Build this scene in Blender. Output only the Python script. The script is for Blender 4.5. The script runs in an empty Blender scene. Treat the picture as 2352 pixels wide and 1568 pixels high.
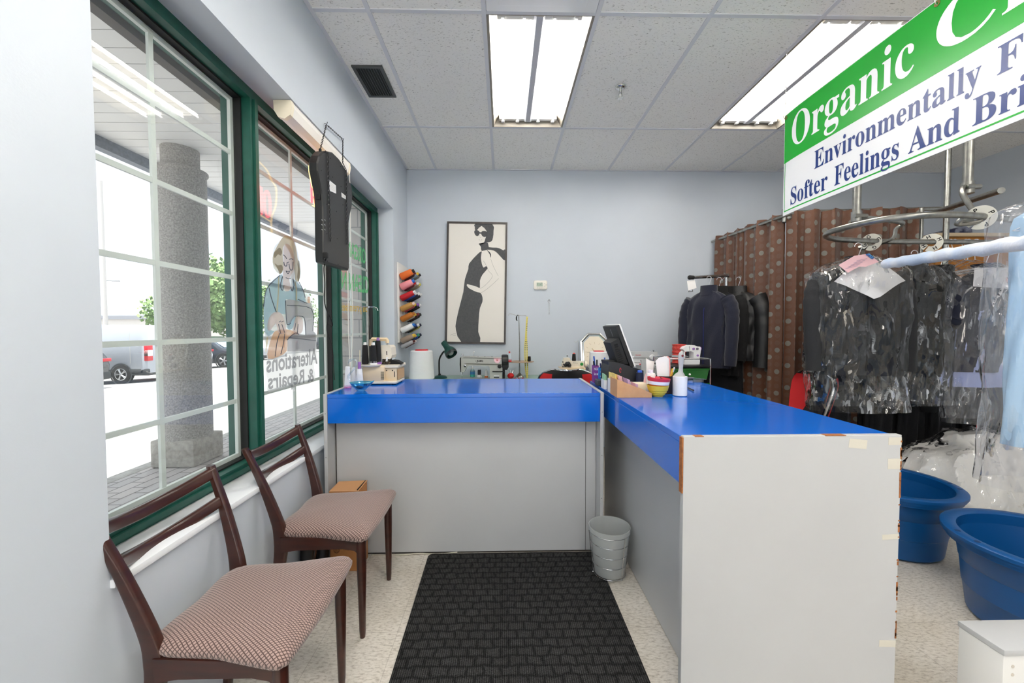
import bpy, bmesh, math, random
from mathutils import Vector as V, Matrix as M, noise
random.seed(11)
S = bpy.context.scene
COL = S.collection
# ------------------------------------------------------------------ camera
FPX, CX, CY = 915.236, 1176.0, 784.0
EYE = V((0.0, 0.0, 1.30))
R = M(((0.99977481, -0.02113133, -0.00194755), (-0.0026402, -0.0328002, -0.99945844), (0.02105601, 0.99923852, -0.0328486)))
cd = bpy.data.cameras.new('camera'); cd.sensor_width = 36.0; cd.lens = FPX * 36 / 2352; cd.clip_start = 0.02; cd.clip_end = 400
cam = bpy.data.objects.new('camera', cd); COL.objects.link(cam)
cm = M((R[0], -R[1], -R[2])).transposed().to_4x4(); cm.translation = EYE
cam.matrix_world = cm
S.camera = cam
# ------------------------------------------------------------------ sky, sun, exposure
w = bpy.data.worlds.new('sky'); S.world = w; w.use_nodes = True
nt = w.node_tree; nt.nodes.clear()
wo = nt.nodes.new('ShaderNodeOutputWorld'); bg = nt.nodes.new('ShaderNodeBackground'); bg.inputs['Strength'].default_value = 1.1
tc = nt.nodes.new('ShaderNodeTexCoord'); mp = nt.nodes.new('ShaderNodeMapping'); mp.inputs['Scale'].default_value = (2.2, 2.2, 7.0)
nz = nt.nodes.new('ShaderNodeTexNoise'); nz.inputs['Scale'].default_value = 1.6; nz.inputs['Detail'].default_value = 6
rp = nt.nodes.new('ShaderNodeValToRGB')
rp.color_ramp.elements[0].position = 0.42; rp.color_ramp.elements[0].color = (0.66, 0.79, 0.93, 1)
rp.color_ramp.elements[1].position = 0.58; rp.color_ramp.elements[1].color = (0.97, 0.985, 1.0, 1)
L = nt.links.new
L(tc.outputs['Generated'], mp.inputs['Vector']); L(mp.outputs['Vector'], nz.inputs['Vector'])
L(nz.outputs['Fac'], rp.inputs['Fac']); L(rp.outputs['Color'], bg.inputs['Color']); L(bg.outputs['Background'], wo.inputs['Surface'])
sd = bpy.data.lights.new('sun', 'SUN'); sd.energy = 9.0; sd.angle = math.radians(2.0); sd.color = (1.0, 0.96, 0.9)
sun = bpy.data.objects.new('sun', sd); COL.objects.link(sun)
sun.rotation_euler = V((0.04, 0.07, -0.99)).to_track_quat('-Z', 'Y').to_euler()
S.view_settings.view_transform = 'Standard'; S.view_settings.look = 'None'; S.view_settings.gamma = 1.0
S.view_settings.use_curve_mapping = False
S.view_settings.exposure = 0.95
TUBE = 20.0            # radiance of the fluorescent tubes
S.cycles.use_denoising = True
S.cycles.max_bounces = 10; S.cycles.diffuse_bounces = 5; S.cycles.glossy_bounces = 5
S.cycles.transmission_bounces = 8; S.cycles.transparent_max_bounces = 24
S.cycles.sample_clamp_indirect = 6.0
S.cycles.caustics_reflective = False; S.cycles.caustics_refractive = False
# ------------------------------------------------------------------ from the photograph to the place
def ray(px, py): return R.transposed() @ V(((px - CX) / FPX, (py - CY) / FPX, 1.0))
def PX(px, py, x): d = ray(px, py); return EYE + d * ((x - EYE.x) / d.x)
def PY(px, py, y): d = ray(px, py); return EYE + d * ((y - EYE.y) / d.y)
def PZ(px, py, z): d = ray(px, py); return EYE + d * ((z - EYE.z) / d.z)
# ------------------------------------------------------------------ mesh helpers
class B:
    def __init__(s): s.v = []; s.f = []; s.m = []; s.s = []; s.uv = {}
    def add(s, vs, fs, m=0, smooth=False, uv=None):
        o = len(s.v); s.v += [V(p) for p in vs]
        for k, f in enumerate(fs):
            if uv is not None: s.uv[len(s.f)] = uv[k]
            s.f.append([i + o for i in f]); s.m.append(m); s.s.append(smooth)
        return s
    def bm(s, bm, m=0, smooth=False):
        bm.verts.index_update(); s.add([v.co.copy() for v in bm.verts], [[v.index for v in f.verts] for f in bm.faces], m, smooth); bm.free(); return s
    def box(s, x0, x1, y0, y1, z0, z1, bev=0, m=0, rot=None, seg=2):
        c = V(((x0 + x1) / 2, (y0 + y1) / 2, (z0 + z1) / 2)); d = V((abs(x1 - x0), abs(y1 - y0), abs(z1 - z0)))
        return s.obox(c, d, rot, bev, m, seg)
    def obox(s, c, d, rot=None, bev=0, m=0, seg=2):
        b = bmesh.new(); bmesh.ops.create_cube(b, size=1.0)
        for v in b.verts: v.co = V((v.co.x * d[0], v.co.y * d[1], v.co.z * d[2]))
        if bev: bmesh.ops.bevel(b, geom=b.edges[:], offset=bev, segments=seg, affect='EDGES', profile=0.5)
        T = M.Translation(V(c)) @ (rot.to_4x4() if rot else M.Identity(4))
        bmesh.ops.transform(b, matrix=T, verts=b.verts)
        return s.bm(b, m, bool(bev) and seg > 1)
    def tube(s, pts, r, n=8, closed=False, m=0, caps=True, sx=1.0):
        pts = [V(p) for p in pts]; k = len(pts); rr = r if isinstance(r, (list, tuple)) else [r] * k
        t = [((pts[(i + 1) % k] if closed or i < k - 1 else pts[i]) - (pts[i - 1] if closed or i > 0 else pts[i])).normalized() for i in range(k)]
        u = t[0].orthogonal().normalized(); rings = []
        for i in range(k):
            u = (u - t[i] * u.dot(t[i])); u = u.normalized() if u.length > 1e-6 else t[i].orthogonal().normalized()
            w_ = t[i].cross(u)
            rings.append([pts[i] + (u * math.cos(2 * math.pi * j / n) * sx + w_ * math.sin(2 * math.pi * j / n)) * rr[i] for j in range(n)])
        return s.loft(rings, closed, m, caps)
    def loft(s, rings, closed=False, m=0, caps=True, smooth=True, uv=None):
        n = len(rings[0]); k = len(rings); vs = [p for r_ in rings for p in r_]; fs = []
        for i in range(k if closed else k - 1):
            for j in range(n):
                a, b = i * n + j, i * n + (j + 1) % n; c, d = ((i + 1) % k) * n + (j + 1) % n, ((i + 1) % k) * n + j
                fs.append([a, b, c, d])
        s.add(vs, fs, m, smooth)
        if caps and not closed:
            o = len(s.v) - len(vs)
            for q in ([o + j for j in range(n)][::-1], [o + (k - 1) * n + j for j in range(n)]):
                s.f.append(q); s.m.append(m); s.s.append(False)
        return s
    def lathe(s, prof, at=(0, 0, 0), n=28, m=0, rot=None, sx=1.0, sy=1.0, caps=True):
        rings = []
        for r_, z in prof:
            ring = []
            for j in range(n):
                p = V((r_ * math.cos(2 * math.pi * j / n) * sx, r_ * math.sin(2 * math.pi * j / n) * sy, z))
                if rot: p = rot @ p
                ring.append(p + V(at))
            rings.append(ring)
        return s.loft(rings, False, m, caps)
    def prism(s, poly, off, m=0, smooth=False):
        n = len(poly); a = [V(p) for p in poly]; b = [p + V(off) for p in a]
        fs = [list(range(n))[::-1], [n + i for i in range(n)]] + [[i, (i + 1) % n, n + (i + 1) % n, n + i] for i in range(n)]
        return s.add(a + b, fs, m, smooth)
    def grid(s, nu, nv, fn, m=0, smooth=True, uvf=None, wrap=False):
        vs = [fn(i / nu, j / nv) for j in range(nv + 1) for i in range(nu + 1)]; fs = []; uv = []
        for j in range(nv):
            for i in range(nu):
                q = [(i, j), (i + 1, j), (i + 1, j + 1), (i, j + 1)]
                fs.append([b * (nu + 1) + a for a, b in q])
                if uvf: uv.append([uvf(a / nu, b / nv) for a, b in q])
        return s.add(vs, fs, m, smooth, uv if uvf else None)
    def ball(s, c, r, m=0, n=12, sc=(1, 1, 1)):
        return s.lathe([(max(1e-4, r * math.sin(math.pi * k / 8)), -r * math.cos(math.pi * k / 8) * sc[2]) for k in range(9)], c, n, m, None, sc[0], sc[1])
    def flat(s, d2, fn, m=0):
        vs, fs = d2; return s.add([fn(x, y) for x, y in vs], fs, m)
    def build(s, name, mats, parent=None, origin=None, mods=None):
        me = bpy.data.meshes.new(name)
        base = BASE.get(parent.name, V((0, 0, 0))) if parent else None
        if base is None:
            if origin is None:
                mn = [min(p[k] for p in s.v) for k in range(3)]; mx = [max(p[k] for p in s.v) for k in range(3)]
                origin = ((mn[0] + mx[0]) / 2, (mn[1] + mx[1]) / 2, mn[2])
            base = V(origin)
        me.from_pydata([p - base for p in s.v], [], s.f)
        for i, p in enumerate(me.polygons): p.material_index = s.m[i]; p.use_smooth = s.s[i]
        if s.uv:
            ul = me.uv_layers.new(name='UVMap')
            for i, p in enumerate(me.polygons):
                if i in s.uv:
                    for k, li in enumerate(p.loop_indices): ul.data[li].uv = s.uv[i][k]
        for m_ in (mats if isinstance(mats, (list, tuple)) else [mats]): me.materials.append(m_)
        b = bmesh.new(); b.from_mesh(me); bmesh.ops.recalc_face_normals(b, faces=b.faces); b.to_mesh(me); b.free()
        if any(s.s): me.set_sharp_from_angle(angle=math.radians(42))
        o = bpy.data.objects.new(name, me); COL.objects.link(o)
        if parent: o.parent = parent; BASE[o.name] = base.copy()
        else: o.location = base; BASE[o.name] = base.copy()
        return o
BASE = {}
def thing(name, label, cat, loc=(0, 0, 0), group=None, local=False, rotz=0.0):
    o = bpy.data.objects.new(name, None); COL.objects.link(o); o.location = loc; o.empty_display_size = 0.05
    o.rotation_euler = (0, 0, rotz); o['label'] = label; o['category'] = cat
    if group: o['group'] = group
    BASE[o.name] = V((0, 0, 0)) if local else V(loc)
    return o
def tag(o, label, cat, group=None, kind=None):
    o['label'] = label; o['category'] = cat
    if group: o['group'] = group
    if kind: o['kind'] = kind
    return o
def struct(o): o['kind'] = 'structure'; return o
def dup(root, loc, label, group=None, rotz=None):
    r = root.copy(); COL.objects.link(r); r.location = loc; r['label'] = label
    if rotz is not None: r.rotation_euler = (0, 0, rotz)
    if group: r['group'] = group
    for ch in list(root.children):
        c = ch.copy(); COL.objects.link(c); c.parent = r
        for g in ch.children:
            d = g.copy(); COL.objects.link(d); d.parent = c
    return r
def _mesh2d(cu):
    o = bpy.data.objects.new('tmp', cu); COL.objects.link(o)
    dg = bpy.context.evaluated_depsgraph_get(); me = bpy.data.meshes.new_from_object(o.evaluated_get(dg))
    vs = [(v.co.x, v.co.y) for v in me.vertices]; fs = [list(p.vertices) for p in me.polygons]
    bpy.data.objects.remove(o); bpy.data.curves.remove(cu); bpy.data.meshes.remove(me)
    return vs, fs
def fill(loops):
    cu = bpy.data.curves.new('tmp', 'CURVE'); cu.dimensions = '2D'; cu.fill_mode = 'FRONT'
    for lp in loops:
        sp = cu.splines.new('POLY'); sp.points.add(len(lp) - 1); sp.use_cyclic_u = True
        for p, q in zip(sp.points, lp): p.co = (q[0], q[1], 0, 1)
    return _mesh2d(cu)
def text(body, size=1.0, width=None, bold=0.0, spacing=1.0):
    cu = bpy.data.curves.new('tmp', 'FONT'); cu.body = body; cu.size = size; cu.offset = bold; cu.resolution_u = 3; cu.space_character = spacing; cu.fill_mode = 'FRONT'
    vs, fs = _mesh2d(cu)
    if width:
        x0 = min(p[0] for p in vs); x1 = max(p[0] for p in vs); k = width / (x1 - x0); vs = [((x - x0) * k, y) for x, y in vs]
    return vs, fs
def blob(pts, n=4):
    """closed Catmull-Rom through 2-D points"""
    o = []; k = len(pts)
    for i in range(k):
        p0, p1, p2, p3 = (V(pts[(i + d) % k]) for d in (-1, 0, 1, 2))
        for j in range(n):
            t = j / n; o.append(tuple(0.5 * ((2 * p1) + (p2 - p0) * t + (2 * p0 - 5 * p1 + 4 * p2 - p3) * t * t + (3 * p1 - p0 - 3 * p2 + p3) * t ** 3)))
    return o
def curve(pts, n=6):
    pts = [V(p) for p in pts]; o = []; k = len(pts)
    for i in range(k - 1):
        p0, p1, p2, p3 = pts[max(i - 1, 0)], pts[i], pts[i + 1], pts[min(i + 2, k - 1)]
        for j in range(n):
            t = j / n; o.append(0.5 * ((2 * p1) + (p2 - p0) * t + (2 * p0 - 5 * p1 + 4 * p2 - p3) * t * t + (3 * p1 - p0 - 3 * p2 + p3) * t ** 3))
    return o + [pts[-1]]
def rect2(x0, x1, y0, y1, r=0.0, n=4):
    if r <= 0: return [(x0, y0), (x1, y0), (x1, y1), (x0, y1)]
    o = []
    for cx_, cy_, a in ((x1 - r, y0 + r, -90), (x1 - r, y1 - r, 0), (x0 + r, y1 - r, 90), (x0 + r, y0 + r, 180)):
        for k in range(n + 1): t = math.radians(a + 90 * k / n); o.append((cx_ + r * math.cos(t), cy_ + r * math.sin(t)))
    return o
# ------------------------------------------------------------------ materials
def lin(c): return tuple(((x / 255) / 12.92 if x / 255 <= 0.04045 else ((x / 255 + 0.055) / 1.055) ** 2.4) for x in c) + (1.0,)
def nodes(m): m.use_nodes = True; t = m.node_tree; return t, t.nodes.get('Principled BSDF'), t.links.new
def mat(name, rgb, rough=0.5, metal=0.0, var=None, bump=None, spec=None, coat=0.0, sheen=0.0, stretch=(1, 1, 1), emit=None, trans=0.0, alpha=1.0, aniso=None):
    """rgb in photograph values; var = (scale, second colour, contrast), bump = (scale, strength)"""
    m = bpy.data.materials.new(name); t, b, l = nodes(m)
    b.inputs['Base Color'].default_value = lin(rgb); b.inputs['Roughness'].default_value = rough; b.inputs['Metallic'].default_value = metal
    if spec is not None: b.inputs['Specular IOR Level'].default_value = spec
    if coat: b.inputs['Coat Weight'].default_value = coat; b.inputs['Coat Roughness'].default_value = 0.1
    if sheen: b.inputs['Sheen Weight'].default_value = sheen
    if trans: b.inputs['Transmission Weight'].default_value = trans
    if alpha < 1: b.inputs['Alpha'].default_value = alpha
    if emit: b.inputs['Emission Color'].default_value = lin(emit[0]); b.inputs['Emission Strength'].default_value = emit[1]
    if var or bump:
        c = t.nodes.new('ShaderNodeTexCoord'); mp = t.nodes.new('ShaderNodeMapping'); mp.inputs['Scale'].default_value = stretch; l(c.outputs['Object'], mp.inputs['Vector'])
    if var:
        n = t.nodes.new('ShaderNodeTexNoise'); n.inputs['Scale'].default_value = var[0]; n.inputs['Detail'].default_value = 5; l(mp.outputs['Vector'], n.inputs['Vector'])
        r_ = t.nodes.new('ShaderNodeValToRGB'); k = var[2] if len(var) > 2 else 0.25
        r_.color_ramp.elements[0].position = 0.5 - k; r_.color_ramp.elements[1].position = 0.5 + k
        r_.color_ramp.elements[0].color = lin(rgb); r_.color_ramp.elements[1].color = lin(var[1])
        l(n.outputs['Fac'], r_.inputs['Fac']); l(r_.outputs['Color'], b.inputs['Base Color'])
    if bump:
        n = t.nodes.new('ShaderNodeTexNoise'); n.inputs['Scale'].default_value = bump[0]; n.inputs['Detail'].default_value = 4; l(mp.outputs['Vector'], n.inputs['Vector'])
        bp = t.nodes.new('ShaderNodeBump'); bp.inputs['Strength'].default_value = bump[1]; bp.inputs['Distance'].default_value = 0.01
        l(n.outputs['Fac'], bp.inputs['Height']); l(bp.outputs['Normal'], b.inputs['Normal'])
    return m
def N(t, kind, **kw):
    n = t.nodes.new(kind)
    for k, v in kw.items():
        if k.startswith('i_'): n.inputs[k[2:].replace('_', ' ')].default_value = v
        else: setattr(n, k, v)
    return n
def math_(t, op, a, b=None, c=None):
    n = t.nodes.new('ShaderNodeMath'); n.operation = op
    for k, x in enumerate((a, b, c)):
        if x is None: continue
        if isinstance(x, (int, float)): n.inputs[k].default_value = x
        else: t.links.new(x, n.inputs[k])
    return n.outputs[0]
def sheet(name, tint=(1, 1, 1), gloss=(1, 1, 1), rough=0.08, haze=0.0, haze_rgb=(200, 200, 205), bump=None, ior=1.45, gl=1.0):
    """thin clear sheet: see-through, glossy by Fresnel, optionally milky"""
    m = bpy.data.materials.new(name); m.use_nodes = True; t = m.node_tree; t.nodes.clear(); l = t.links.new
    out = N(t, 'ShaderNodeOutputMaterial'); tr = N(t, 'ShaderNodeBsdfTransparent', i_Color=(*tint, 1)); gs = N(t, 'ShaderNodeBsdfGlossy', i_Color=(*gloss, 1), i_Roughness=rough)
    ge = N(t, 'ShaderNodeNewGeometry'); dt = N(t, 'ShaderNodeVectorMath', operation='DOT_PRODUCT'); mx = N(t, 'ShaderNodeMixShader')
    l(ge.outputs['Incoming'], dt.inputs[0]); l(ge.outputs['Normal'], dt.inputs[1])
    if bump:          # crumpled film: flat facets of slightly different tilt
        c = N(t, 'ShaderNodeTexCoord'); mp = N(t, 'ShaderNodeMapping'); mp.inputs['Scale'].default_value = bump[2]; nz = N(t, 'ShaderNodeTexNoise', i_Scale=bump[0] * .8, i_Detail=2.0)
        l(c.outputs['Object'], mp.inputs['Vector']); l(mp.outputs['Vector'], nz.inputs['Vector']); wv = N(t, 'ShaderNodeVectorMath', operation='MULTIPLY_ADD'); wv.inputs[1].default_value = (.22,) * 3; l(nz.outputs['Color'], wv.inputs[0]); l(mp.outputs['Vector'], wv.inputs[2])
        nrm = ge.outputs['Normal']
        for sc_, k in ((bump[0], bump[1]), (bump[0] * 2.7, bump[1] * .6)):
            vo = N(t, 'ShaderNodeTexVoronoi', i_Scale=sc_); l(wv.outputs[0], vo.inputs['Vector']); sb = N(t, 'ShaderNodeVectorMath', operation='SUBTRACT'); sb.inputs[1].default_value = (.5, .5, .5); l(vo.outputs['Color'], sb.inputs[0])
            ad = N(t, 'ShaderNodeVectorMath', operation='MULTIPLY_ADD'); ad.inputs[1].default_value = (k, k, k); l(sb.outputs[0], ad.inputs[0]); l(nrm, ad.inputs[2]); nrm = ad.outputs[0]
        no = N(t, 'ShaderNodeVectorMath', operation='NORMALIZE'); l(nrm, no.inputs[0]); l(no.outputs[0], gs.inputs['Normal']); l(no.outputs[0], dt.inputs[1])
    sch = math_(t, 'POWER', math_(t, 'SUBTRACT', 1.0, math_(t, 'MINIMUM', math_(t, 'ABSOLUTE', dt.outputs['Value']), 1.0)), 5.0)
    f0 = ((ior - 1) / (ior + 1)) ** 2
    fac = math_(t, 'MULTIPLY', math_(t, 'MULTIPLY_ADD', sch, 1 - f0, f0), gl)
    l(fac, mx.inputs['Fac']); l(gs.outputs['BSDF'], mx.inputs[2])
    if haze:
        df = N(t, 'ShaderNodeBsdfDiffuse', i_Color=lin(haze_rgb)); tl = N(t, 'ShaderNodeBsdfTranslucent', i_Color=lin(haze_rgb)); m2 = N(t, 'ShaderNodeMixShader', i_Fac=0.4); m3 = N(t, 'ShaderNodeMixShader', i_Fac=haze)
        l(df.outputs[0], m2.inputs[1]); l(tl.outputs[0], m2.inputs[2]); l(tr.outputs[0], m3.inputs[1]); l(m2.outputs[0], m3.inputs[2]); l(m3.outputs[0], mx.inputs[1])
    else: l(tr.outputs['BSDF'], mx.inputs[1])
    l(mx.outputs['Shader'], out.inputs['Surface'])
    return m
K = {}
K['white'] = mat('white paint', (222, 222, 220), 0.5)
K['black'] = mat('black plastic', (22, 22, 23), 0.45)
K['chrome'] = mat('chrome', (205, 205, 205), 0.16, 1.0)
K['steel'] = mat('galvanised steel', (178, 178, 172), 0.34, 1.0, var=(30, (140, 140, 136)))
K['rubber'] = mat('rubber', (26, 26, 27), 0.8)
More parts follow.
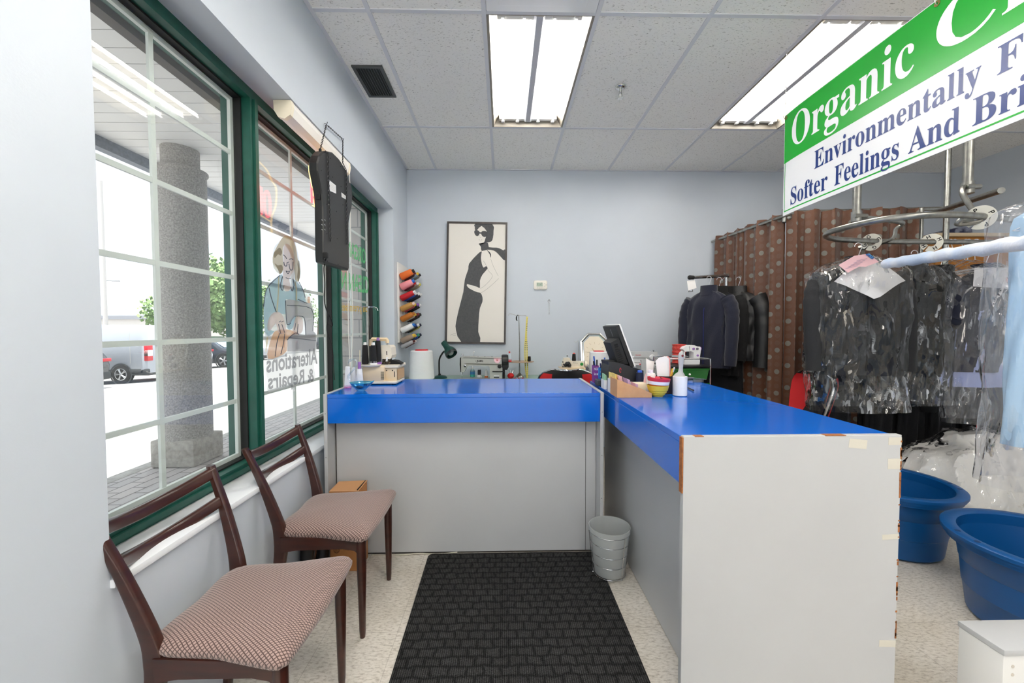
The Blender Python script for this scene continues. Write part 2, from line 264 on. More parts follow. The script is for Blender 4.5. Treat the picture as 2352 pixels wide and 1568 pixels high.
GL={"A":[437,[[-9,0,-9,18,1,19,9,21,17,25,24,30,30,38,36,47,43,60,49,75,206,466,224,465,384,87,392,70,399,55,405,44,411,34,417,27,425,22,433,19,443,18,443,0,229,0,229,18,253,20,270,25,280,34,283,46,283,51,281,59,277,69,273,81,253,132,103,132,79,71,76,59,75,48,78,35,87,26,102,20,124,18,128,18,128,0],[113,161,242,161,177,319]]],"B":[443,[[16,0,16,17,32,19,45,22,55,26,62,32,68,40,72,51,74,65,75,82,75,369,74,382,73,394,72,404,69,412,66,419,62,425,57,429,51,433,44,435,36,437,26,438,15,439,15,455,220,455,297,449,352,429,385,396,396,351,389,313,369,283,335,261,287,247,344,231,385,206,410,173,418,132,415,102,407,76,392,54,371,35,345,19,314,9,278,2,238,0],[182,252,188,252,213,253,234,257,251,263,263,272,273,285,279,301,283,321,285,345,284,367,281,385,276,400,269,412,260,422,248,428,234,433,216,434,206,433,198,432,192,429,188,425,185,419,183,412,182,402,182,391],[222,24,242,26,259,30,273,38,283,49,291,63,296,81,300,103,301,128,299,154,295,176,287,194,277,208,263,218,245,225,223,230,197,231,182,231,182,65,183,55,184,46,187,39,190,33,195,29,202,26,211,25]]],"C":[468,[[257,-11,224,-9,193,-3,164,6,137,20,113,37,91,56,72,79,56,104,43,132,34,162,28,194,26,228,28,262,34,294,43,323,56,351,72,376,92,399,114,418,139,435,166,448,195,458,226,464,259,465,283,464,309,459,337,451,367,440,388,435,399,437,408,443,415,452,419,465,437,465,437,308,420,308,407,338,392,364,375,387,356,407,335,423,313,434,290,441,265,443,212,430,174,389,151,321,144,226,152,138,177,74,219,36,278,24,298,25,318,29,338,35,358,45,377,56,395,71,412,87,428,106,447,89,409,45,365,14,314,-5]]],"E":[442,[[14,0,14,17,30,18,44,20,55,24,62,30,68,37,72,48,74,62,75,78,75,369,74,389,72,405,68,417,62,425,54,431,44,435,31,438,16,439,16,455,399,455,399,320,383,320,378,349,369,373,356,392,340,406,320,417,295,424,266,429,232,430,200,428,195,427,191,424,188,421,186,417,183,388,183,246,193,246,214,247,232,252,247,259,259,269,269,282,277,300,283,321,288,345,304,345,304,118,287,118,285,137,282,154,278,169,273,181,267,192,259,201,251,208,241,213,229,217,216,220,202,222,185,222,183,222,183,67,183,56,185,47,188,40,192,35,198,32,206,29,217,28,230,28,254,28,276,30,295,34,313,39,330,45,345,53,358,63,371,75,382,89,393,105,402,123,411,143,430,143,402,0]]],"F":[404,[[15,0,15,17,31,19,45,23,55,28,62,34,68,42,72,53,74,67,75,84,75,375,74,391,71,405,67,416,61,423,54,429,43,433,30,436,14,439,14,455,394,455,394,320,377,320,374,339,369,357,362,372,355,385,347,397,336,406,324,414,310,420,294,425,275,428,254,430,230,431,200,429,186,421,182,398,182,247,190,247,211,249,229,253,244,260,256,270,266,284,274,301,280,322,284,347,302,347,302,118,285,118,280,146,274,168,266,187,257,200,244,211,229,218,210,222,189,224,182,224,182,81,182,69,183,59,185,50,188,43,191,36,196,31,202,27,210,24,219,21,229,19,242,18,257,17,257,0]]],"O":[525,[[261,-11,236,-10,213,-6,190,-1,169,7,148,17,129,29,111,43,94,58,79,75,66,93,55,113,45,134,37,156,32,179,29,203,28,228,29,252,32,276,37,299,45,321,55,342,66,362,79,380,95,397,112,413,130,426,149,438,170,448,192,456,216,462,240,465,265,466,290,465,313,462,336,456,357,448,378,439,397,427,415,414,431,399,446,382,459,364,471,344,481,323,488,301,494,277,497,253,498,228,497,203,494,179,488,156,481,134,471,113,459,93,446,75,430,58,414,43,395,29,376,17,355,7,333,-1,310,-6,286,-10],[265,12,315,26,351,66,372,133,379,228,377,278,371,321,362,358,348,389,330,412,310,430,286,440,260,443,210,430,174,389,152,322,145,228,147,178,153,135,163,98,177,67,195,43,215,26,238,16]]],"S":[390,[[43,-11,43,158,62,158,72,124,83,94,96,70,111,50,129,34,149,24,172,17,197,15,215,16,231,20,245,27,257,36,266,47,273,60,277,74,279,89,275,110,265,129,248,146,225,160,163,191,135,205,112,221,92,236,77,253,65,270,56,289,51,309,50,332,51,352,54,370,60,387,67,403,77,417,88,429,101,440,115,449,131,457,148,462,166,465,185,466,195,466,206,465,217,463,229,461,242,459,255,456,268,452,282,448,291,446,300,445,307,446,313,450,318,457,320,466,339,466,339,319,322,319,317,337,310,354,303,370,293,385,283,398,272,410,261,420,248,429,235,436,222,441,208,444,194,445,178,443,163,440,151,434,140,426,131,417,125,406,121,394,120,380,121,368,124,356,129,346,137,336,147,328,159,319,173,311,189,303,253,273,273,263,290,253,305,243,317,233,328,222,337,211,344,200,350,188,354,176,357,162,359,148,359,133,358,112,354,93,348,75,339,58,328,43,314,29,298,18,281,8,261,0,240,-6,217,-9,192,-10,158,-8,126,1,98,9,85,12,69,7,61,-11]]],"a":[344,[[255,-10,232,-7,216,1,205,15,200,35,176,16,151,2,124,-6,95,-9,79,-7,64,-4,51,3,40,11,31,22,25,34,21,48,20,63,23,84,31,104,45,121,63,136,88,150,119,164,156,177,199,190,199,241,198,254,196,266,192,275,187,282,180,288,171,292,160,295,148,296,129,294,115,290,107,283,104,274,113,257,118,250,121,243,122,237,123,231,122,222,120,215,116,208,110,202,103,197,95,194,87,191,77,191,67,192,59,194,51,198,45,203,40,210,36,218,34,227,33,236,34,248,37,259,42,269,49,278,58,287,69,295,81,302,95,308,110,312,126,316,143,318,162,318,195,317,223,312,246,304,263,292,276,277,285,259,291,236,293,210,293,62,295,40,304,34,320,42,329,28,312,11,294,-1,275,-8],[151,34,174,41,181,45,187,50,193,56,199,63,199,169,164,157,138,139,123,114,118,84,120,62,126,46,137,37]]],"c":[293,[[156,-10,137,-9,119,-5,103,2,87,11,72,22,59,35,47,51,38,68,30,87,24,106,21,128,19,150,21,174,25,196,31,217,40,237,51,255,64,271,79,285,96,297,114,307,133,313,153,318,175,319,197,318,218,314,235,307,250,298,262,287,271,275,276,261,277,245,277,236,275,228,271,221,266,215,260,210,253,207,245,205,236,204,219,207,206,216,199,230,196,251,197,261,197,271,196,282,190,290,182,295,169,297,144,290,126,269,116,235,112,187,114,153,118,123,126,97,137,76,151,60,166,48,184,41,204,38,222,40,239,47,255,57,271,72,285,60,258,30,227,8,193,-6]]],"d":[370,[[140,-10,123,-9,107,-5,92,1,78,10,65,22,53,35,43,50,35,66,28,85,23,104,20,125,19,147,21,172,24,196,29,217,36,237,45,256,55,272,68,286,81,297,96,306,112,313,128,317,146,318,168,316,189,309,207,297,223,280,223,401,222,411,220,419,217,425,212,430,206,434,198,437,188,438,176,439,176,455,319,455,319,75,319,64,320,54,322,46,325,41,329,36,335,32,343,30,353,28,353,11,325,9,294,6,260,-1,223,-10,223,39,207,18,188,2,166,-7],[171,28,179,29,187,31,194,36,202,41,209,48,215,56,219,66,223,76,223,242,221,250,217,257,213,264,206,270,199,274,191,278,183,280,174,281,159,279,147,273,138,263,130,250,125,232,121,210,118,184,118,153,118,124,120,98,124,76,130,58,137,45,146,36,158,30]]],"e":[301,[[154,-10,135,-9,117,-5,100,1,85,10,70,22,58,35,46,51,37,69,29,88,24,109,21,132,19,157,21,180,24,201,30,222,38,240,47,258,59,273,72,286,87,298,103,307,120,313,138,317,157,318,185,316,209,309,230,297,249,280,264,259,274,234,281,206,283,173,283,166,117,166,123,112,138,73,164,50,199,42,219,45,237,53,254,67,270,86,285,73,258,36,228,11,193,-5],[116,192,201,192,201,215,201,235,199,252,197,266,193,277,188,286,181,292,172,296,161,297,141,291,127,274,119,244,116,203]]],"f":[214,[[15,0,15,16,40,22,50,35,51,40,52,48,52,59,52,73,52,277,16,277,16,310,52,310,52,353,54,378,60,400,71,419,85,436,102,448,123,457,147,463,174,465,194,464,212,460,227,454,240,446,250,436,257,425,262,413,263,400,263,389,260,381,257,373,252,367,246,362,239,358,232,356,224,355,216,356,208,358,201,361,195,365,191,370,187,376,185,383,185,391,185,398,187,405,189,413,193,420,196,426,197,433,196,437,193,441,188,443,180,443,171,442,163,440,157,436,153,430,151,422,149,413,148,402,148,390,148,310,203,310,203,277,148,277,148,65,148,51,150,40,153,32,158,26,164,21,173,18,185,17,199,16,199,0]]],"g":[327,[[146,-140,115,-139,89,-136,66,-130,48,-122,33,-111,22,-100,16,-88,14,-75,18,-59,28,-46,45,-35,69,-26,49,-14,35,-1,26,14,24,30,25,42,28,54,34,64,42,74,53,83,67,92,83,101,102,110,67,128,42,150,27,179,22,212,23,228,27,242,32,255,40,268,49,279,60,289,73,298,88,305,103,311,120,315,138,317,157,318,177,317,196,315,215,310,233,304,317,304,317,268,268,268,278,253,286,237,290,221,291,203,291,189,288,176,283,163,276,151,268,140,258,131,246,123,234,116,220,110,205,106,189,104,172,103,157,103,142,104,133,103,126,102,119,99,112,94,107,89,104,84,101,78,101,71,103,61,111,55,123,50,141,49,175,49,200,48,223,47,242,44,259,40,273,35,285,29,295,22,303,13,308,3,312,-9,315,-22,316,-37,313,-60,305,-80,291,-98,272,-113,248,-125,219,-133,185,-139],[157,124,168,126,178,130,185,136,190,146,194,158,197,173,199,190,199,211,199,232,197,249,194,264,190,276,185,285,178,292,168,296,157,297,146,296,137,292,130,285,124,276,120,264,117,249,115,232,114,211,115,190,117,173,120,158,124,146,130,136,137,130,146,126],[161,-116,205,-113,238,-104,257,-88,263,-66,262,-58,260,-51,255,-45,249,-41,241,-38,231,-36,219,-35,205,-34,97,-34,86,-42,79,-52,75,-62,73,-73,75,-81,79,-89,85,-97,95,-103,107,-109,122,-113,140,-115]]],"i":[198,[[101,362,90,363,81,366,72,370,65,376,58,384,54,393,51,402,50,412,51,423,54,432,58,441,65,449,72,455,81,460,90,462,101,463,111,462,120,460,129,455,137,449,143,441,147,432,150,423,151,412,150,402,147,393,143,384,136,376,129,370,120,366,111,363],[18,0,18,16,27,17,35,19,41,22,45,26,48,30,51,37,52,46,52,56,52,252,52,263,51,272,49,280,47,285,43,288,37,291,30,293,20,293,21,310,148,310,148,56,149,46,150,38,152,31,154,26,158,22,164,19,171,17,180,16,180,0]]],"l":[199,[[18,0,18,16,27,17,35,19,41,22,45,26,48,30,51,37,52,46,52,56,52,398,52,408,51,417,49,424,47,429,43,433,38,436,30,438,20,439,20,455,148,455,148,56,149,46,150,38,152,31,154,26,158,22,164,19,171,17,180,16,180,0]]],"m":[554,[[18,0,18,16,27,17,35,19,41,22,45,26,48,31,51,37,52,46,52,56,52,253,52,263,51,271,49,278,46,284,41,288,36,291,28,293,19,294,19,310,146,310,146,265,166,288,188,305,212,315,237,318,268,315,292,304,310,286,320,261,341,286,364,304,390,315,418,318,455,312,482,292,498,258,504,212,504,56,504,46,505,38,507,31,510,26,514,22,520,19,527,17,536,16,536,0,377,0,377,16,386,17,393,19,399,22,403,26,406,32,408,38,409,46,410,56,410,217,409,230,408,241,406,250,404,258,400,264,394,268,387,270,377,271,363,269,349,263,337,252,324,237,324,56,325,46,326,38,328,32,331,26,335,22,340,19,347,17,356,16,356,0,199,0,199,16,208,17,215,19,221,22,225,26,228,32,230,38,231,46,232,56,232,217,231,230,230,241,228,250,226,258,222,264,216,268,209,270,199,271,184,269,170,262,158,251,146,235,146,56,147,46,148,38,150,32,152,27,156,22,162,19,169,17,177,16,177,0]]],"n":[381,[[18,0,18,16,27,17,35,19,41,22,45,26,48,31,51,37,52,46,52,56,52,253,52,263,51,271,49,278,46,284,41,288,36,291,28,293,19,294,19,310,148,310,148,267,168,290,190,306,215,315,243,318,281,312,309,292,325,258,330,212,330,56,331,46,332,38,334,31,337,26,341,22,347,19,354,17,363,16,363,0,202,0,202,16,207,16,219,19,228,26,233,38,235,56,235,217,235,230,234,241,232,250,229,258,225,264,219,268,212,270,203,271,188,269,173,262,160,251,148,235,148,56,148,46,149,38,151,31,154,26,158,22,164,19,171,17,180,16,180,0]]],"o":[336,[[169,-10,147,-9,127,-5,108,2,90,11,74,23,60,37,48,53,38,70,29,89,24,110,20,131,19,154,20,177,24,199,29,219,38,239,48,256,60,272,74,286,90,297,108,306,127,313,147,317,168,318,189,317,209,313,228,307,245,298,261,286,275,273,287,257,298,240,306,221,312,200,316,178,317,154,316,130,312,108,306,88,298,69,287,51,275,36,261,22,245,11,228,2,210,-5,190,-9],[169,11,182,13,193,18,202,27,209,39,212,47,214,56,216,68,217,81,218,97,219,114,219,133,220,154,219,194,217,227,213,253,208,271,201,283,192,292,181,297,169,299,155,297,144,292,135,283,128,271,123,253,120,227,118,194,117,154,117,134,118,114,118,97,120,82,121,68,123,56,125,47,128,39,135,27,144,18,155,13]]],"r":[287,[[18,0,18,16,27,17,35,19,41,22,45,26,48,30,51,37,52,46,52,56,52,252,52,263,51,273,49,280,46,285,42,289,37,291,29,293,20,293,21,310,146,310,146,252,155,267,165,280,176,292,187,301,199,309,210,314,222,317,233,318,246,317,258,315,267,310,275,304,282,296,286,287,289,277,289,266,289,257,287,248,283,241,278,234,272,229,265,225,257,223,248,222,240,223,233,224,227,227,222,231,207,250,203,254,199,257,194,259,189,260,182,259,175,255,168,250,162,241,156,231,152,220,150,207,149,192,149,56,150,45,152,37,155,30,159,25,165,22,173,19,184,17,197,16,197,0]]],"s":[288,[[151,-10,137,-9,122,-6,105,-1,87,6,73,9,66,8,60,4,55,-1,51,-9,36,-9,36,105,53,105,59,85,66,68,75,52,87,39,99,28,112,21,126,16,140,15,152,16,162,18,171,21,179,27,185,33,189,40,191,49,192,58,190,72,183,84,172,95,156,105,107,130,90,139,76,148,64,158,54,169,47,181,41,193,38,206,37,220,39,241,44,259,53,276,65,291,80,303,98,312,118,317,141,319,166,316,199,308,206,306,213,305,218,306,223,308,227,313,230,319,244,319,244,222,228,222,222,239,215,254,206,266,196,277,186,285,174,291,162,295,149,296,139,296,130,294,123,290,116,286,111,280,108,274,105,267,105,259,105,252,107,244,111,238,115,232,121,227,128,222,137,217,146,212,191,189,207,181,221,172,232,162,241,151,248,140,253,127,256,112,257,95,255,72,250,51,241,33,228,18,212,6,194,-3,174,-8]]],"t":[228,[[124,-9,105,-8,89,-4,76,2,66,10,58,22,53,36,49,52,48,71,48,279,20,279,20,300,39,318,57,336,73,353,88,369,101,384,112,398,121,412,129,424,144,424,144,310,208,310,208,279,144,279,144,82,145,72,146,64,147,57,149,51,152,46,157,43,162,41,168,40,179,42,189,49,198,60,206,75,222,66,205,33,182,9,155,-5]]],"v":[306,[[142,-10,38,248,22,281,18,286,12,290,5,292,-3,293,-3,310,164,310,164,294,156,294,144,293,136,290,131,284,129,276,130,268,185,122,236,253,241,272,239,282,232,289,220,293,203,294,203,310,305,310,305,295,296,292,289,289,283,284,278,279,273,272,269,264,265,254,260,243,160,-10]]],"y":[300,[[52,-140,40,-139,29,-137,19,-132,10,-125,3,-117,-3,-107,-6,-96,-7,-84,-6,-75,-4,-67,0,-60,5,-53,11,-47,18,-43,26,-40,36,-40,44,-40,51,-42,58,-45,64,-49,69,-55,72,-61,74,-68,75,-76,74,-81,74,-87,75,-92,77,-96,81,-98,86,-99,92,-97,99,-92,106,-85,114,-74,129,-44,140,-5,36,251,25,275,15,287,12,290,8,292,3,293,-3,293,-5,293,-5,310,162,310,162,293,136,289,132,287,130,284,129,280,128,275,130,267,133,257,185,119,230,241,236,260,238,274,237,279,236,284,233,287,229,289,203,293,203,310,300,310,300,293,293,293,287,290,282,286,277,281,273,274,268,265,264,254,259,242,162,-24,154,-46,145,-65,137,-82,129,-96,121,-107,113,-117,104,-125,95,-131,86,-135,76,-138,64,-140]]]}
# ------------------------------------------------------------------ the room
XL, XR, YB, YF, ZC = -1.021, 4.779, 4.297, -4.2, 2.98
K['wall'] = mat('pale blue-grey wall paint', (202, 209, 218), 0.42, var=(3, (198, 205, 214)), bump=(140, 0.03), spec=0.35)
K['trimw'] = mat('gloss white sill paint', (232, 235, 240), 0.3)
K['green'] = mat('dark green window frame', (16, 74, 62), 0.42, var=(18, (24, 86, 72)))
K['gasket'] = mat('black gasket', (14, 15, 15), 0.6)
K['sash'] = mat('white window spacer', (226, 230, 226), 0.45)
YW0, YW1, ZS, ZH = 1.035, 3.756, 0.65, 2.41      # window opening
b = B()
b.box(XL - 0.28, XL, YF - 0.1, YW0, 0, 3.3); b.box(XL - 0.28, XL, YW1, YB + 0.1, 0, 3.3)
b.box(XL - 0.28, XL, YW0, YW1, 0, ZS - 0.02); b.box(XL - 0.28, XL, YW0, YW1, ZH, 3.3)
struct(b.build('wall_left', K['wall'], origin=(XL, 0, 0)))
struct(B().box(XL - 0.28, XR + 0.1, YB, YB + 0.1, 0, 3.3).build('wall_back', K['wall'], origin=(0, YB, 0)))
struct(B().box(XR, XR + 0.1, YF, YB, 0, 3.3).build('wall_right', K['wall'], origin=(XR, 0, 0)))
b = B(); b.box(XL, XR, YF - 0.1, YF, 2.9, 3.3); b.box(XL, XR, YF - .1, YF, 0, .06)          # unseen shop front, its openings added to let daylight in
b.box(1.5, XR, YF - .1, YF, .06, 2.9)  # solid stretch added to keep daylight off the right side
for x in (XL, 0.35, 1.42): b.box(x, x + .08, YF - .1, YF, .06, 2.9)
struct(b.build('wall_front', K['wall'], origin=(0, YF, 0)))
# floor: vinyl composition tile
m = bpy.data.materials.new('vinyl composition tile'); t, bs, l = nodes(m)
tc = N(t, 'ShaderNodeTexCoord'); mp = N(t, 'ShaderNodeMapping'); mp.inputs['Scale'].default_value = (1, 2.6, 1); mp.inputs['Rotation'].default_value = (0, 0, 0.5)
l(tc.outputs['Object'], mp.inputs['Vector'])
n1 = N(t, 'ShaderNodeTexNoise', i_Scale=45.0, i_Detail=6.0, i_Roughness=0.7); l(mp.outputs['Vector'], n1.inputs['Vector'])
r1 = N(t, 'ShaderNodeValToRGB'); r1.color_ramp.elements[0].position = 0.33; r1.color_ramp.elements[0].color = lin((168, 160, 148)); r1.color_ramp.elements[1].position = 0.5; r1.color_ramp.elements[1].color = lin((216, 210, 200))
e = r1.color_ramp.elements.new(0.72); e.color = lin((232, 228, 220)); l(n1.outputs['Fac'], r1.inputs['Fac'])
n2 = N(t, 'ShaderNodeTexNoise', i_Scale=1.7, i_Detail=5.0); l(tc.outputs['Object'], n2.inputs['Vector'])
r2 = N(t, 'ShaderNodeValToRGB'); r2.color_ramp.elements[0].position = 0.36; r2.color_ramp.elements[0].color = (0.62, 0.58, 0.5, 1); r2.color_ramp.elements[1].position = 0.56; l(n2.outputs['Fac'], r2.inputs['Fac'])
mm = N(t, 'ShaderNodeMix', data_type='RGBA', blend_type='MULTIPLY'); mm.inputs[0].default_value = 0.6; l(r1.outputs['Color'], mm.inputs[6]); l(r2.outputs['Color'], mm.inputs[7])
sx = N(t, 'ShaderNodeSeparateXYZ'); l(tc.outputs['Object'], sx.inputs[0])
def seam(o): return math_(t, 'LESS_THAN', math_(t, 'ABSOLUTE', math_(t, 'SUBTRACT', math_(t, 'FRACT', math_(t, 'MULTIPLY', o, 1 / 0.305)), 0.5)), 0.004)
sm = math_(t, 'MULTIPLY', math_(t, 'MAXIMUM', seam(sx.outputs['X']), seam(sx.outputs['Y'])), 0.35)
m4 = N(t, 'ShaderNodeMix', data_type='RGBA'); l(sm, m4.inputs[0]); l(mm.outputs[2], m4.inputs[6]); m4.inputs[7].default_value = lin((110, 100, 88))
l(m4.outputs[2], bs.inputs['Base Color']); bs.inputs['Roughness'].default_value = 0.38
struct(B().box(XL - 0.28, XR, YF, YB, -0.1, 0).build('floor', m, origin=(0, 0, 0)))
# ceiling: lay-in tiles
m = bpy.data.materials.new('fissured ceiling tile'); t, bs, l = nodes(m)
tc = N(t, 'ShaderNodeTexCoord'); mp = N(t, 'ShaderNodeMapping'); mp.inputs['Scale'].default_value = (1, 2.2, 1); l(tc.outputs['Object'], mp.inputs['Vector'])
n1 = N(t, 'ShaderNodeTexNoise', i_Scale=70.0, i_Detail=3.0); n1.inputs['Distortion'].default_value = 0.6; l(mp.outputs['Vector'], n1.inputs['Vector'])
r1 = N(t, 'ShaderNodeValToRGB'); r1.color_ramp.elements[0].position = 0.30; r1.color_ramp.elements[0].color = lin((178, 174, 168)); r1.color_ramp.elements[1].position = 0.40; r1.color_ramp.elements[1].color = lin((244, 242, 238)); l(n1.outputs['Fac'], r1.inputs['Fac'])
bp = N(t, 'ShaderNodeBump', i_Strength=0.35, i_Distance=0.004); l(n1.outputs['Fac'], bp.inputs['Height']); l(bp.outputs['Normal'], bs.inputs['Normal'])
l(r1.outputs['Color'], bs.inputs['Base Color']); bs.inputs['Roughness'].default_value = 0.8; K['tile'] = m
K['grid'] = mat('white ceiling grid', (216, 217, 222), 0.4)
xs = [XL] + [-0.711 + 0.61 * k for k in range(10)]
ys = [YF, -2.697, -1.478, -0.259, 0.960, 2.179, 3.398, YB]
FIX = {(2, 5), (5, 5), (2, 2), (5, 2), (1, 3), (3, 3), (6, 3), (1, 1), (4, 1)}
b = B()
for i in range(len(xs) - 1):
    for j in range(len(ys) - 1):
        if (i, j) in FIX: continue
        b.box(xs[i], xs[i + 1], ys[j], ys[j + 1], ZC + 0.004, ZC + 0.02)
ce = struct(b.build('ceiling', K['tile'], origin=(0, 0, ZC)))
b = B()
for x in xs[1:-1]: b.box(x - 0.012, x + 0.012, YF, YB, ZC - 0.001, ZC + 0.012)
for y in ys[1:-1]:
    for i in range(len(xs) - 1): b.box(xs[i] + 0.0125, xs[i + 1] - 0.0125, y - 0.012, y + 0.012, ZC - 0.001, ZC + 0.012)
b.box(XL, XL + 0.022, YF, YB, ZC - 0.002, ZC + 0.01); b.box(XL, XR, YB - 0.022, YB, ZC - 0.002, ZC + 0.01)
b.build('ceiling_grid', K['grid'], ce)
struct(B().box(XL - 0.3, XR + 0.1, YF - 0.1, YB + 0.1, 3.25, 3.33).build('roof', K['wall'], origin=(0, 0, 3.25)))
# ------------------------------------------------------------------ ceiling fittings
K['lampw'] = mat('white enamel', (226, 224, 220), 0.4)
K['ball'] = mat('grey ballast cover', (196, 198, 206), 0.4)
K['tube'] = mat('fluorescent tube', (255, 253, 248), 0.4, emit=((255, 251, 244), TUBE))
K['pan'] = mat('darkened lamp pan', (142, 135, 124), 0.45)  # white enamel darkened in colour so the tube light does not clip it
def troffer(label, x, y):
    T = thing('ceiling_light', label, 'ceiling light', (x, y, ZC), 'recessed fluorescent lights', True)
    hx, hy, h = 0.293, 0.597, 0.085; b = B()
    b.loft([[V((sx * (hx - o), sy * (hy - o * 0.4), z)) for sx, sy in ((-1, -1), (1, -1), (1, 1), (-1, 1))] for o, z in ((0.0, 0.0), (0.015, 0.0), (0.03, 0.03), (0.075, h))], caps=False, smooth=False)
    b.add([(-hx + .075, -hy + .03, h), (hx - .075, -hy + .03, h), (hx - .075, hy - .03, h), (-hx + .075, hy - .03, h)], [[0, 1, 2, 3]])
    b.box(-hx - .01, hx + .01, -hy - .01, hy + .01, h + .004, h + .02)
    for s in (-1, 1): b.box(s * (hx + .002), s * (hx + .012), -hy - .01, hy + .01, 0.0, h + .01); b.box(-hx, hx, s * (hy + .002), s * (hy + .01), 0.0, h + .01)
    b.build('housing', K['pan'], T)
    for s in (-1, 1):
        b = B(); b.box(-0.235, 0.235, s * (hy - .075), s * (hy - .04), 0.03, 0.085, 0.003); b.build('end_plate', K['lampw'], T)
    b = B(); b.prism([(-0.05, -hy + .04, 0.085), (-0.04, -hy + .04, 0.035), (-0.018, -hy + .04, 0.022), (0.018, -hy + .04, 0.022), (0.04, -hy + .04, 0.035), (0.05, -hy + .04, 0.085)], (0, 2 * hy - .08, 0)); b.build('ballast_cover', K['ball'], T)
    for tx in (-0.205, -0.085, 0.085, 0.205):
        b = B(); b.tube([(tx, -0.545, 0.042), (tx, 0.545, 0.042)], 0.0135, 12); tb = b.build('tube', K['tube'], T)
        for s in (-1, 1): b = B(); b.box(tx - 0.014, tx + 0.014, s * 0.545, s * 0.57, 0.02, 0.08, 0.003); b.build('lamp_holder', K['lampw'], tb)
cx = lambda i: (xs[i] + xs[i + 1]) / 2
cy = lambda j: (ys[j] + ys[j + 1]) / 2
troffer('recessed four-tube ceiling light nearest the window wall, in front of the square air diffuser', cx(2), cy(5))
troffer('recessed four-tube ceiling light partly hidden by the hanging green and white sign', cx(5), cy(5))
for i, j, lab in ((2, 2, 'added unseen four-tube ceiling light behind the camera, window half of the shop'), (5, 2, 'added unseen four-tube ceiling light behind the camera, counter half of the shop'), (1, 3, 'added unseen four-tube ceiling light over the camera, hard by the window wall'), (3, 3, 'added unseen four-tube ceiling light over the camera, above the end counter line'), (6, 3, 'added unseen four-tube ceiling light over the camera, above the laundry tubs side'), (1, 1, 'added unseen four-tube ceiling light at the entrance, hard by the window wall'), (4, 1, 'added unseen four-tube ceiling light at the entrance, middle of the shop')): troffer(lab, cx(i), cy(j))  # out-of-view lights added to brighten the room
K['white2'] = mat('white diffuser enamel', (246, 246, 246), .4)
T = thing('air_diffuser', 'white square ceiling air diffuser with a dropped centre plate', 'air diffuser', (cx(2), 1.874, ZC), None, True)
b = B(); b.box(-0.29, 0.29, -0.29, 0.29, -0.006, 0.003, 0.002); b.build('face_plate', K['white2'], T)
b = B(); b.obox((0, 0, -0.022), (0.45, 0.45, 0.012), None, 0.004); b.box(-0.15, 0.15, -0.15, 0.15, -0.018, -0.004); b.build('centre_plate', K['white2'], T)
K['vent'] = mat('dark grey vent metal', (74, 77, 77), 0.45, 0.2)
p = [PZ(*q, ZC) for q in ((806, 150), (878, 152), (911, 224), (848, 222))]
vx0, vx1 = (p[0].x + p[3].x) / 2, (p[1].x + p[2].x) / 2; vy0, vy1 = p[0].y, p[3].y
T = thing('ceiling_vent', 'dark grey louvred air return vent set in a ceiling tile by the window wall', 'vent', ((vx0 + vx1) / 2, (vy0 + vy1) / 2, ZC))
f = 0.022; b = B()
b.box(vx0, vx0 + f, vy0, vy1, ZC - .006, ZC + .004); b.box(vx1 - f, vx1, vy0, vy1, ZC - .006, ZC + .004)
b.box(vx0 + f, vx1 - f, vy0, vy0 + f, ZC - .006, ZC + .004); b.box(vx0 + f, vx1 - f, vy1 - f, vy1, ZC - .006, ZC + .004)
b.build('vent_frame', K['vent'], T)
b = B(); b.box(vx0 + f, vx1 - f, vy0 + f, vy1 - f, ZC + .001, ZC + .0035); b.build('vent_back', K['black'], T)
k = 9
for i in range(k):
    b = B(); x = vx0 + f + (vx1 - vx0 - 2 * f) * (i + 0.5) / k
    b.obox((x, (vy0 + vy1) / 2, ZC - .003), (0.008, vy1 - vy0 - 2 * f, 0.002), M.Rotation(0.7, 3, 'Y')); b.build('louvre', K['vent'], T)
p = PZ(1425, 200, ZC)
T = thing('fire_sprinkler', 'chrome pendent fire sprinkler head under the ceiling tiles', 'sprinkler', p)
b = B(); b.lathe([(0.001, p.z - .012), (0.022, p.z - .012), (0.034, p.z - .004), (0.036, p.z)], (p.x, p.y, 0)); b.build('escutcheon', K['chrome'], T)
b = B(); b.lathe([(0.009, p.z), (0.009, p.z - .04), (0.012, p.z - .045), (0.007, p.z - .05), (0.004, p.z - .06)], (p.x, p.y, 0), 12); b.tube([(p.x - .011, p.y, p.z - .045), (p.x - .014, p.y, p.z - .06), (p.x, p.y, p.z - .075), (p.x + .014, p.y, p.z - .06), (p.x + .011, p.y, p.z - .045)], 0.0022, 6); b.build('sprinkler_body', K['chrome'], T)
b = B(); b.lathe([(0.001, p.z - .076), (0.016, p.z - .077), (0.017, p.z - .079), (0.001, p.z - .080)], (p.x, p.y, 0), 16)
for k in range(12):
    a = k * math.pi / 6; b.obox((p.x + .019 * math.cos(a), p.y + .019 * math.sin(a), p.z - .079), (.006, .003, .0015), M.Rotation(a, 3, 'Z'))
b.build('deflector', K['chrome'], T)
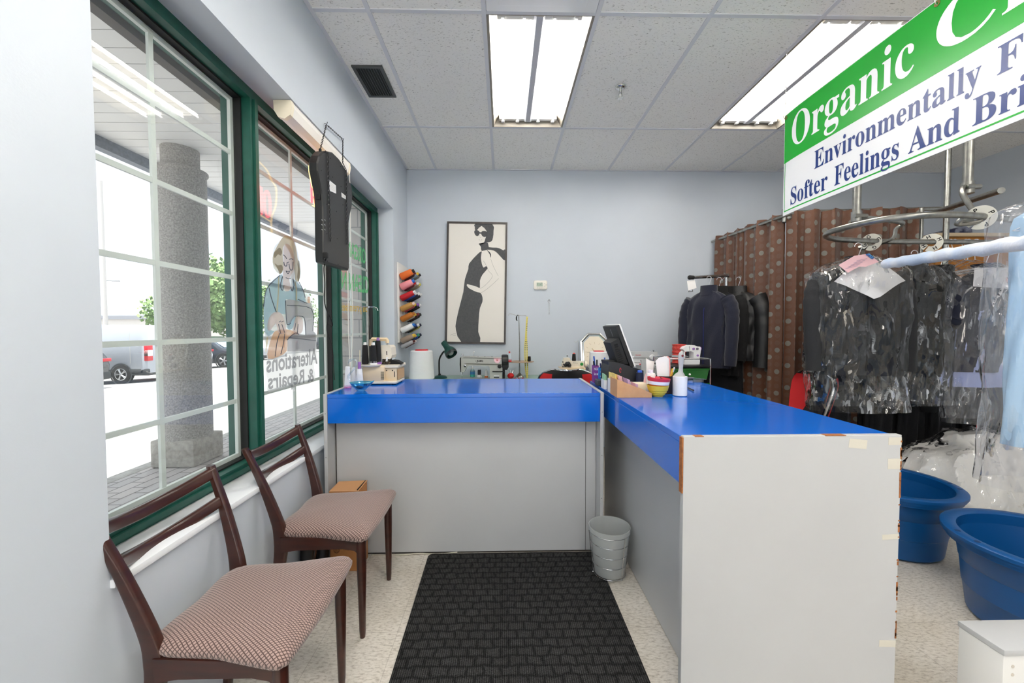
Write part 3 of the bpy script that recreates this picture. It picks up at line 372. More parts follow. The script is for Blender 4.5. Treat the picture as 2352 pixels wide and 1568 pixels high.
# ------------------------------------------------------------------ window wall: three fixed lights in a green frame
GX = -1.235
K['glass'] = sheet('window glass', (0.97, 0.985, 0.98), (1, 1, 1), 0.0, 0.035, (220, 225, 225))
MU1, MU2 = (1.895, 1.95), (2.83, 2.888)
units = [(YW0, MU1[0], 'window_1'), (MU1[1], MU2[0], 'window_2'), (MU2[1], 3.70, 'window_3')]
ff = B(); X0, X1 = -1.30, -1.165
ff.box(X0, X1, YW0, YW1, ZS - .02, ZS + 0.045); ff.box(X0, X1, YW0, YW1, ZH - 0.045, ZH + 0.01)
for a, c in (MU1, MU2): ff.box(X0, X1, a, c, ZS + .045, ZH - .045); ff.box(X1, X1 + 0.012, a + .016, c - .016, ZS + .045, ZH - .045)
ff.box(X0, X1, 3.70, YW1, ZS + .045, ZH - .045); ff.box(X1, X1 + .012, 3.715, 3.74, ZS + .045, ZH - .045); ff.box(X0, X1, YW0 - .005, YW0 + .03, ZS + .045, ZH - .045)
ff.box(X1, X1 + .01, YW0, YW1, ZS + .01, ZS + .032)
struct(ff.build('trim_1', K['green'], origin=(X1, 0, ZS)))
b = B(); b.box(X1 - .005, XL + 0.012, YW0 - .002, YW1 + .002, ZS - .022, ZS, 0.002); struct(b.build('trim_2', K['trimw'], origin=(XL, 0, ZS)))
MZ = [0.965, 1.252, 1.537, 1.828, 2.105]
for y0, y1, nm in units:
    z0, z1 = ZS + .045, ZH - .045
    W = bpy.data.objects.new(nm, None); COL.objects.link(W); W.location = (GX, (y0 + y1) / 2, z0); W['kind'] = 'structure'; BASE[W.name] = V(W.location)
    def rim(o, wd, xa, xb):
        q = B(); q.box(xa, xb, y0 + o, y1 - o, z0 + o, z0 + o + wd); q.box(xa, xb, y0 + o, y1 - o, z1 - o - wd, z1 - o); q.box(xa, xb, y0 + o, y0 + o + wd, z0 + o + wd, z1 - o - wd); q.box(xa, xb, y1 - o - wd, y1 - o, z0 + o + wd, z1 - o - wd); return q
    rim(0.0, 0.008, GX - .03, GX + .03).build('gasket', K['gasket'], W)
    rim(0.008, 0.018, GX - .018, GX - .004).build('spacer', K['sash'], W)
    b = B(); yc = (y0 + y1) / 2
    b.box(GX - .016, GX - .006, yc - .0095, yc + .0095, z0 + .02, z1 - .02)
    for z in MZ: b.box(GX - .0155, GX - .0065, y0 + .02, y1 - .02, z - .0095, z + .0095)
    b.build('muntin_grid', K['sash'], W)
    b = B(); b.box(GX, GX + .003, y0 + .002, y1 - .002, z0 + .002, z1 - .002); b.build('glass_pane', K['glass'], W)
# ------------------------------------------------------------------ outside: walk, lot, canopy, column
def lotz(x, y): return -0.0565 * max(0.0, -x - 3.35) - 0.12 if x < -3.35 else -0.02
K['asphalt'] = mat('bleached asphalt', (140, 139, 138), 0.9, var=(3, (134, 133, 132)), bump=(60, 0.2))
K['stripe'] = mat('white lot paint', (240, 240, 238), 0.8)
b = B(); b.add([(-3.45, -30, -.12), (-3.45, 70, -.12), (-70, 70, lotz(-70, 0)), (-70, -30, lotz(-70, 0))], [[0, 1, 2, 3]])
lot = struct(b.build('ground', K['asphalt'], origin=(-3.45, 0, -.12)))
struct(B().box(-3.33, 14, -30, YF - .12, -0.22, -.02).build('bounce_pavement', mat('added pale bounce apron', (236, 234, 230), .9), origin=(0, -6, 0)))  # unseen pale slab added to bounce sunlight up to the ceiling
# brick pavers
m = bpy.data.materials.new('brick pavers'); t, bs, l = nodes(m)
tc = N(t, 'ShaderNodeTexCoord'); mp = N(t, 'ShaderNodeMapping'); mp.inputs['Rotation'].default_value = (0, 0, math.pi / 2); br = N(t, 'ShaderNodeTexBrick', i_Scale=1.0); l(tc.outputs['Object'], mp.inputs['Vector'])
br.inputs['Brick Width'].default_value = 0.22; br.inputs['Row Height'].default_value = 0.11; br.inputs['Mortar Size'].default_value = 0.006
br.inputs['Color1'].default_value = lin((190, 181, 177)); br.inputs['Color2'].default_value = lin((176, 170, 168)); br.inputs['Mortar'].default_value = lin((112, 108, 104)); l(mp.outputs['Vector'], br.inputs['Vector'])
l(br.outputs['Color'], bs.inputs['Base Color']); bs.inputs['Roughness'].default_value = 0.9
K['conc'] = mat('rough concrete', (188, 184, 178), 0.95, var=(14, (150, 146, 141)), bump=(60, 0.6))
struct(B().box(-3.33, -1.75, -20, 40, -0.22, 0.0).build('sidewalk', m, origin=(-2.5, 0, 0)))
struct(B().box(-1.75, XL - 0.28, -20, 40, -0.22, 0.005).box(-3.47, -3.33, -20, 40, -0.3, 0.004, 0.01).build('path', K['conc'], origin=(-1.5, 0, 0)))
SOF, FX = 3.02, -3.62
K['soffit'] = mat('grey-white soffit boards', (222, 221, 220), 0.6, bump=(30, 0.1))
K['groove'] = mat('soffit groove', (96, 97, 98), 0.8)
b = B(); y = -6.0
while y < 24: b.box(FX, -2.12, y, y + 0.142, SOF, SOF + .02); y += 0.15
b.box(FX, -1.3, -6, 24, SOF + .02, SOF + .06, 0, 1)
b.box(FX - .06, FX + .03, -6, 24, SOF - .10, SOF + .3, 0, 2); b.box(-2.17, -2.10, -6, 24, SOF - .05, SOF + .02, 0, 3); b.box(-2.10, -1.3, -6, 24, SOF - .005, SOF + .02, 0, 4)
struct(b.build('trim_3', [K['soffit'], K['groove'], mat('fascia', (120, 126, 138), 0.6, var=(40, (84, 90, 102))), mat('brown lintel edge', (70, 62, 56), 0.7), mat('grey-green header panel', (92, 108, 104), 0.6, var=(5, (78, 94, 90)))], origin=(FX, 0, SOF)))
m = mat('speckled concrete column', (178, 173, 168), 0.95, var=(75, (126, 122, 118), 0.2), bump=(120, 0.3))
T = thing('concrete_column', 'round speckled concrete column on a square block outside the window', 'column', (-3.10, 3.95, 0.0))
b = B(); b.lathe([(0.20, 0.24), (0.20, 2.78), (0.215, 2.80), (0.215, 2.82), (0.15, 2.84), (0.15, SOF)], (-3.10, 3.95, 0), 32); b.build('shaft', m, T)
b = B(); b.obox((-3.10, 3.95, 0.13), (0.40, 0.40, 0.255), None, 0.014); o = b.build('plinth', mat('chipped concrete', (182, 176, 167), 0.95, var=(20, (140, 135, 127)), bump=(40, 1.0)), T)
mb = bpy.data.materials.new('tan block masonry'); t, bs, l = nodes(mb)
tc = N(t, 'ShaderNodeTexCoord'); mp = N(t, 'ShaderNodeMapping'); mp.inputs['Rotation'].default_value = (math.pi / 2, 0, 0); br = N(t, 'ShaderNodeTexBrick', i_Scale=1.0); l(tc.outputs['Object'], mp.inputs['Vector']); l(mp.outputs['Vector'], br.inputs['Vector'])
br.inputs['Brick Width'].default_value = 0.6; br.inputs['Row Height'].default_value = 0.2; br.inputs['Mortar Size'].default_value = 0.006
br.inputs['Color1'].default_value = lin((190, 181, 174)); br.inputs['Color2'].default_value = lin((178, 169, 162)); br.inputs['Mortar'].default_value = lin((118, 112, 107)); l(br.outputs['Color'], bs.inputs['Base Color']); bs.inputs['Roughness'].default_value = 0.9
struct(B().box(-1.86, -1.30, 4.40, 4.9, 0, SOF).build('pillar', mb, origin=(-1.58, 4.4, 0)))
# ------------------------------------------------------------------ counters
K['blue'] = mat('blue laminate', (0, 100, 206), 0.13, spec=0.75, bump=(25, 0.008))
K['lamw'] = mat('white laminate panel', (188, 190, 192), 0.38, var=(2.5, (183, 184, 186)))
K['chip'] = mat('brown particle board edge', (176, 112, 62), 0.85, var=(80, (120, 70, 36)))
K['edge'] = mat('dark joint', (70, 66, 62), 0.8)
K['tape'] = mat('yellowed clear tape', (206, 202, 190), 0.25)
ZT = 0.946
T = thing('service_counter', 'blue topped white service counter running along the rear of the waiting area', 'counter', (-0.2, 2.20, 0))
def panel(nm, par, x0, x1, y0, y1, z0, z1, mt=None):
    q = B(); q.box(x0, x1, y0, y1, z0, z1, 0.0012, 0, None, 1); return q.build(nm, mt or K['lamw'], par)
panel('worktop', T, -0.956, 0.530, 2.168, 2.805, ZT - 0.022, ZT - 0.002, K['blue'])
panel('fascia', T, -0.956, 0.530, 2.168, 2.186, ZT - 0.160, ZT - 0.0225, K['blue'])
for x0, x1 in ((-0.976, -0.957), (0.531, 0.550)):
    s = panel('side_panel', T, x0, x1, 2.164, 2.81, 0, ZT + 0.001)
    for z in (0.12, 0.36, 0.60, 0.84): q = B(); q.lathe([(0.0022, -0.0005), (0.0022, 0.0005)], ((x0 + x1) / 2, 2.1637, z), 8, 0, M.Rotation(math.pi / 2, 3, 'X')); q.build('nail_head', K['edge'], s)
panel('front_panel', T, -0.956, 0.530, 2.268, 2.284, 0.012, ZT - 0.025)
panel('kick_gap', T, -0.950, 0.525, 2.275, 2.29, 0.0, 0.0118, K['edge'])
panel('corner_batten', T, -0.955, -0.9515, 2.262, 2.2675, 0.012, ZT - 0.165, K['edge'])
panel('corner_batten', T, 0.470, 0.4725, 2.2655, 2.2677, 0.012, ZT - 0.165, K['edge'])
T = thing('end_counter', 'blue topped white counter projecting towards the entrance with scuffed end panel', 'counter', (0.95, 1.9, 0))
panel('worktop', T, 0.581, 1.292, 1.292, 2.66, ZT - 0.022, ZT, K['blue'])
panel('fascia', T, 0.581, 0.599, 1.292, 2.66, ZT - 0.160, ZT - 0.0225, K['blue'])
ep = panel('end_panel', T, 0.5835, 1.307, 1.270, 1.2915, 0, ZT + 0.002)
panel('side_panel', T, 0.682, 0.700, 1.2925, 2.66, 0.006, ZT - 0.0225)
panel('back_panel', T, 1.270, 1.288, 1.2925, 2.66, 0.0, ZT - 0.0225)
q = B(); random.seed(3)
q.box(0.5790, 0.5834, 1.2705, 1.291, ZT - 0.185, ZT - 0.002)
for k in range(26):
    z = random.uniform(0.25, 0.93); h = random.choice((0.004, 0.006, 0.012, 0.03)); q.box(1.3055 - random.uniform(.001, .004), 1.3078, 1.2692, 1.2925, z, z + h)
for x, w_ in ((1.05, .05), (1.1, .02), (0.62, .03)): q.box(x, x + w_, 1.2692, 1.2915, ZT + .0005, ZT + .0024)
q.build('chipped_edge', K['chip'], ep)
for x0, x1, z0, z1, a in ((1.13, 1.19, .905, .935, .1), (1.262, 1.306, .915, .94, 0), (1.262, 1.306, .835, .87, 0), (1.25, 1.307, .60, .617, -.05), (1.25, 1.306, .235, .258, .04)):
    q = B(); q.obox(((x0 + x1) / 2, 1.2696, (z0 + z1) / 2), (x1 - x0, .0006, z1 - z0), M.Rotation(a, 3, 'Y')); q.build('tape_strip', K['tape'], ep)
# ------------------------------------------------------------------ chairs
m = bpy.data.materials.new('mauve brown lattice fabric'); t, bs, l = nodes(m)
uv = N(t, 'ShaderNodeUVMap'); sx = N(t, 'ShaderNodeSeparateXYZ'); l(uv.outputs['UV'], sx.inputs[0])
pa = math_(t, 'MULTIPLY', sx.outputs['X'], 1 / 0.0135); pb = math_(t, 'MULTIPLY', sx.outputs['Y'], 1 / 0.0085)
da = math_(t, 'ABSOLUTE', math_(t, 'SUBTRACT', math_(t, 'FRACT', math_(t, 'ADD', pa, pb)), 0.5)); db = math_(t, 'ABSOLUTE', math_(t, 'SUBTRACT', math_(t, 'FRACT', math_(t, 'SUBTRACT', pa, pb)), 0.5))
mn = math_(t, 'MINIMUM', da, db); rr = N(t, 'ShaderNodeValToRGB'); rr.color_ramp.elements[0].position = 0.07; rr.color_ramp.elements[0].color = lin((78, 58, 54)); rr.color_ramp.elements[1].position = 0.2; rr.color_ramp.elements[1].color = lin((172, 146, 138))
l(mn, rr.inputs['Fac']); l(rr.outputs['Color'], bs.inputs['Base Color']); bs.inputs['Roughness'].default_value = 0.85; bs.inputs['Sheen Weight'].default_value = 0.3
bp = N(t, 'ShaderNodeBump', i_Strength=0.5, i_Distance=0.002); l(mn, bp.inputs['Height']); l(bp.outputs['Normal'], bs.inputs['Normal']); K['seat'] = m
K['wood'] = mat('dark mahogany stain', (46, 22, 17), 0.32, var=(9, (66, 30, 20)), coat=0.25, stretch=(1, 1, 6))
def bar(pts, wx, wy, n=5):
    """rectangular-section member through pts (x, y, z) with rounded edges"""
    rings = []
    for k, p in enumerate(pts):
        a = wx[k] if isinstance(wx, (list, tuple)) else wx; c = wy[k] if isinstance(wy, (list, tuple)) else wy
        rings.append([V((p[0] + x, p[1] + y, p[2])) for x, y in rect2(-a / 2, a / 2, -c / 2, c / 2, min(a, c) * 0.3, 3)])
    return rings
def dining_chair(label, loc):
    T = thing('dining_chair', label, 'chair', loc, 'waiting chairs by the window', True)
    # local frame: faces +x, floor at z = 0, seat centre at the origin; wall plane is at x = -0.275
    for s in (-1, 1):
        q = B(); pts = [(-0.245, s * .168, 0), (-0.222, s * .166, .18), (-0.198, s * .165, .34), (-0.194, s * .168, .42), (-0.205, s * .176, .50), (-0.252, s * .192, .66), (-0.302, s * .205, .79), (-0.309, s * .207, .81)]
        cp = curve(pts, 4); n = len(cp); wx = []
        for i in range(n):
            z = cp[i].z; wx.append(0.026 + 0.030 * max(0, 1 - abs(z - .40) / .34) if z < .79 else 0.026 * (1 - 12 * (z - .79)))
        q.loft(bar(cp, wx, [0.027] * n)); q.build('back_leg', K['wood'], T)
        q = B(); q.lathe([(0.0105, 0), (0.013, .03), (0.019, .30), (0.0195, .40), (0.0195, .425)], (0.152, s * .193, 0), 14); q.build('front_leg', K['wood'], T)
    for z0, h, sx_ in ((0.770, 0.036, -0.294), (0.675, 0.035, -0.258)):
        q = B(); rings = []
        for k in range(17):
            u = k / 16 * 2 - 1; bow = -0.055 * (1 - u * u); half = 0.203 if z0 > .7 else 0.196; y = u * half
            c = V((sx_ + bow + .003, y, z0 - 0.040 * (1 - u * u))); lean = 0.36
            rings.append([c + V((a - lean * zz * .8, 0, zz)) for a, zz in rect2(-.010, .010, 0, h, .008, 3)])
        q.loft(rings); q.build('back_rail', K['wood'], T)
    for s in (-1, 1):
        q = B(); q.prism([(-.19, s * .166, .425), (.15, s * .186, .425), (.15, s * .186, .355), (.125, s * .184, .375), (.08, s * .182, .382), (-.12, s * .170, .372), (-.185, s * .166, .36)], (0, s * .018, 0)); q.build('side_apron', K['wood'], T)
    q = B(); q.box(.138, .158, -.185, .185, .385, .425, .002); q.build('front_apron', K['wood'], T)
    q = B(); q.box(-.205, -.187, -.165, .165, .37, .425, .002); q.build('rear_apron', K['wood'], T)
    # seat cushion: rounded trapezoid with a domed top
    def outline(u):
        pts = [(-.205, -.165), (-.02, -.195), (.145, -.232), (.178, -.225), (.190, -.19), (.198, 0), (.190, .19), (.178, .225), (.145, .232), (-.02, .195), (-.205, .165), (-.212, 0)]
        c = blob(pts, 6); k = int(u) % len(c); return c[k]
    nn = 72; q = B(); lev = [(0.965, .424), (1.0, .436), (1.005, .446), (0.985, .456), (0.93, .466), (0.80, .475), (0.6, .481), (0.35, .484), (0.1, .485)]
    rings = [[V((outline(j)[0] * k, outline(j)[1] * k, z)) for j in range(nn)] for k, z in lev]
    vs = [p for r_ in rings for p in r_]; fs = []; uvs = []
    for i in range(len(lev) - 1):
        for j in range(nn):
            a, b_, c, d = i * nn + j, i * nn + (j + 1) % nn, (i + 1) * nn + (j + 1) % nn, (i + 1) * nn + j
            fs.append([a, b_, c, d]); 
            def uvp(ix, lv):
                x, y, z = vs[ix]; k = 1 + (0.02 * max(0, 3 - lv)); return (x * k, y * k)
            uvs.append([uvp(a, i), uvp(b_, i), uvp(c, i + 1), uvp(d, i + 1)])
    q.add(vs, fs, 0, True, uvs); q.add(rings[-1], [list(range(nn))], 0, True, [[(p.x, p.y) for p in rings[-1]]]); q.add(rings[0], [list(range(nn))[::-1]], 0, False, [[(p.x, p.y) for p in rings[0]][::-1]])
    q.build('seat_cushion', K['seat'], T)
    return T
ch = dining_chair('dark wooden dining chair with patterned mauve seat, the nearer of the two under the window', (-0.745, 1.232, 0))
ch.rotation_euler = (0, 0, 0.0)
dup(ch, (-0.750, 1.846, 0), 'dark wooden dining chair with patterned mauve seat, the farther one beside the cardboard box', 'waiting chairs by the window')
# ------------------------------------------------------------------ rug
m = bpy.data.materials.new('charcoal ribbed rug'); t, bs, l = nodes(m)
tc = N(t, 'ShaderNodeTexCoord'); br = N(t, 'ShaderNodeTexBrick', i_Scale=1.0)
nd = N(t, 'ShaderNodeTexNoise', i_Scale=22.0, i_Detail=2.0); l(tc.outputs['Object'], nd.inputs['Vector'])
vm = N(t, 'ShaderNodeVectorMath', operation='MULTIPLY_ADD'); vm.inputs[1].default_value = (.03, .03, 0); l(nd.outputs['Color'], vm.inputs[0]); l(tc.outputs['Object'], vm.inputs[2]); l(vm.outputs[0], br.inputs['Vector'])
br.inputs['Brick Width'].default_value = 0.066; br.inputs['Row Height'].default_value = 0.045; br.inputs['Mortar Size'].default_value = 0.011; br.inputs['Mortar Smooth'].default_value = 1.0
br.inputs['Color1'].default_value = (0.034, 0.034, 0.035, 1); br.inputs['Color2'].default_value = (0.042, 0.042, 0.043, 1); br.inputs['Mortar'].default_value = (0.016, 0.016, 0.0165, 1)
wv = N(t, 'ShaderNodeTexWave', i_Scale=38.0, i_Distortion=3.5, i_Detail=2.0); wv.inputs['Detail Scale'].default_value = 12.0; l(tc.outputs['Object'], wv.inputs['Vector'])
ns = N(t, 'ShaderNodeTexNoise', i_Scale=420.0, i_Detail=3.0); l(tc.outputs['Object'], ns.inputs['Vector'])
m1 = N(t, 'ShaderNodeMix', data_type='RGBA', blend_type='MULTIPLY'); m1.inputs[0].default_value = 0.75; l(br.outputs['Color'], m1.inputs[6])
r1 = N(t, 'ShaderNodeValToRGB'); r1.color_ramp.elements[0].color = (.45, .45, .45, 1); r1.color_ramp.elements[1].color = (2.0, 2.0, 2.0, 1); l(wv.outputs['Fac'], r1.inputs['Fac']); l(r1.outputs['Color'], m1.inputs[7])
m2 = N(t, 'ShaderNodeMix', data_type='RGBA', blend_type='MULTIPLY'); m2.inputs[0].default_value = 0.9; l(m1.outputs[2], m2.inputs[6]); r2 = N(t, 'ShaderNodeValToRGB'); r2.color_ramp.elements[0].position = .35; r2.color_ramp.elements[1].position = .7; r2.color_ramp.elements[0].color = (.35, .35, .35, 1); r2.color_ramp.elements[1].color = (2.4, 2.4, 2.3, 1); l(ns.outputs['Fac'], r2.inputs['Fac']); l(r2.outputs['Color'], m2.inputs[7])
l(m2.outputs[2], bs.inputs['Base Color']); bs.inputs['Roughness'].default_value = 0.95; bs.inputs['Specular IOR Level'].default_value = 0.1
bp = N(t, 'ShaderNodeBump', i_Strength=0.9, i_Distance=0.004); l(math_(t, 'ADD', math_(t, 'MULTIPLY', ns.outputs['Fac'], .8), wv.outputs['Fac']), bp.inputs['Height']); l(bp.outputs['Normal'], bs.inputs['Normal'])
q = B(); pl = [(x + (.018 if x > 0 and y < 1.5 else 0) + (.03 if x < 0 and y < 1.5 else 0), y, .0005) for x, y in rect2(-0.432, 0.526, -0.15, 2.256, 0.03, 5)]; q.prism(pl, (0, 0, .0085))
T = q.build('entrance_rug', m, origin=(0, 1.05, 0)); tag(T, 'charcoal ribbed entrance rug lying before the blue counter', 'rug')
# ------------------------------------------------------------------ waste bin
m = sheet('frosted polypropylene', (0.93, 0.94, 0.94), (1, 1, 1), 0.25, 0.62, (226, 229, 228))
bx, by = 0.556, 2.058
BS = 0.93
T = thing('waste_bin', 'frosted white plastic waste bin in a chrome wire holder standing on the rug edge', 'waste bin', (bx, by, 0.010))
z0 = 0.017; q = B(); q.lathe([(0.001, z0), (0.078, z0), (0.082, z0 + .005), (0.103, .236), (0.1065, .238), (0.1075, .262), (0.1045, .262), (0.101, .236), (0.080, z0 + .009), (0.001, z0 + .006)], (bx, by, 0), 40, caps=False); q.build('liner', m, T)
q = B()
for z in (0.0155, .075, .13, .185, .235): r_ = 0.0835 + (z - .015) * .0955; q.tube([(bx + r_ * math.cos(a * math.pi / 18), by + r_ * math.sin(a * math.pi / 18), z) for a in range(36)], .0017, 6, True)
w_ = q.build('wire_hoop', K['chrome'], T)
for a in (-1.05, 1.05, 3.14159):
    q = B(); q.tube([(bx + r_ * math.cos(a), by + r_ * math.sin(a), z) for r_, z in ((.087, .0125), (.0875, .02), (.1085, .238))], .0019, 6); q.ball((bx + .0875 * math.cos(a), by + .0875 * math.sin(a), .0145), .0045); q.build('wire_upright', K['chrome'], T)
# ------------------------------------------------------------------ cardboard box and black shoes between chair and counter
K['card'] = mat('brown corrugated card', (196, 134, 80), 0.8, var=(6, (186, 124, 72)))
K['ink'] = mat('black print', (28, 24, 22), 0.8)
x0, x1, y0, y1, h = -0.932, -0.775, 2.115, 2.245, 0.432
T = thing('cardboard_box', 'tall brown cardboard box printed OPEN THIS END against the counter', 'box', ((x0 + x1) / 2, (y0 + y1) / 2, 0))
q = B(); q.box(x0, x1, y0, y1, 0, h, .002); q.build('carton', K['card'], T)
q = B(); q.prism([(x0 + .001, y0 - .0015, h + .0005), (x1 - .001, y0 - .0015, h + .0005), (x1 + .001, y0 + .004, h + .0035), (x1 + .003, y1, h + .008), (x0, y1, h + .003)], (0, 0, .003)); q.build('lid_flap', mat('card flap', (214, 160, 112), 0.8), T)
q = B(); q.box(x1 - .01, x1 - .006, y0 + .002, y1 - .002, h + .0062, h + .0115); q.build('flap_slot', K['ink'], T)
q = B()
def on_box(zb, xb, sz): return lambda x, y: V((xb + x, y0 - .0007, zb + y))
q.flat(text('OPEN THIS END', .016, .108, .0006), on_box(h - .033, x0 + .026, 1)); q.flat(text('NOT A FRAGILE ITEM', .008, .08, .0003), on_box(h - .062, x0 + .022, 1))
q.tube([(x0 + .035 + .014 * math.cos(k * math.pi / 12), y0 - .0006, .115 + .014 * math.sin(k * math.pi / 12)) for k in range(24)], .0011, 5, True); q.flat(text('UL', .016, .014), on_box(.109, x0 + .028, 1)); q.flat(text('Corrugated', .008, .045), on_box(.115, x0 + .07, 1))
q.build('printing', K['ink'], T)
K['leather'] = mat('black leather', (16, 15, 16), 0.45)
def boot(label, x, y, rz):
    T = thing('boot', label, 'boot', (x, y, 0), 'black boots beside the box', True, rz)
    q = B(); rings = []
    for z, cx_, a, c in ((.012, .03, .055, .030), (.05, .025, .055, .032), (.085, .008, .046, .031), (.12, -.006, .034, .029), (.2, -.008, .032, .029), (.235, -.010, .034, .030)):
        rings.append([V((cx_ + a * math.cos(k * math.pi / 8), c * math.sin(k * math.pi / 8), z)) for k in range(16)])
    q.loft(rings, caps=True); q.build('boot_upper', K['leather'], T)
    q = B(); q.prism([(.03 + .06 * math.cos(k * math.pi / 8), .033 * math.sin(k * math.pi / 8), 0) for k in range(16)], (0, 0, .0118)); q.build('boot_sole', K['rubber'], T)
boot('black boot standing against the wall under the window sill', -0.978, 1.955, -1.57)
boot('black boot standing between the other boot and the cardboard box', -0.968, 2.105, -1.65)
q = B(); q.tube(curve([(-.755, 2.258, .004), (-.60, 2.255, .004), (-.52, 2.257, .009), (-.47, 2.2665, .005), (-.44, 2.264, .004), (-.36, 2.262, .004), (-.27, 2.262, .012)], 5), .0028, 6)
tag(q.build('floor_cable', mat('cream cable', (214, 206, 190), 0.5)), 'thin cream cable lying along the foot of the counter', 'cable')
# ------------------------------------------------------------------ hanging sign
SX, SY0, SY1, SZ0, SZ1 = 1.725, 2.462, 0.03, 1.992, 2.602
K['signw'] = mat('white corrugated plastic', (240, 241, 243), 0.28)
K['signg'] = mat('sign green', (12, 168, 46), 0.28)
K['signb'] = mat('sign navy', (18, 52, 122), 0.3)
K['signl'] = mat('sign white lettering', (250, 250, 252), 0.3)
T = thing('hanging_sign', 'long white and green plastic sign reading Organic, hung on chains from the ceiling', 'sign', (SX, (SY0 + SY1) / 2, SZ0))
def bend(y):                                     # the free end bows slightly
    u = max(0.0, y - 2.28) / 0.18; return 0.010 * u * u
q = B(); nseg = 40
def sgn(y, z, d=0.0): return V((SX + bend(y) + d, y, z))
ysn = [SY1 + (SY0 - SY1) * (k / nseg) ** 0.7 for k in range(nseg + 1)]
q.loft([[sgn(y, SZ0, 0), sgn(y, SZ1, 0), sgn(y, SZ1, .004), sgn(y, SZ0, .004)] for y in ysn], smooth=False)
sb = q.build('sign_board', K['signw'], T)
q = B(); q.grid(nseg, 4, lambda a, c: sgn(SY1 + (SY0 - .004 - SY1) * a ** .7, 2.309 + (SZ1 - .004 - 2.309) * c, -.0006)); q.build('green_band', K['signg'], T)
q = B()
for z0, z1 in ((SZ0 + .020, SZ0 + .027),): q.grid(nseg, 1, lambda a, c: sgn(SY1 + (SY0 - .012 - SY1) * a ** .7, z0 + (z1 - z0) * c, -.0006))
q.grid(2, 6, lambda a, c: sgn(SY0 - .016 + .005 * a, SZ0 + .020 + (2.309 - SZ0 - .02) * c, -.0006)); q.build('border_line', K['signg'], T)
GC = {}
def glyphs(body, cap, width):
    """serif lettering: list of (2-D mesh) with total width; cap height in metres"""
    k = cap / max(GL['E'][1][0][1::2]); x = 0; out = []
    for ch in body:
        if ch == ' ': x += 260; continue
        adv, loops = GL[ch]
        if ch not in GC: GC[ch] = fill([[(lp[i], lp[i + 1]) for i in range(0, len(lp), 2)] for lp in loops])
        out.append((GC[ch], x)); x += adv
    tot = max(x_ + max(p[0] for p in g[0]) for g, x_ in out); sx_ = width / tot
    return [([((p[0] + x_) * sx_, p[1] * k) for p in g[0]], g[1]) for g, x_ in out]
def sign_line(name, body, cap, u0, u1, z, mt):
    q = B()
    for g in glyphs(body, cap, u1 - u0): q.flat(g, lambda x, y: sgn(SY0 - u0 - x, z + y, -.0014))
    q.build(name, mt, T)
sign_line('lettering', 'Organic', 0.183, .066, .790, 2.376, K['signl'])
sign_line('lettering', 'Cle', 0.183, .862, 1.30, 2.376, K['signl'])
sign_line('lettering', 'Environmentally', 0.097, .256, 1.030, 2.178, K['signb'])
sign_line('lettering', 'F', 0.097, 1.075, 1.145, 2.178, K['signb'])
sign_line('lettering', 'Softer', 0.098, .068, .352, 2.038, K['signb'])
sign_line('lettering', 'Feelings', 0.098, .395, .735, 2.038, K['signb'])
sign_line('lettering', 'And', 0.098, .778, .968, 2.038, K['signb'])
sign_line('lettering', 'Bri', 0.098, 1.006, 1.165, 2.038, K['signb'])
K['brass'] = mat('brass grommet', (170, 140, 96), 0.3, 1.0)
def chain(q, a, c, link=0.013, r=0.0011, n=6):
    a, c = V(a), V(c); L_ = (c - a).length; k = max(2, int(L_ / (link * .8))); d = (c - a).normalized(); u = d.orthogonal().normalized(); w_ = d.cross(u)
    for i in range(k):
        o = a + (c - a) * ((i + .5) / k); s_ = u if i % 2 else w_
        q.tube([o + d * (link * .5 * math.cos(j * math.pi / 4)) + s_ * (link * .24 * math.sin(j * math.pi / 4)) for j in range(8)], r, 4, True)
for y in (2.446, 1.588, 0.80):
    q = B(); rt = M.Rotation(math.pi / 2, 3, 'Y'); q.lathe([(.005, -.003), (.011, -.003), (.011, .007), (.005, .007)], (SX + bend(y), y, SZ1 - .018), 16, 0, rt, caps=False); q.build('grommet', K['brass'], T)
    q = B(); q.tube([(SX + .002 + .013 * math.cos(j * math.pi / 7), y, SZ1 - .006 + .018 * math.sin(j * math.pi / 7)) for j in range(14)], .0013, 5, True); q.build('chain_ring', K['steel'], T)
    q = B(); chain(q, (SX + .002, y, SZ1 + .010), (SX + .002, y, ZC - .004)); q.build('chain', K['steel'], T)
# ------------------------------------------------------------------ framed picture
K['canvas'] = mat('cream canvas', (234, 229, 221), 0.7, bump=(300, 0.05)); K['frameb'] = mat('black brown frame', (44, 38, 36), 0.35, var=(20, (70, 62, 58)))
K['charc'] = mat('charcoal paint', (72, 73, 75), 0.7, var=(60, (86, 87, 89)))
PYF = YB - 0.034
pc = [PY(*c, PYF) for c in ((1027.0, 508.0), (1165.5, 510.5), (1161.5, 790.5), (1022.0, 788.5))]
def pic(u, v_, d=0.0):       # u, v in 0..1 across the frame's outer edge
    p = (pc[0] * (1 - u) + pc[1] * u) * (1 - v_) + (pc[3] * (1 - u) + pc[2] * u) * v_; return V((p.x, PYF - d, p.z))
def zp(x, y):                # pixels of a x4.9 enlargement -> (u, v) on the frame
    px, py = 1000 + x / 4.9, 490 + y / 4.9; v_ = (py - 508.8) / 280.3; xl = 1027.0 - 5 * v_; xr = 1165.5 - 4 * v_; return (px - xl) / (xr - xl), v_
T = thing('framed_picture', 'tall framed black and cream picture of a woman in sunglasses and long dress', 'picture', pic(.5, .5))
fw, fh = 0.030, 0.0155
q = B()
for a, c in (((0, 0), (1, fh)), ((0, 1 - fh), (1, 1)), ((0, fh), (fw, 1 - fh)), ((1 - fw, fh), (1, 1 - fh))):
    q.prism([pic(a[0], a[1]), pic(c[0], a[1]), pic(c[0], c[1]), pic(a[0], c[1])], (0, .028, 0))
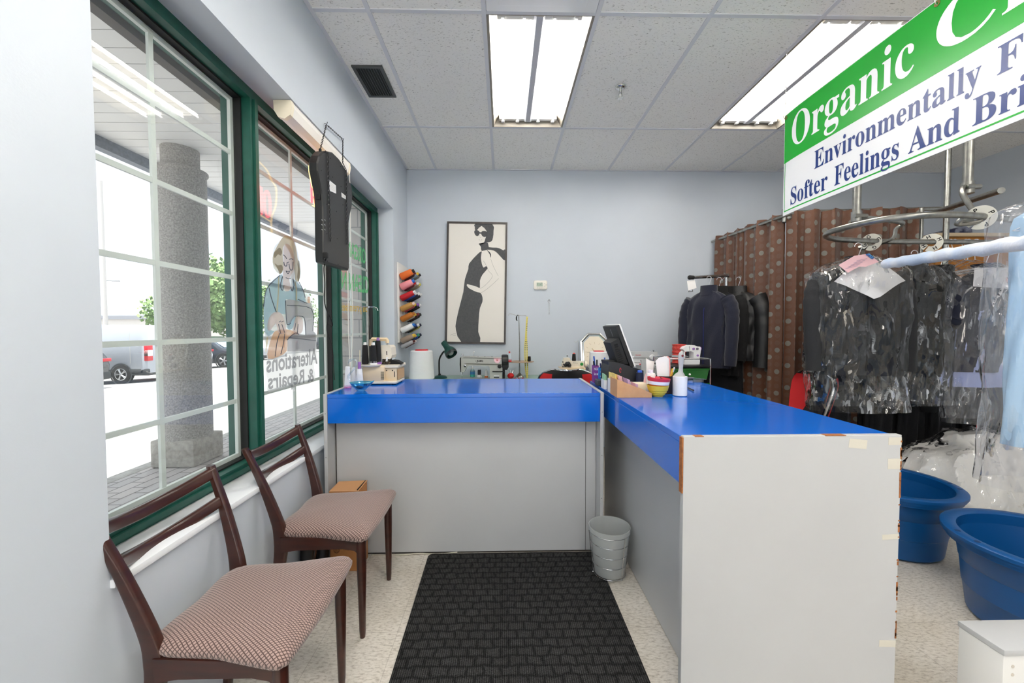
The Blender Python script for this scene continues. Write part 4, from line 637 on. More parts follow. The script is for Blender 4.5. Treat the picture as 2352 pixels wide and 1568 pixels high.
q.build('picture_frame', K['frameb'], T)
q = B(); q.prism([pic(fw, fh, -.008), pic(1 - fw, fh, -.008), pic(1 - fw, 1 - fh, -.008), pic(fw, 1 - fh, -.008)], (0, .012, 0)); cv = q.build('canvas', K['canvas'], T)
def ink(nm, polys, mt, d=-.0072, par=None, sm=3):
    q = B()
    for pl in polys:
        pts = blob(pl, sm) if sm > 1 else pl
        q.flat(fill([[(x, -y) for x, y in pts]]), lambda x, y: pic(*zp(x, -y), d))
    return q.build(nm, mt, par or cv)
ink('dress', [[(515, 420), (470, 455), (378, 560), (370, 620), (330, 740), (313, 880), (272, 1040), (232, 1220), (230, 1310), (292, 1448), (502, 1450), (482, 1330), (488, 1180), (500, 1060), (528, 990), (528, 930), (505, 885), (470, 880), (375, 835), (355, 790), (470, 820), (500, 830), (500, 750), (530, 680), (588, 610), (568, 585), (542, 602), (522, 560), (512, 490), (520, 430)]], K['charc'], sm=2)
ink('headscarf', [[(450, 112), (640, 112), (654, 190), (648, 260), (632, 305), (585, 318), (500, 345), (490, 332), (545, 320), (560, 280), (578, 230), (575, 190), (518, 135), (470, 180), (446, 182), (443, 150)],
                  [(495, 335), (590, 322), (600, 370), (690, 375), (740, 390), (765, 405), (786, 395), (786, 518), (740, 482), (700, 440), (660, 410), (590, 400), (520, 415), (512, 370)],
                  [(575, 400), (610, 425), (626, 455), (622, 492), (612, 455), (590, 420)]], K['charc'], sm=2)
ink('sunglasses', [[(436, 205), (445, 185), (470, 182), (492, 195), (497, 215), (490, 238), (470, 250), (448, 238)], [(512, 215), (525, 195), (550, 190), (578, 200), (582, 225), (575, 250), (550, 258), (525, 245)], [(492, 205), (515, 208), (513, 222), (494, 220)]], K['charc'], sm=2)
q = B()
for ln in (((495, 240), (490, 252)), ((500, 262), (512, 264)), ((490, 282), (497, 296)), ((512, 296), (524, 286)), ((538, 525), (560, 555), (580, 600), (600, 640), (642, 700), (560, 800), (505, 838)), ((622, 500), (650, 580), (690, 660), (706, 690)), ((712, 722), (640, 790), (570, 850), (515, 885)), ((170, 1375), (185, 1358), (200, 1372), (235, 1370)), ((200, 1355), (230, 1350))):
    q.tube([pic(*zp(*p), -.0073) for p in curve([(a, b_, 0) for a, b_ in ln], 4) for p in [(p.x, p.y)]] if len(ln) > 2 else [pic(*zp(*p), -.0073) for p in ln], .0011, 4)
q.build('drawn_line', K['charc'], cv)
# ------------------------------------------------------------------ thermostat, hook and chain
K['ivory'] = mat('ivory plastic', (238, 233, 222), 0.4); K['lcd'] = mat('green grey display', (168, 184, 166), 0.3); K['btn'] = mat('grey button', (202, 196, 186), 0.5)
p0, p1 = PY(1226, 644.5, YB - .02), PY(1257, 664, YB - .02); cx_, cz_ = (p0.x + p1.x) / 2, (p0.z + p1.z) / 2; hw, hh = (p1.x - p0.x) / 2, (p0.z - p1.z) / 2
T = thing('thermostat', 'ivory wall thermostat with green display', 'thermostat', (cx_, YB, cz_))
q = B(); out = blob([(-hw * .93, -hh), (0, -hh * 1.03), (hw * .93, -hh), (hw, 0), (hw * .93, hh), (0, hh * 1.05), (-hw * .93, hh), (-hw, 0)], 4)
q.loft([[V((cx_ + x * k, y, cz_ + z * k)) for x, z in out] for k, y in ((.98, YB - .0005), (1, YB - .012), (.96, YB - .019), (.90, YB - .021))]); q.build('thermostat_body', K['ivory'], T)
q = B(); q.box(cx_ - hw * .58, cx_ + hw * .32, YB - .0222, YB - .0212, cz_ - hh * .35, cz_ + hh * .55); lc = q.build('display', K['lcd'], T)
q = B()
for a, c, e in ((-.5, .38, .16), (.02, .42, .22), (-.5, .05, .12), (-.12, .02, .22)): q.box(cx_ + hw * a, cx_ + hw * (a + e), YB - .0226, YB - .0223, cz_ + hh * c, cz_ + hh * (c + .05))
q.build('display_digit', K['edge'], lc)
for a, c in ((-.42, -.68), (-.1, -.70), (.2, -.68), (.62, .3), (.82, .02), (.62, -.28)): q = B(); q.obox((cx_ + hw * a, YB - .0215, cz_ + hh * c), (.012, .003, .007), None, .001); q.build('button', K['btn'], T)
p = PY(1261, 690, YB - .01)
T = thing('key_chain', 'small ring and chain hanging from a hook on the wall below the thermostat', 'chain', (p.x, YB, p.z))
q = B(); q.tube([(p.x + .012 * math.cos(k * math.pi / 8), YB - .007, p.z - .005 + .012 * math.sin(k * math.pi / 8)) for k in range(16)], .0016, 5, True); q.build('ring', K['chrome'], T)
q = B(); q.tube([(p.x, YB - .0005, p.z + .008), (p.x, YB - .010, p.z + .006), (p.x, YB - .012, p.z + .012)], .002, 6); q.build('hook', K['chrome'], T)
q = B(); q.tube([(p.x + .001, YB - .007, p.z - .016), (p.x + .001, YB - .007, p.z - .035)], [.004, .003], 6); chain(q, (p.x + .002, YB - .007, p.z - .033), (p.x + .003, YB - .007, p.z - .125), .008, .0009); q.tube([(p.x + .003, YB - .007, p.z - .125), (p.x + .001, YB - .007, p.z - .15)], .003, 6); q.build('chain', K['chrome'], T)
# ------------------------------------------------------------------ roller blind cassette with bead cord
K['cream'] = mat('cream blind plastic', (240, 230, 208), 0.4)
T = thing('roller_blind', 'cream roller blind cassette under the window head with a long bead cord', 'blind', (-1.06, 2.36, ZH))
prof = [(-1.11, ZH - .002), (-1.03, ZH - .002), (-1.026, ZH - .03), (-1.034, ZH - .07), (-1.06, ZH - .088), (-1.09, ZH - .08), (-1.108, ZH - .05)]
q = B(); q.prism([(x, 2.015, z) for x, z in prof], (0, .70, 0)); q.build('cassette', mat('pale blind tube', (236, 232, 226), 0.5), T)
for y in (1.99, 2.7155): q = B(); q.prism([(-1.07 + (x + 1.07) * 1.06, y, ZH - .04 + (z - ZH + .04) * (1.06 if z < ZH - .01 else 1.0)) for x, z in prof], (0, .024, 0)); q.build('end_cap', K['cream'], T)
q = B(); q.tube(curve([(-1.05, 2.742, ZH - .07), (-1.06, 2.742, 2.0), (-1.06, 2.75, 1.6), (-1.062, 2.752, 1.3), (-1.06, 2.765, 1.03)], 5), .0028, 5); q.tube(curve([(-1.035, 2.745, ZH - .07), (-1.04, 2.76, 1.8), (-1.04, 2.775, 1.3), (-1.06, 2.765, 1.03)], 5), .0022, 5); q.build('bead_cord', mat('white cord', (232, 230, 224), 0.5), T)
# ------------------------------------------------------------------ lit OPEN sign seen from behind
K['sblack'] = mat('satin black sign housing', (30, 30, 31), 0.38, bump=(120, .03))
XO = -0.972
zz = [(650, 568), (700, 580), (750, 630), (800, 710), (822, 790), (846, 840), (852, 900), (848, 1000), (832, 1070), (822, 1140), (826, 1495), (822, 1503), (640, 1447), (628, 1440), (624, 1380), (622, 1150), (620, 1000), (612, 900), (594, 800), (578, 720), (576, 660), (592, 605), (620, 573)]
ol = [PX(560 + x / 3.409, 180 + y / 3.409, XO) for x, y in zz]; oc = [(p.y, p.z) for p in ol]; my = sum(p[0] for p in oc) / len(oc); mz = sum(p[1] for p in oc) / len(oc)
T = thing('open_sign', 'black shaped housing of a lit open sign hung on chains in the window', 'sign', (XO, my, mz))
q = B(); q.loft([[V((x, my + (y - my) * k, mz + (z - mz) * k)) for y, z in oc] for k, x in ((.97, XO), (1.0, XO - .006), (1.0, XO - .042), (.985, XO - .046))], smooth=False); bd = q.build('housing', K['sblack'], T)
def os_(px, py, d=.0): p = PX(px, py, XO); return V((XO + d, p.y, p.z))
def zs(x, y): return 560 + x / 3.409, 180 + y / 3.409
K['label'] = mat('white sticker', (216, 217, 219), 0.5)
for quad in (((668, 796), (720, 838), (722, 902), (672, 880)), ((763, 892), (800, 922), (800, 948), (765, 928))):
    q = B(); q.prism([os_(*zs(*c), .0006) for c in quad], (.0004, 0, 0)); st = q.build('sticker', K['label'], T)
    q = B()
    for k in range(4): a, c = [V(os_(*zs(*quad[i]), .0012)) for i in (0, 3)], [V(os_(*zs(*quad[i]), .0012)) for i in (1, 2)]; f = .2 + .18 * k; q.tube([(a[0].lerp(a[1], f)).lerp(c[0].lerp(c[1], f), .12), (a[0].lerp(a[1], f)).lerp(c[0].lerp(c[1], f), .8)], .0008, 4)
    q.build('small_print', K['btn'], st)
for x, y in ((678, 625), (757, 690), (606, 720), (694, 772), (760, 846), (838, 915), (775, 990), (725, 1042), (645, 985), (650, 1215), (820, 1100), (730, 1255), (655, 1430), (738, 1455), (820, 1303)):
    q = B(); c = os_(*zs(x, y), .0008); q.lathe([(.003, -.0006), (.003, .0006)], c, 8, 0, M.Rotation(math.pi / 2, 3, 'Y')); q.build('screw_head', K['rubber'], T)
K['vslot'] = mat('pale vent slot', (170, 172, 174), 0.5)
q = B(); c = os_(*zs(616, 932), -.02); q.obox((c.x, c.y - .012, c.z), (.02, .008, .03), None, .002); q.build('switch', K['rubber'], T)
for k in range(5):
    for dx in (0, 22): q = B(); c = os_(*zs(612 + dx, 1108 + k * 19), .0006); q.obox(c, (.0012, .014, .003)); q.build('vent_slot', K['vslot'] if k % 2 == 0 else K['rubber'], T)
q = B(); c = os_(*zs(622, 1385), .012); q.obox(c, (.024, .02, .03), None, .003); q.build('power_plug', K['rubber'], T)
q = B(); chs = []
h1, h2 = V((XL + .012, PX(745, 285, XL).y, PX(745, 285, XL).z)), V((XL + .012, PX(783, 322, XL).y, PX(783, 322, XL).z))
e1 = os_(*zs(627, 560), -.02)
for h in (h1, h2): q = B(); q.tube([(XL + .0008, h.y, h.z + .004), (XL + .014, h.y, h.z), (XL + .018, h.y, h.z + .012)], .002, 6); q.build('wall_hook', K['sblack'], T)
K['dchain'] = mat('dark chain', (62, 62, 64), 0.35, 0.9)
q = B(); chain(q, h1, e1, .016, .0016); q.build('chain', K['dchain'], T)
q = B(); q.tube([e1 + V((0, 0, .004)), e1 - V((0, 0, .016))], .008, 8); q.build('hanger_lug', K['rubber'], T)
q = B(); chain(q, h1 + V((.002, .004, -.004)), h2 + V((.002, -.004, .004)), .016, .0016); q.build('chain', K['dchain'], T)
q = B(); a = os_(*zs(650, 585), .005); chain(q, e1 + V((.024, .01, 0)), a, .016, .0016); chain(q, a, os_(*zs(672, 1275), .005), .016, .0016); q.build('chain', K['dchain'], T)
q = B(); a = os_(*zs(768, 660), .005); chain(q, h2, a, .016, .0016); chain(q, a, os_(*zs(796, 720), .005), .016, .0016); chain(q, os_(*zs(796, 720), .005), os_(*zs(803, 1300), .005), .016, .0016); q.build('chain', K['dchain'], T)
K['nred'] = mat('red neon tube', (255, 70, 70), 0.4, emit=((255, 60, 66), 3.0)); K['nyel'] = mat('yellow neon tube', (255, 226, 140), 0.4, emit=((255, 214, 120), 1.6))
XF = XO - .052
q = B(); q.tube([(XF, my + (y - my) * .9, mz + (z - mz) * .92) for y, z in blob([oc[i] for i in range(0, 11)] + [(oc[10][0], oc[9][1])] + [(oc[15][0], oc[9][1])] + oc[16:], 2)], .0045, 6, True); q.build('neon_border', K['nyel'], T)
def stroke(pts, c, h_, w__): return [(XF - .004, c[0] - (x - .5) * w__, c[1] + (y - .5) * h_) for x, y in pts]
oval = [(.5 + .5 * math.cos(k * math.pi / 8), .5 + .5 * math.sin(k * math.pi / 8)) for k in range(16)]
zc = 2.06; yy = [my + .135, my + .045, my - .045, my - .135]
for c, pts, cl in ((yy[0], oval, True), (yy[1], [(0, 0), (0, 1), (.6, 1), (1, .85), (1, .6), (.6, .5), (.05, .5)], False), (yy[2], [(1, 1), (0, 1), (0, .5), (.8, .5), (0, .5), (0, 0), (1, 0)], False), (yy[3], [(0, 0), (0, 1), (1, 0), (1, 1)], False)):
    q = B(); q.tube(stroke(pts, (c, zc), .16, .062), .0062, 6, cl); q.build('neon_letter', K['nred'], T)
a = os_(*zs(624, 1400), .016); q = B()
cp = [a] + [PX(x, y, -1.0 if i < 4 else -1.10) for i, (x, y) in enumerate(((744, 615), (746, 650), (745, 690), (751, 715), (755, 722)))] + [PX(x, y, -1.13) for x, y in ((751, 758), (763, 800), (766, 840), (768, 872))]
q.tube(curve(cp, 5), .003, 6); q.tube(curve([PX(755, 722, -1.10), PX(763, 742, -1.12), PX(762, 749, -1.13), PX(754, 744, -1.12)], 5), .003, 6); q.build('power_cord', K['rubber'], T)
# ------------------------------------------------------------------ window film: seamstress, lettering
def film(name, rgb): 
    m = bpy.data.materials.new(name); m.use_nodes = True; t = m.node_tree; t.nodes.clear(); o = N(t, 'ShaderNodeOutputMaterial'); d = N(t, 'ShaderNodeBsdfDiffuse', i_Color=lin(rgb)); s_ = N(t, 'ShaderNodeBsdfTranslucent', i_Color=lin(rgb)); tr = N(t, 'ShaderNodeBsdfTransparent'); a = N(t, 'ShaderNodeMixShader', i_Fac=.6); c = N(t, 'ShaderNodeMixShader', i_Fac=.30)
    t.links.new(d.outputs[0], a.inputs[1]); t.links.new(s_.outputs[0], a.inputs[2]); t.links.new(a.outputs[0], c.inputs[1]); t.links.new(tr.outputs[0], c.inputs[2]); t.links.new(c.outputs[0], o.inputs[0]); return m
F_ = {k: film('window film ' + k, v) for k, v in dict(halo=(230, 230, 230), hair=(204, 188, 146), skin=(222, 204, 196), shirt=(162, 194, 206), grey=(172, 171, 174), dgrey=(136, 135, 140), hshade=(164, 153, 126), orange=(226, 180, 140), tape=(234, 220, 180), green=(96, 190, 120), gold=(206, 168, 72), line=(126, 130, 142)).items()}
FXW = GX + .0036
T = thing('window_decal', 'pale window film picture of a seamstress over the mirrored words Alterations and Repairs', 'window sticker', PX(690, 720, FXW))
lay = [0]
def zw(x, y): return 590 + x / 3.92, 520 + y / 3.92
def decal(nm, polys, mt, sm=2, lines=False, par=None):
    lay[0] += 1; q = B(); X = FXW + lay[0] * .0004
    for pl in polys:
        if lines: q.tube([PX(*zw(p.x, p.y), X) for p in curve([(a, c, 0) for a, c in pl], 4)], .0022, 4)
        else:
            pts = blob(pl, sm) if sm > 1 else pl; q.flat(fill([[(x, -y) for x, y in pts]]), lambda x, y: PX(*zw(x, -y), X))
    return q.build(nm, mt, par or T)
decal('white_backing', [[(250, 85), (330, 110), (375, 260), (395, 420), (380, 510), (440, 610), (470, 605), (492, 690), (512, 780), (510, 930), (540, 990), (535, 1080), (552, 1230), (512, 1240), (520, 1390), (350, 1440), (345, 1480), (320, 1478), (318, 1440), (110, 1490), (98, 1390), (80, 1310), (90, 1180), (70, 960), (62, 720), (90, 560), (205, 430), (145, 330), (150, 200), (205, 130)]], F_['halo'], 3)
decal('hair', [[(250, 85), (310, 100), (350, 180), (365, 280), (390, 420), (375, 490), (345, 480), (320, 300), (250, 160), (232, 250), (240, 380), (205, 430), (150, 370), (142, 280), (165, 210), (210, 130)]], F_['hair'])
for pl in ([(205, 190), (228, 225), (215, 262), (190, 250), (160, 285), (152, 240), (175, 215)], [(380, 300), (392, 400), (378, 500), (362, 450), (372, 380), (365, 340)], [(158, 330), (190, 350), (222, 345), (236, 385), (206, 428), (190, 385)]): decal('hair_shadow', [pl], F_['hshade'])
decal('face', [[(250, 160), (290, 165), (325, 220), (340, 320), (330, 400), (290, 470), (305, 540), (270, 600), (235, 520), (235, 430), (240, 300), (238, 220)]], F_['skin'])
decal('shirt', [[(205, 440), (235, 450), (232, 570), (285, 580), (325, 550), (320, 470), (400, 540), (432, 640), (432, 690), (262, 655), (258, 790), (180, 770), (110, 830), (120, 930), (160, 940), (110, 985), (72, 940), (62, 720), (100, 530)]], F_['shirt'])
decal('sleeve_cuff', [[(320, 815), (350, 810), (340, 880), (310, 925), (280, 925), (275, 880)]], F_['shirt'])
for pl in ([(190, 460), (203, 455), (200, 600), (186, 770), (173, 768), (188, 600)], [(338, 495), (350, 500), (362, 560), (362, 660), (350, 655), (350, 560)], [(88, 1000), (102, 1010), (88, 1100), (76, 1130)]): decal('tape_strand', [pl], F_['tape'])
decal('machine', [[(258, 665), (290, 655), (490, 690), (510, 780), (505, 940), (530, 960), (532, 1025), (525, 1120), (275, 1125), (275, 1000), (340, 960), (440, 975), (425, 820), (345, 808), (318, 840), (305, 870), (270, 870)]], F_['grey'], 1)
decal('cloth', [[(170, 940), (260, 925), (345, 945), (370, 960), (300, 985), (275, 1020), (270, 1120), (200, 1170), (100, 1190), (105, 1090), (140, 980)]], F_['orange'])
decal('hand', [[(180, 765), (225, 790), (250, 850), (265, 950), (250, 965), (215, 970), (190, 945), (170, 870), (120, 940), (95, 920), (100, 850), (130, 790)], [(352, 815), (395, 815), (415, 850), (412, 940), (380, 970), (350, 975), (325, 940), (330, 890)]], F_['skin'])
decal('thread_spool', [[(455, 630), (478, 630), (482, 690), (458, 688)]], F_['orange'], 1)
decal('outline', [[(240, 255), (260, 275), (268, 290)], [(292, 295), (315, 290), (325, 300)], [(243, 320), (250, 350), (268, 355), (272, 325)], [(288, 335), (300, 388), (320, 385), (325, 320)], [(272, 325), (288, 320)], [(262, 400), (280, 405), (295, 402), (280, 425), (262, 400)], [(262, 460), (285, 470), (305, 465)], [(232, 450), (212, 530), (230, 575), (245, 530)], [(325, 470), (335, 530), (318, 580), (305, 545)], [(258, 665), (270, 870), (305, 870)], [(345, 808), (425, 820), (440, 975)], [(275, 710), (490, 740), (505, 940)], [(285, 1000), (530, 1025)], [(275, 1020), (340, 960), (380, 970)], [(200, 860), (215, 850)], [(222, 860), (240, 850)], [(195, 880), (215, 965)], [(225, 880), (250, 955)], [(350, 870), (340, 930)], [(370, 880), (365, 960)], [(205, 960), (180, 1050), (165, 1170)], [(250, 965), (240, 1050), (215, 1150)], [(62, 720), (90, 560), (205, 440)], [(380, 500), (420, 580), (435, 640)], [(452, 690), (372, 655)], [(110, 550), (130, 640), (175, 770)]], F_['line'], lines=True)
def word(body, pxl, pxr, base_l, base_r, h_l, h_r, mt, nm='lettering', bold=.012):
    """mirrored word: starts at pixel column pxr (far side) and runs towards pxl"""
    d = text(body, 1.0, 1.0, bold); x1 = max(p[0] for p in d[0]); hh_ = max(p[1] for p in text('l', 1.0)[0]); lay[0] += 1; X = FXW + lay[0] * .0004
    A, Bp = PX(pxr, base_r, X), PX(pxl, base_l, X); ha = (PX(pxr, base_r - h_r, X) - A).length; hb = (PX(pxl, base_l - h_l, X) - Bp).length
    q = B(); q.flat(d, lambda x, y: A.lerp(Bp, x / x1) + V((0, 0, (ha + (hb - ha) * x / x1) * y / hh_)))
    return q, nm, mt
for a in (('Alterations', 612, 729, 855, 834, 38, 34, F_['dgrey']), ('& Repairs', 616, 721, 893, 874, 34, 28, F_['dgrey'])):
    q, nm, mt = word(*a, bold=.022); q.build(nm, mt, T)
T = thing('window_lettering', 'mirrored green and gold film lettering on the farthest window light', 'window sticker', PX(820, 640, FXW))
for a in (('ORGANIC', 782, 840, 578, 606, 34, 32, F_['green']), ('CLEANIN', 784, 847, 662, 673, 38, 36, F_['green']), ('on premises', 782, 845, 713, 716, 18, 18, F_['gold'])):
    q, nm, mt = word(*a, bold=.02); q.build(nm, mt, T)
# ------------------------------------------------------------------ sewing tables at the rear wall
K['beige'] = mat('beige machine enamel', (226, 204, 168), 0.35); K['beige2'] = mat('pale cream machine enamel', (236, 226, 206), 0.35)
K['jgrey'] = mat('grey machine enamel', (178, 178, 174), 0.35); K['green_top'] = mat('pale green table laminate', (150, 180, 164), 0.3); K['tabw'] = mat('grey table top', (176, 178, 180), 0.4)
K['dgreen'] = mat('dark green lamp enamel', (22, 66, 60), 0.35); K['red'] = mat('red fabric', (190, 18, 24), 0.75, bump=(300, .2)); K['blackf'] = mat('black fabric', (20, 20, 22), 0.9, bump=(300, .2))
K['tw'] = mat('white thread', (232, 233, 236), 0.85, bump=(160, .3), stretch=(.15, .15, 3)); K['tb'] = mat('black thread', (20, 20, 22), 0.8, bump=(160, .3), stretch=(.15, .15, 3))
K['purple'] = mat('purple plastic', (150, 104, 178), 0.45); K['wplas'] = mat('white plastic', (238, 238, 238), 0.35); K['redp'] = mat('red plastic', (204, 34, 44), 0.35)
TZ = 0.80
def Zm(ox, oy, sc): return lambda x, y: (ox + x / sc, oy + y / sc)
def px_prism(q, pts, zf, y0, dep, m=0):
    a = [PY(*zf(*p), y0) for p in pts]; return q.prism(a, (0, dep, 0), m)
def table(label, x0, x1, y0, y1, mt):
    T = thing('sewing_table', label, 'table', ((x0 + x1) / 2, (y0 + y1) / 2, 0))
    q = B(); q.box(x0, x1, y0, y1, TZ - .035, TZ, .004); q.build('table_top', mt, T)
    for x in (x0 + .06, x1 - .06):
        for y in (y0 + .06, y1 - .06): q = B(); q.box(x - .02, x + .02, y - .02, y + .02, 0, TZ - .035, .003); q.build('leg', K['steel'], T)
table('pale green sewing table by the rear wall under the framed picture', -0.98, 0.46, 3.55, 4.27, K['green_top'])
table('grey work table along the rear wall behind the end counter', 0.50, 1.36, 3.62, 4.27, K['tabw'])
def cone(name, label, cat, x, y, z, r0, r1, h, mt, tip=None, base=None, group=None, tiph=.018):
    T = thing(name, label, cat, (x, y, z), group)
    q = B(); q.lathe([(r0 * .9, z + .0005), (r0, z + .012), (r1, z + h - .008), (r1 * .9, z + h)], (x, y, 0), 24)
    q.build('thread', mt, T)
    if tip: q = B(); q.lathe([(r1 * .62, z + h + .0003), (r1 * .55, z + h + tiph)], (x, y, 0), 16); q.build('cone_tip', tip, T)
    if base: q = B(); q.lathe([(r0 * 1.02, z), (r0 * .98, z + .02)], (x, y, 0), 20, caps=False); q.build('cone_base', base, T)
    return T
p = PY(969, 867, 3.93); cone('thread_cone', 'very large white industrial thread cone on the green sewing table beside the desk lamp', 'thread cone', p.x, p.y, TZ, .122, .108, .285, K['tw'], K['redp'], None, None, .012)
p = PY(1375, 867, 3.84); cone('thread_cone', 'very large white industrial thread cone standing in front of the octagonal clock', 'thread cone', p.x, p.y, TZ, .097, .088, .275, K['tw'], K['redp'], None, None, .008)
# desk lamp
p = PY(1012, 861, 4.02); x, y = p.x, p.y
T = thing('desk_lamp', 'dark green gooseneck desk lamp on the green sewing table under the picture', 'lamp', (x, y, TZ))
q = B(); q.lathe([(.064, TZ), (.064, TZ + .012), (.05, TZ + .024), (.02, TZ + .03), (.001, TZ + .031)], (x, y, 0), 28); q.build('lamp_base', K['dgreen'], T)
q = B(); q.ball((x - .01, y, TZ + .036), .014); q.build('switch', K['black'], T)
tp = PY(1021, 806, 4.0); q = B(); q.tube(curve([(x - .012, y, TZ + .028), (x - .014, y, TZ + .14), (x - .008, y, TZ + .20), tp + V((-.02, 0, -.02)), tp], 6), .0085, 8); q.build('gooseneck', K['black'], T)
h0, h1 = PY(1019, 786, 4.0), PY(1038, 814, 3.93); d = (h1 - h0).normalized(); rt = d.to_track_quat('Z', 'Y').to_matrix(); Ln = (h1 - h0).length
q = B(); q.lathe([(.001, -.004), (.028, .0), (.030, .01), (.030, Ln * .38), (.036, Ln * .5), (.054, Ln * .66), (.060, Ln * .85), (.060, Ln), (.056, Ln), (.056, Ln * .86), (.03, Ln * .6), (.001, Ln * .55)], h0, 28, 0, rt, caps=False); sh = q.build('lamp_shade', K['dgreen'], T)
q = B(); q.lathe([(.0605, Ln * .86), (.0615, Ln * .95), (.058, Ln + .004), (.05, Ln)], h0, 28, 0, rt, caps=False); q.build('shade_rim', K['black'], sh)
q = B(); q.ball(h0 + d * (Ln * .8), .034); q.build('bulb', mat('frosted bulb', (200, 204, 204), .3), T)
# industrial sewing machine
zj = Zm(1010, 700, 8.712); T = thing('sewing_machine', 'grey industrial sewing machine with pink sticker on the green table', 'sewing machine', PY(*zj(820, 1470), 3.92)); YJ = 3.86
q = B(); px_prism(q, [(408, 1045), (470, 1036), (1240, 1056), (1242, 1475), (1005, 1475), (1002, 1270), (985, 1232), (950, 1222), (600, 1214), (545, 1232), (495, 1338), (418, 1344), (402, 1200)], zj, YJ, .13); q.build('machine_arm', K['jgrey'], T)
q = B(); px_prism(q, [(402, 1060), (425, 1050), (428, 1345), (414, 1345), (398, 1200)], zj, YJ - .006, .14); q.build('face_plate', K['black'], T)
q = B(); px_prism(q, [(470, 1060), (1238, 1078), (1238, 1072), (470, 1052)], zj, YJ - .003, .002); q.build('top_groove', K['edge'], T)
q = B(); px_prism(q, [(470, 1168), (1238, 1184), (1238, 1200), (960, 1196), (560, 1186)], zj, YJ - .003, .002); q.build('lower_trim', mat('dark grey trim', (96, 94, 84), .5), T)
c = PY(*zj(1310, 1125), YJ + .065); rx = M.Rotation(math.pi / 2, 3, 'Y'); q = B(); q.lathe([(.001, -.036), (.058, -.036), (.066, -.028), (.066, .018), (.06, .03), (.001, .03)], c, 28, 0, rx); q.build('hand_wheel', K['black'], T)
q = B(); px_prism(q, [(1250, 1160), (1380, 1165), (1380, 1245), (1350, 1300), (1255, 1300)], zj, YJ + .01, .10); q.build('belt_guard', K['black'], T)
q = B(); px_prism(q, [(1255, 1300), (1305, 1300), (1305, 1475), (1255, 1475)], zj, YJ + .05, .03); q.build('drive_belt', K['rubber'], T)
c = PY(*zj(1198, 1228), YJ); q = B(); q.lathe([(.001, .0), (.019, .0), (.019, .012), (.001, .014)], c, 20, 0, M.Rotation(math.pi / 2, 3, 'X')); q.build('stitch_dial', K['black'], T)
q = B(); px_prism(q, [(1055, 1325), (1285, 1325), (1285, 1342), (1055, 1342)], zj, YJ - .012, .01); q.build('reverse_lever', K['black'], T)
q = B(); px_prism(q, [(1082, 1410), (1190, 1410), (1190, 1455), (1082, 1455)], zj, YJ - .002, .0015); pl = q.build('maker_plate', K['label'], T)
q = B(); px_prism(q, [(1082, 1436), (1190, 1436), (1190, 1455), (1082, 1455)], zj, YJ - .003, .0008); q.build('maker_plate_print', K['ink'], pl)
a, c = PY(*zj(735, 1138), YJ - .0008), PY(*zj(868, 1141), YJ - .0008); q = B(); q.flat(text('JUKI', 1, 1.0, .04), lambda u, v_: a.lerp(c, u) + V((0, 0, v_ * .024))); q.flat([[(-.16, .2), (-.04, .2), (-.04, .45), (-.16, .45)], [[0, 1, 2, 3]]], lambda u, v_: a.lerp(c, u) + V((0, 0, v_ * .024))); q.build('maker_name', K['ink'], T)
q = B(); px_prism(q, [(1150 + 72 * math.cos(k * math.pi / 14), 1062 + 104 * math.sin(k * math.pi / 14)) for k in range(15)], zj, YJ - .0012, .001); st = q.build('pink_sticker', mat('pink sticker', (252, 204, 214), .6), T)
q = B(); A = [PY(*zj(*c), YJ - .0018) for c in ((1148, 1070), (1148, 1118), (1132, 1098), (1148, 1120), (1166, 1098))]; q.tube(A, .0022, 5); q.build('drawn_arrow', K['redp'], st)
q = B(); q.tube([PY(*zj(450, 980), YJ + .03), PY(*zj(450, 1215), YJ + .03)], [.010, .012], 10); q.build('presser_column', K['chrome'], T)
q = B(); q.tube([PY(*zj(447, 1345), YJ + .05), PY(*zj(447, 1400), YJ + .05)], .007, 8); q.tube([PY(*zj(447, 1400), YJ + .05), PY(*zj(445, 1475), YJ + .05)], .003, 6); q.build('needle_bar', K['chrome'], T)
q = B(); q.lathe([(.001, 0), (.014, 0), (.012, .012), (.001, .014)], PY(*zj(505, 1218), YJ), 14, 0, M.Rotation(math.pi / 2, 3, 'X')); q.build('tension_dial', K['chrome'], T)
q = B(); a = PY(*zj(685, 1035), YJ + .06); q.tube([a, a + V((0, 0, .045))], .0016, 6); q.ball(a + V((0, 0, .05)), .008); q.build('thread_post', K['chrome'], T)
for u in (520, 590, 765, 900, 1045): q = B(); a = PY(*zj(u, 1043), YJ + .05); q.lathe([(.007, 0), (.007, .006)], a, 10); q.build('screw_head', K['chrome'], T)
a, c = PY(*zj(330, 1478), YJ - .02), PY(*zj(1310, 1478), YJ - .02); q = B(); q.box(a.x, c.x, YJ - .03, YJ + .15, TZ + .0005, TZ + .006, .002); q.build('machine_bed', K['jgrey'], T)
# bottles behind the machine
def bottle(name, label, px, ybase, yy, prof, mts):
    p = PY(px, ybase, yy); T = thing(name, label, 'bottle', (p.x, p.y, TZ)); 
    for k, (nm, pr) in enumerate(prof): q = B(); q.lathe([(r, TZ + z) for r, z in pr], (p.x, p.y, 0), 18); q.build(nm, mts[k], T)
bottle('sanitizer_bottle', 'clear blue-labelled liquid bottle behind the needle of the grey sewing machine', 1085.5, 862, 4.10, (('bottle_body', [(.001, .0005), (.024, .001), (.025, .06), (.02, .075), (.010, .082)]), ('bottle_label', [(.0254, .028), (.0256, .058)]), ('liquid_band', [(.0254, .006), (.0254, .026)]), ('pump_cap', [(.011, .082), (.011, .10), (.004, .101), (.004, .115)])), (mat('clear blue plastic', (190, 220, 226), .15, trans=.5), mat('blue label', (70, 140, 200), .5), mat('teal gel', (70, 190, 170), .3), K['wplas']))
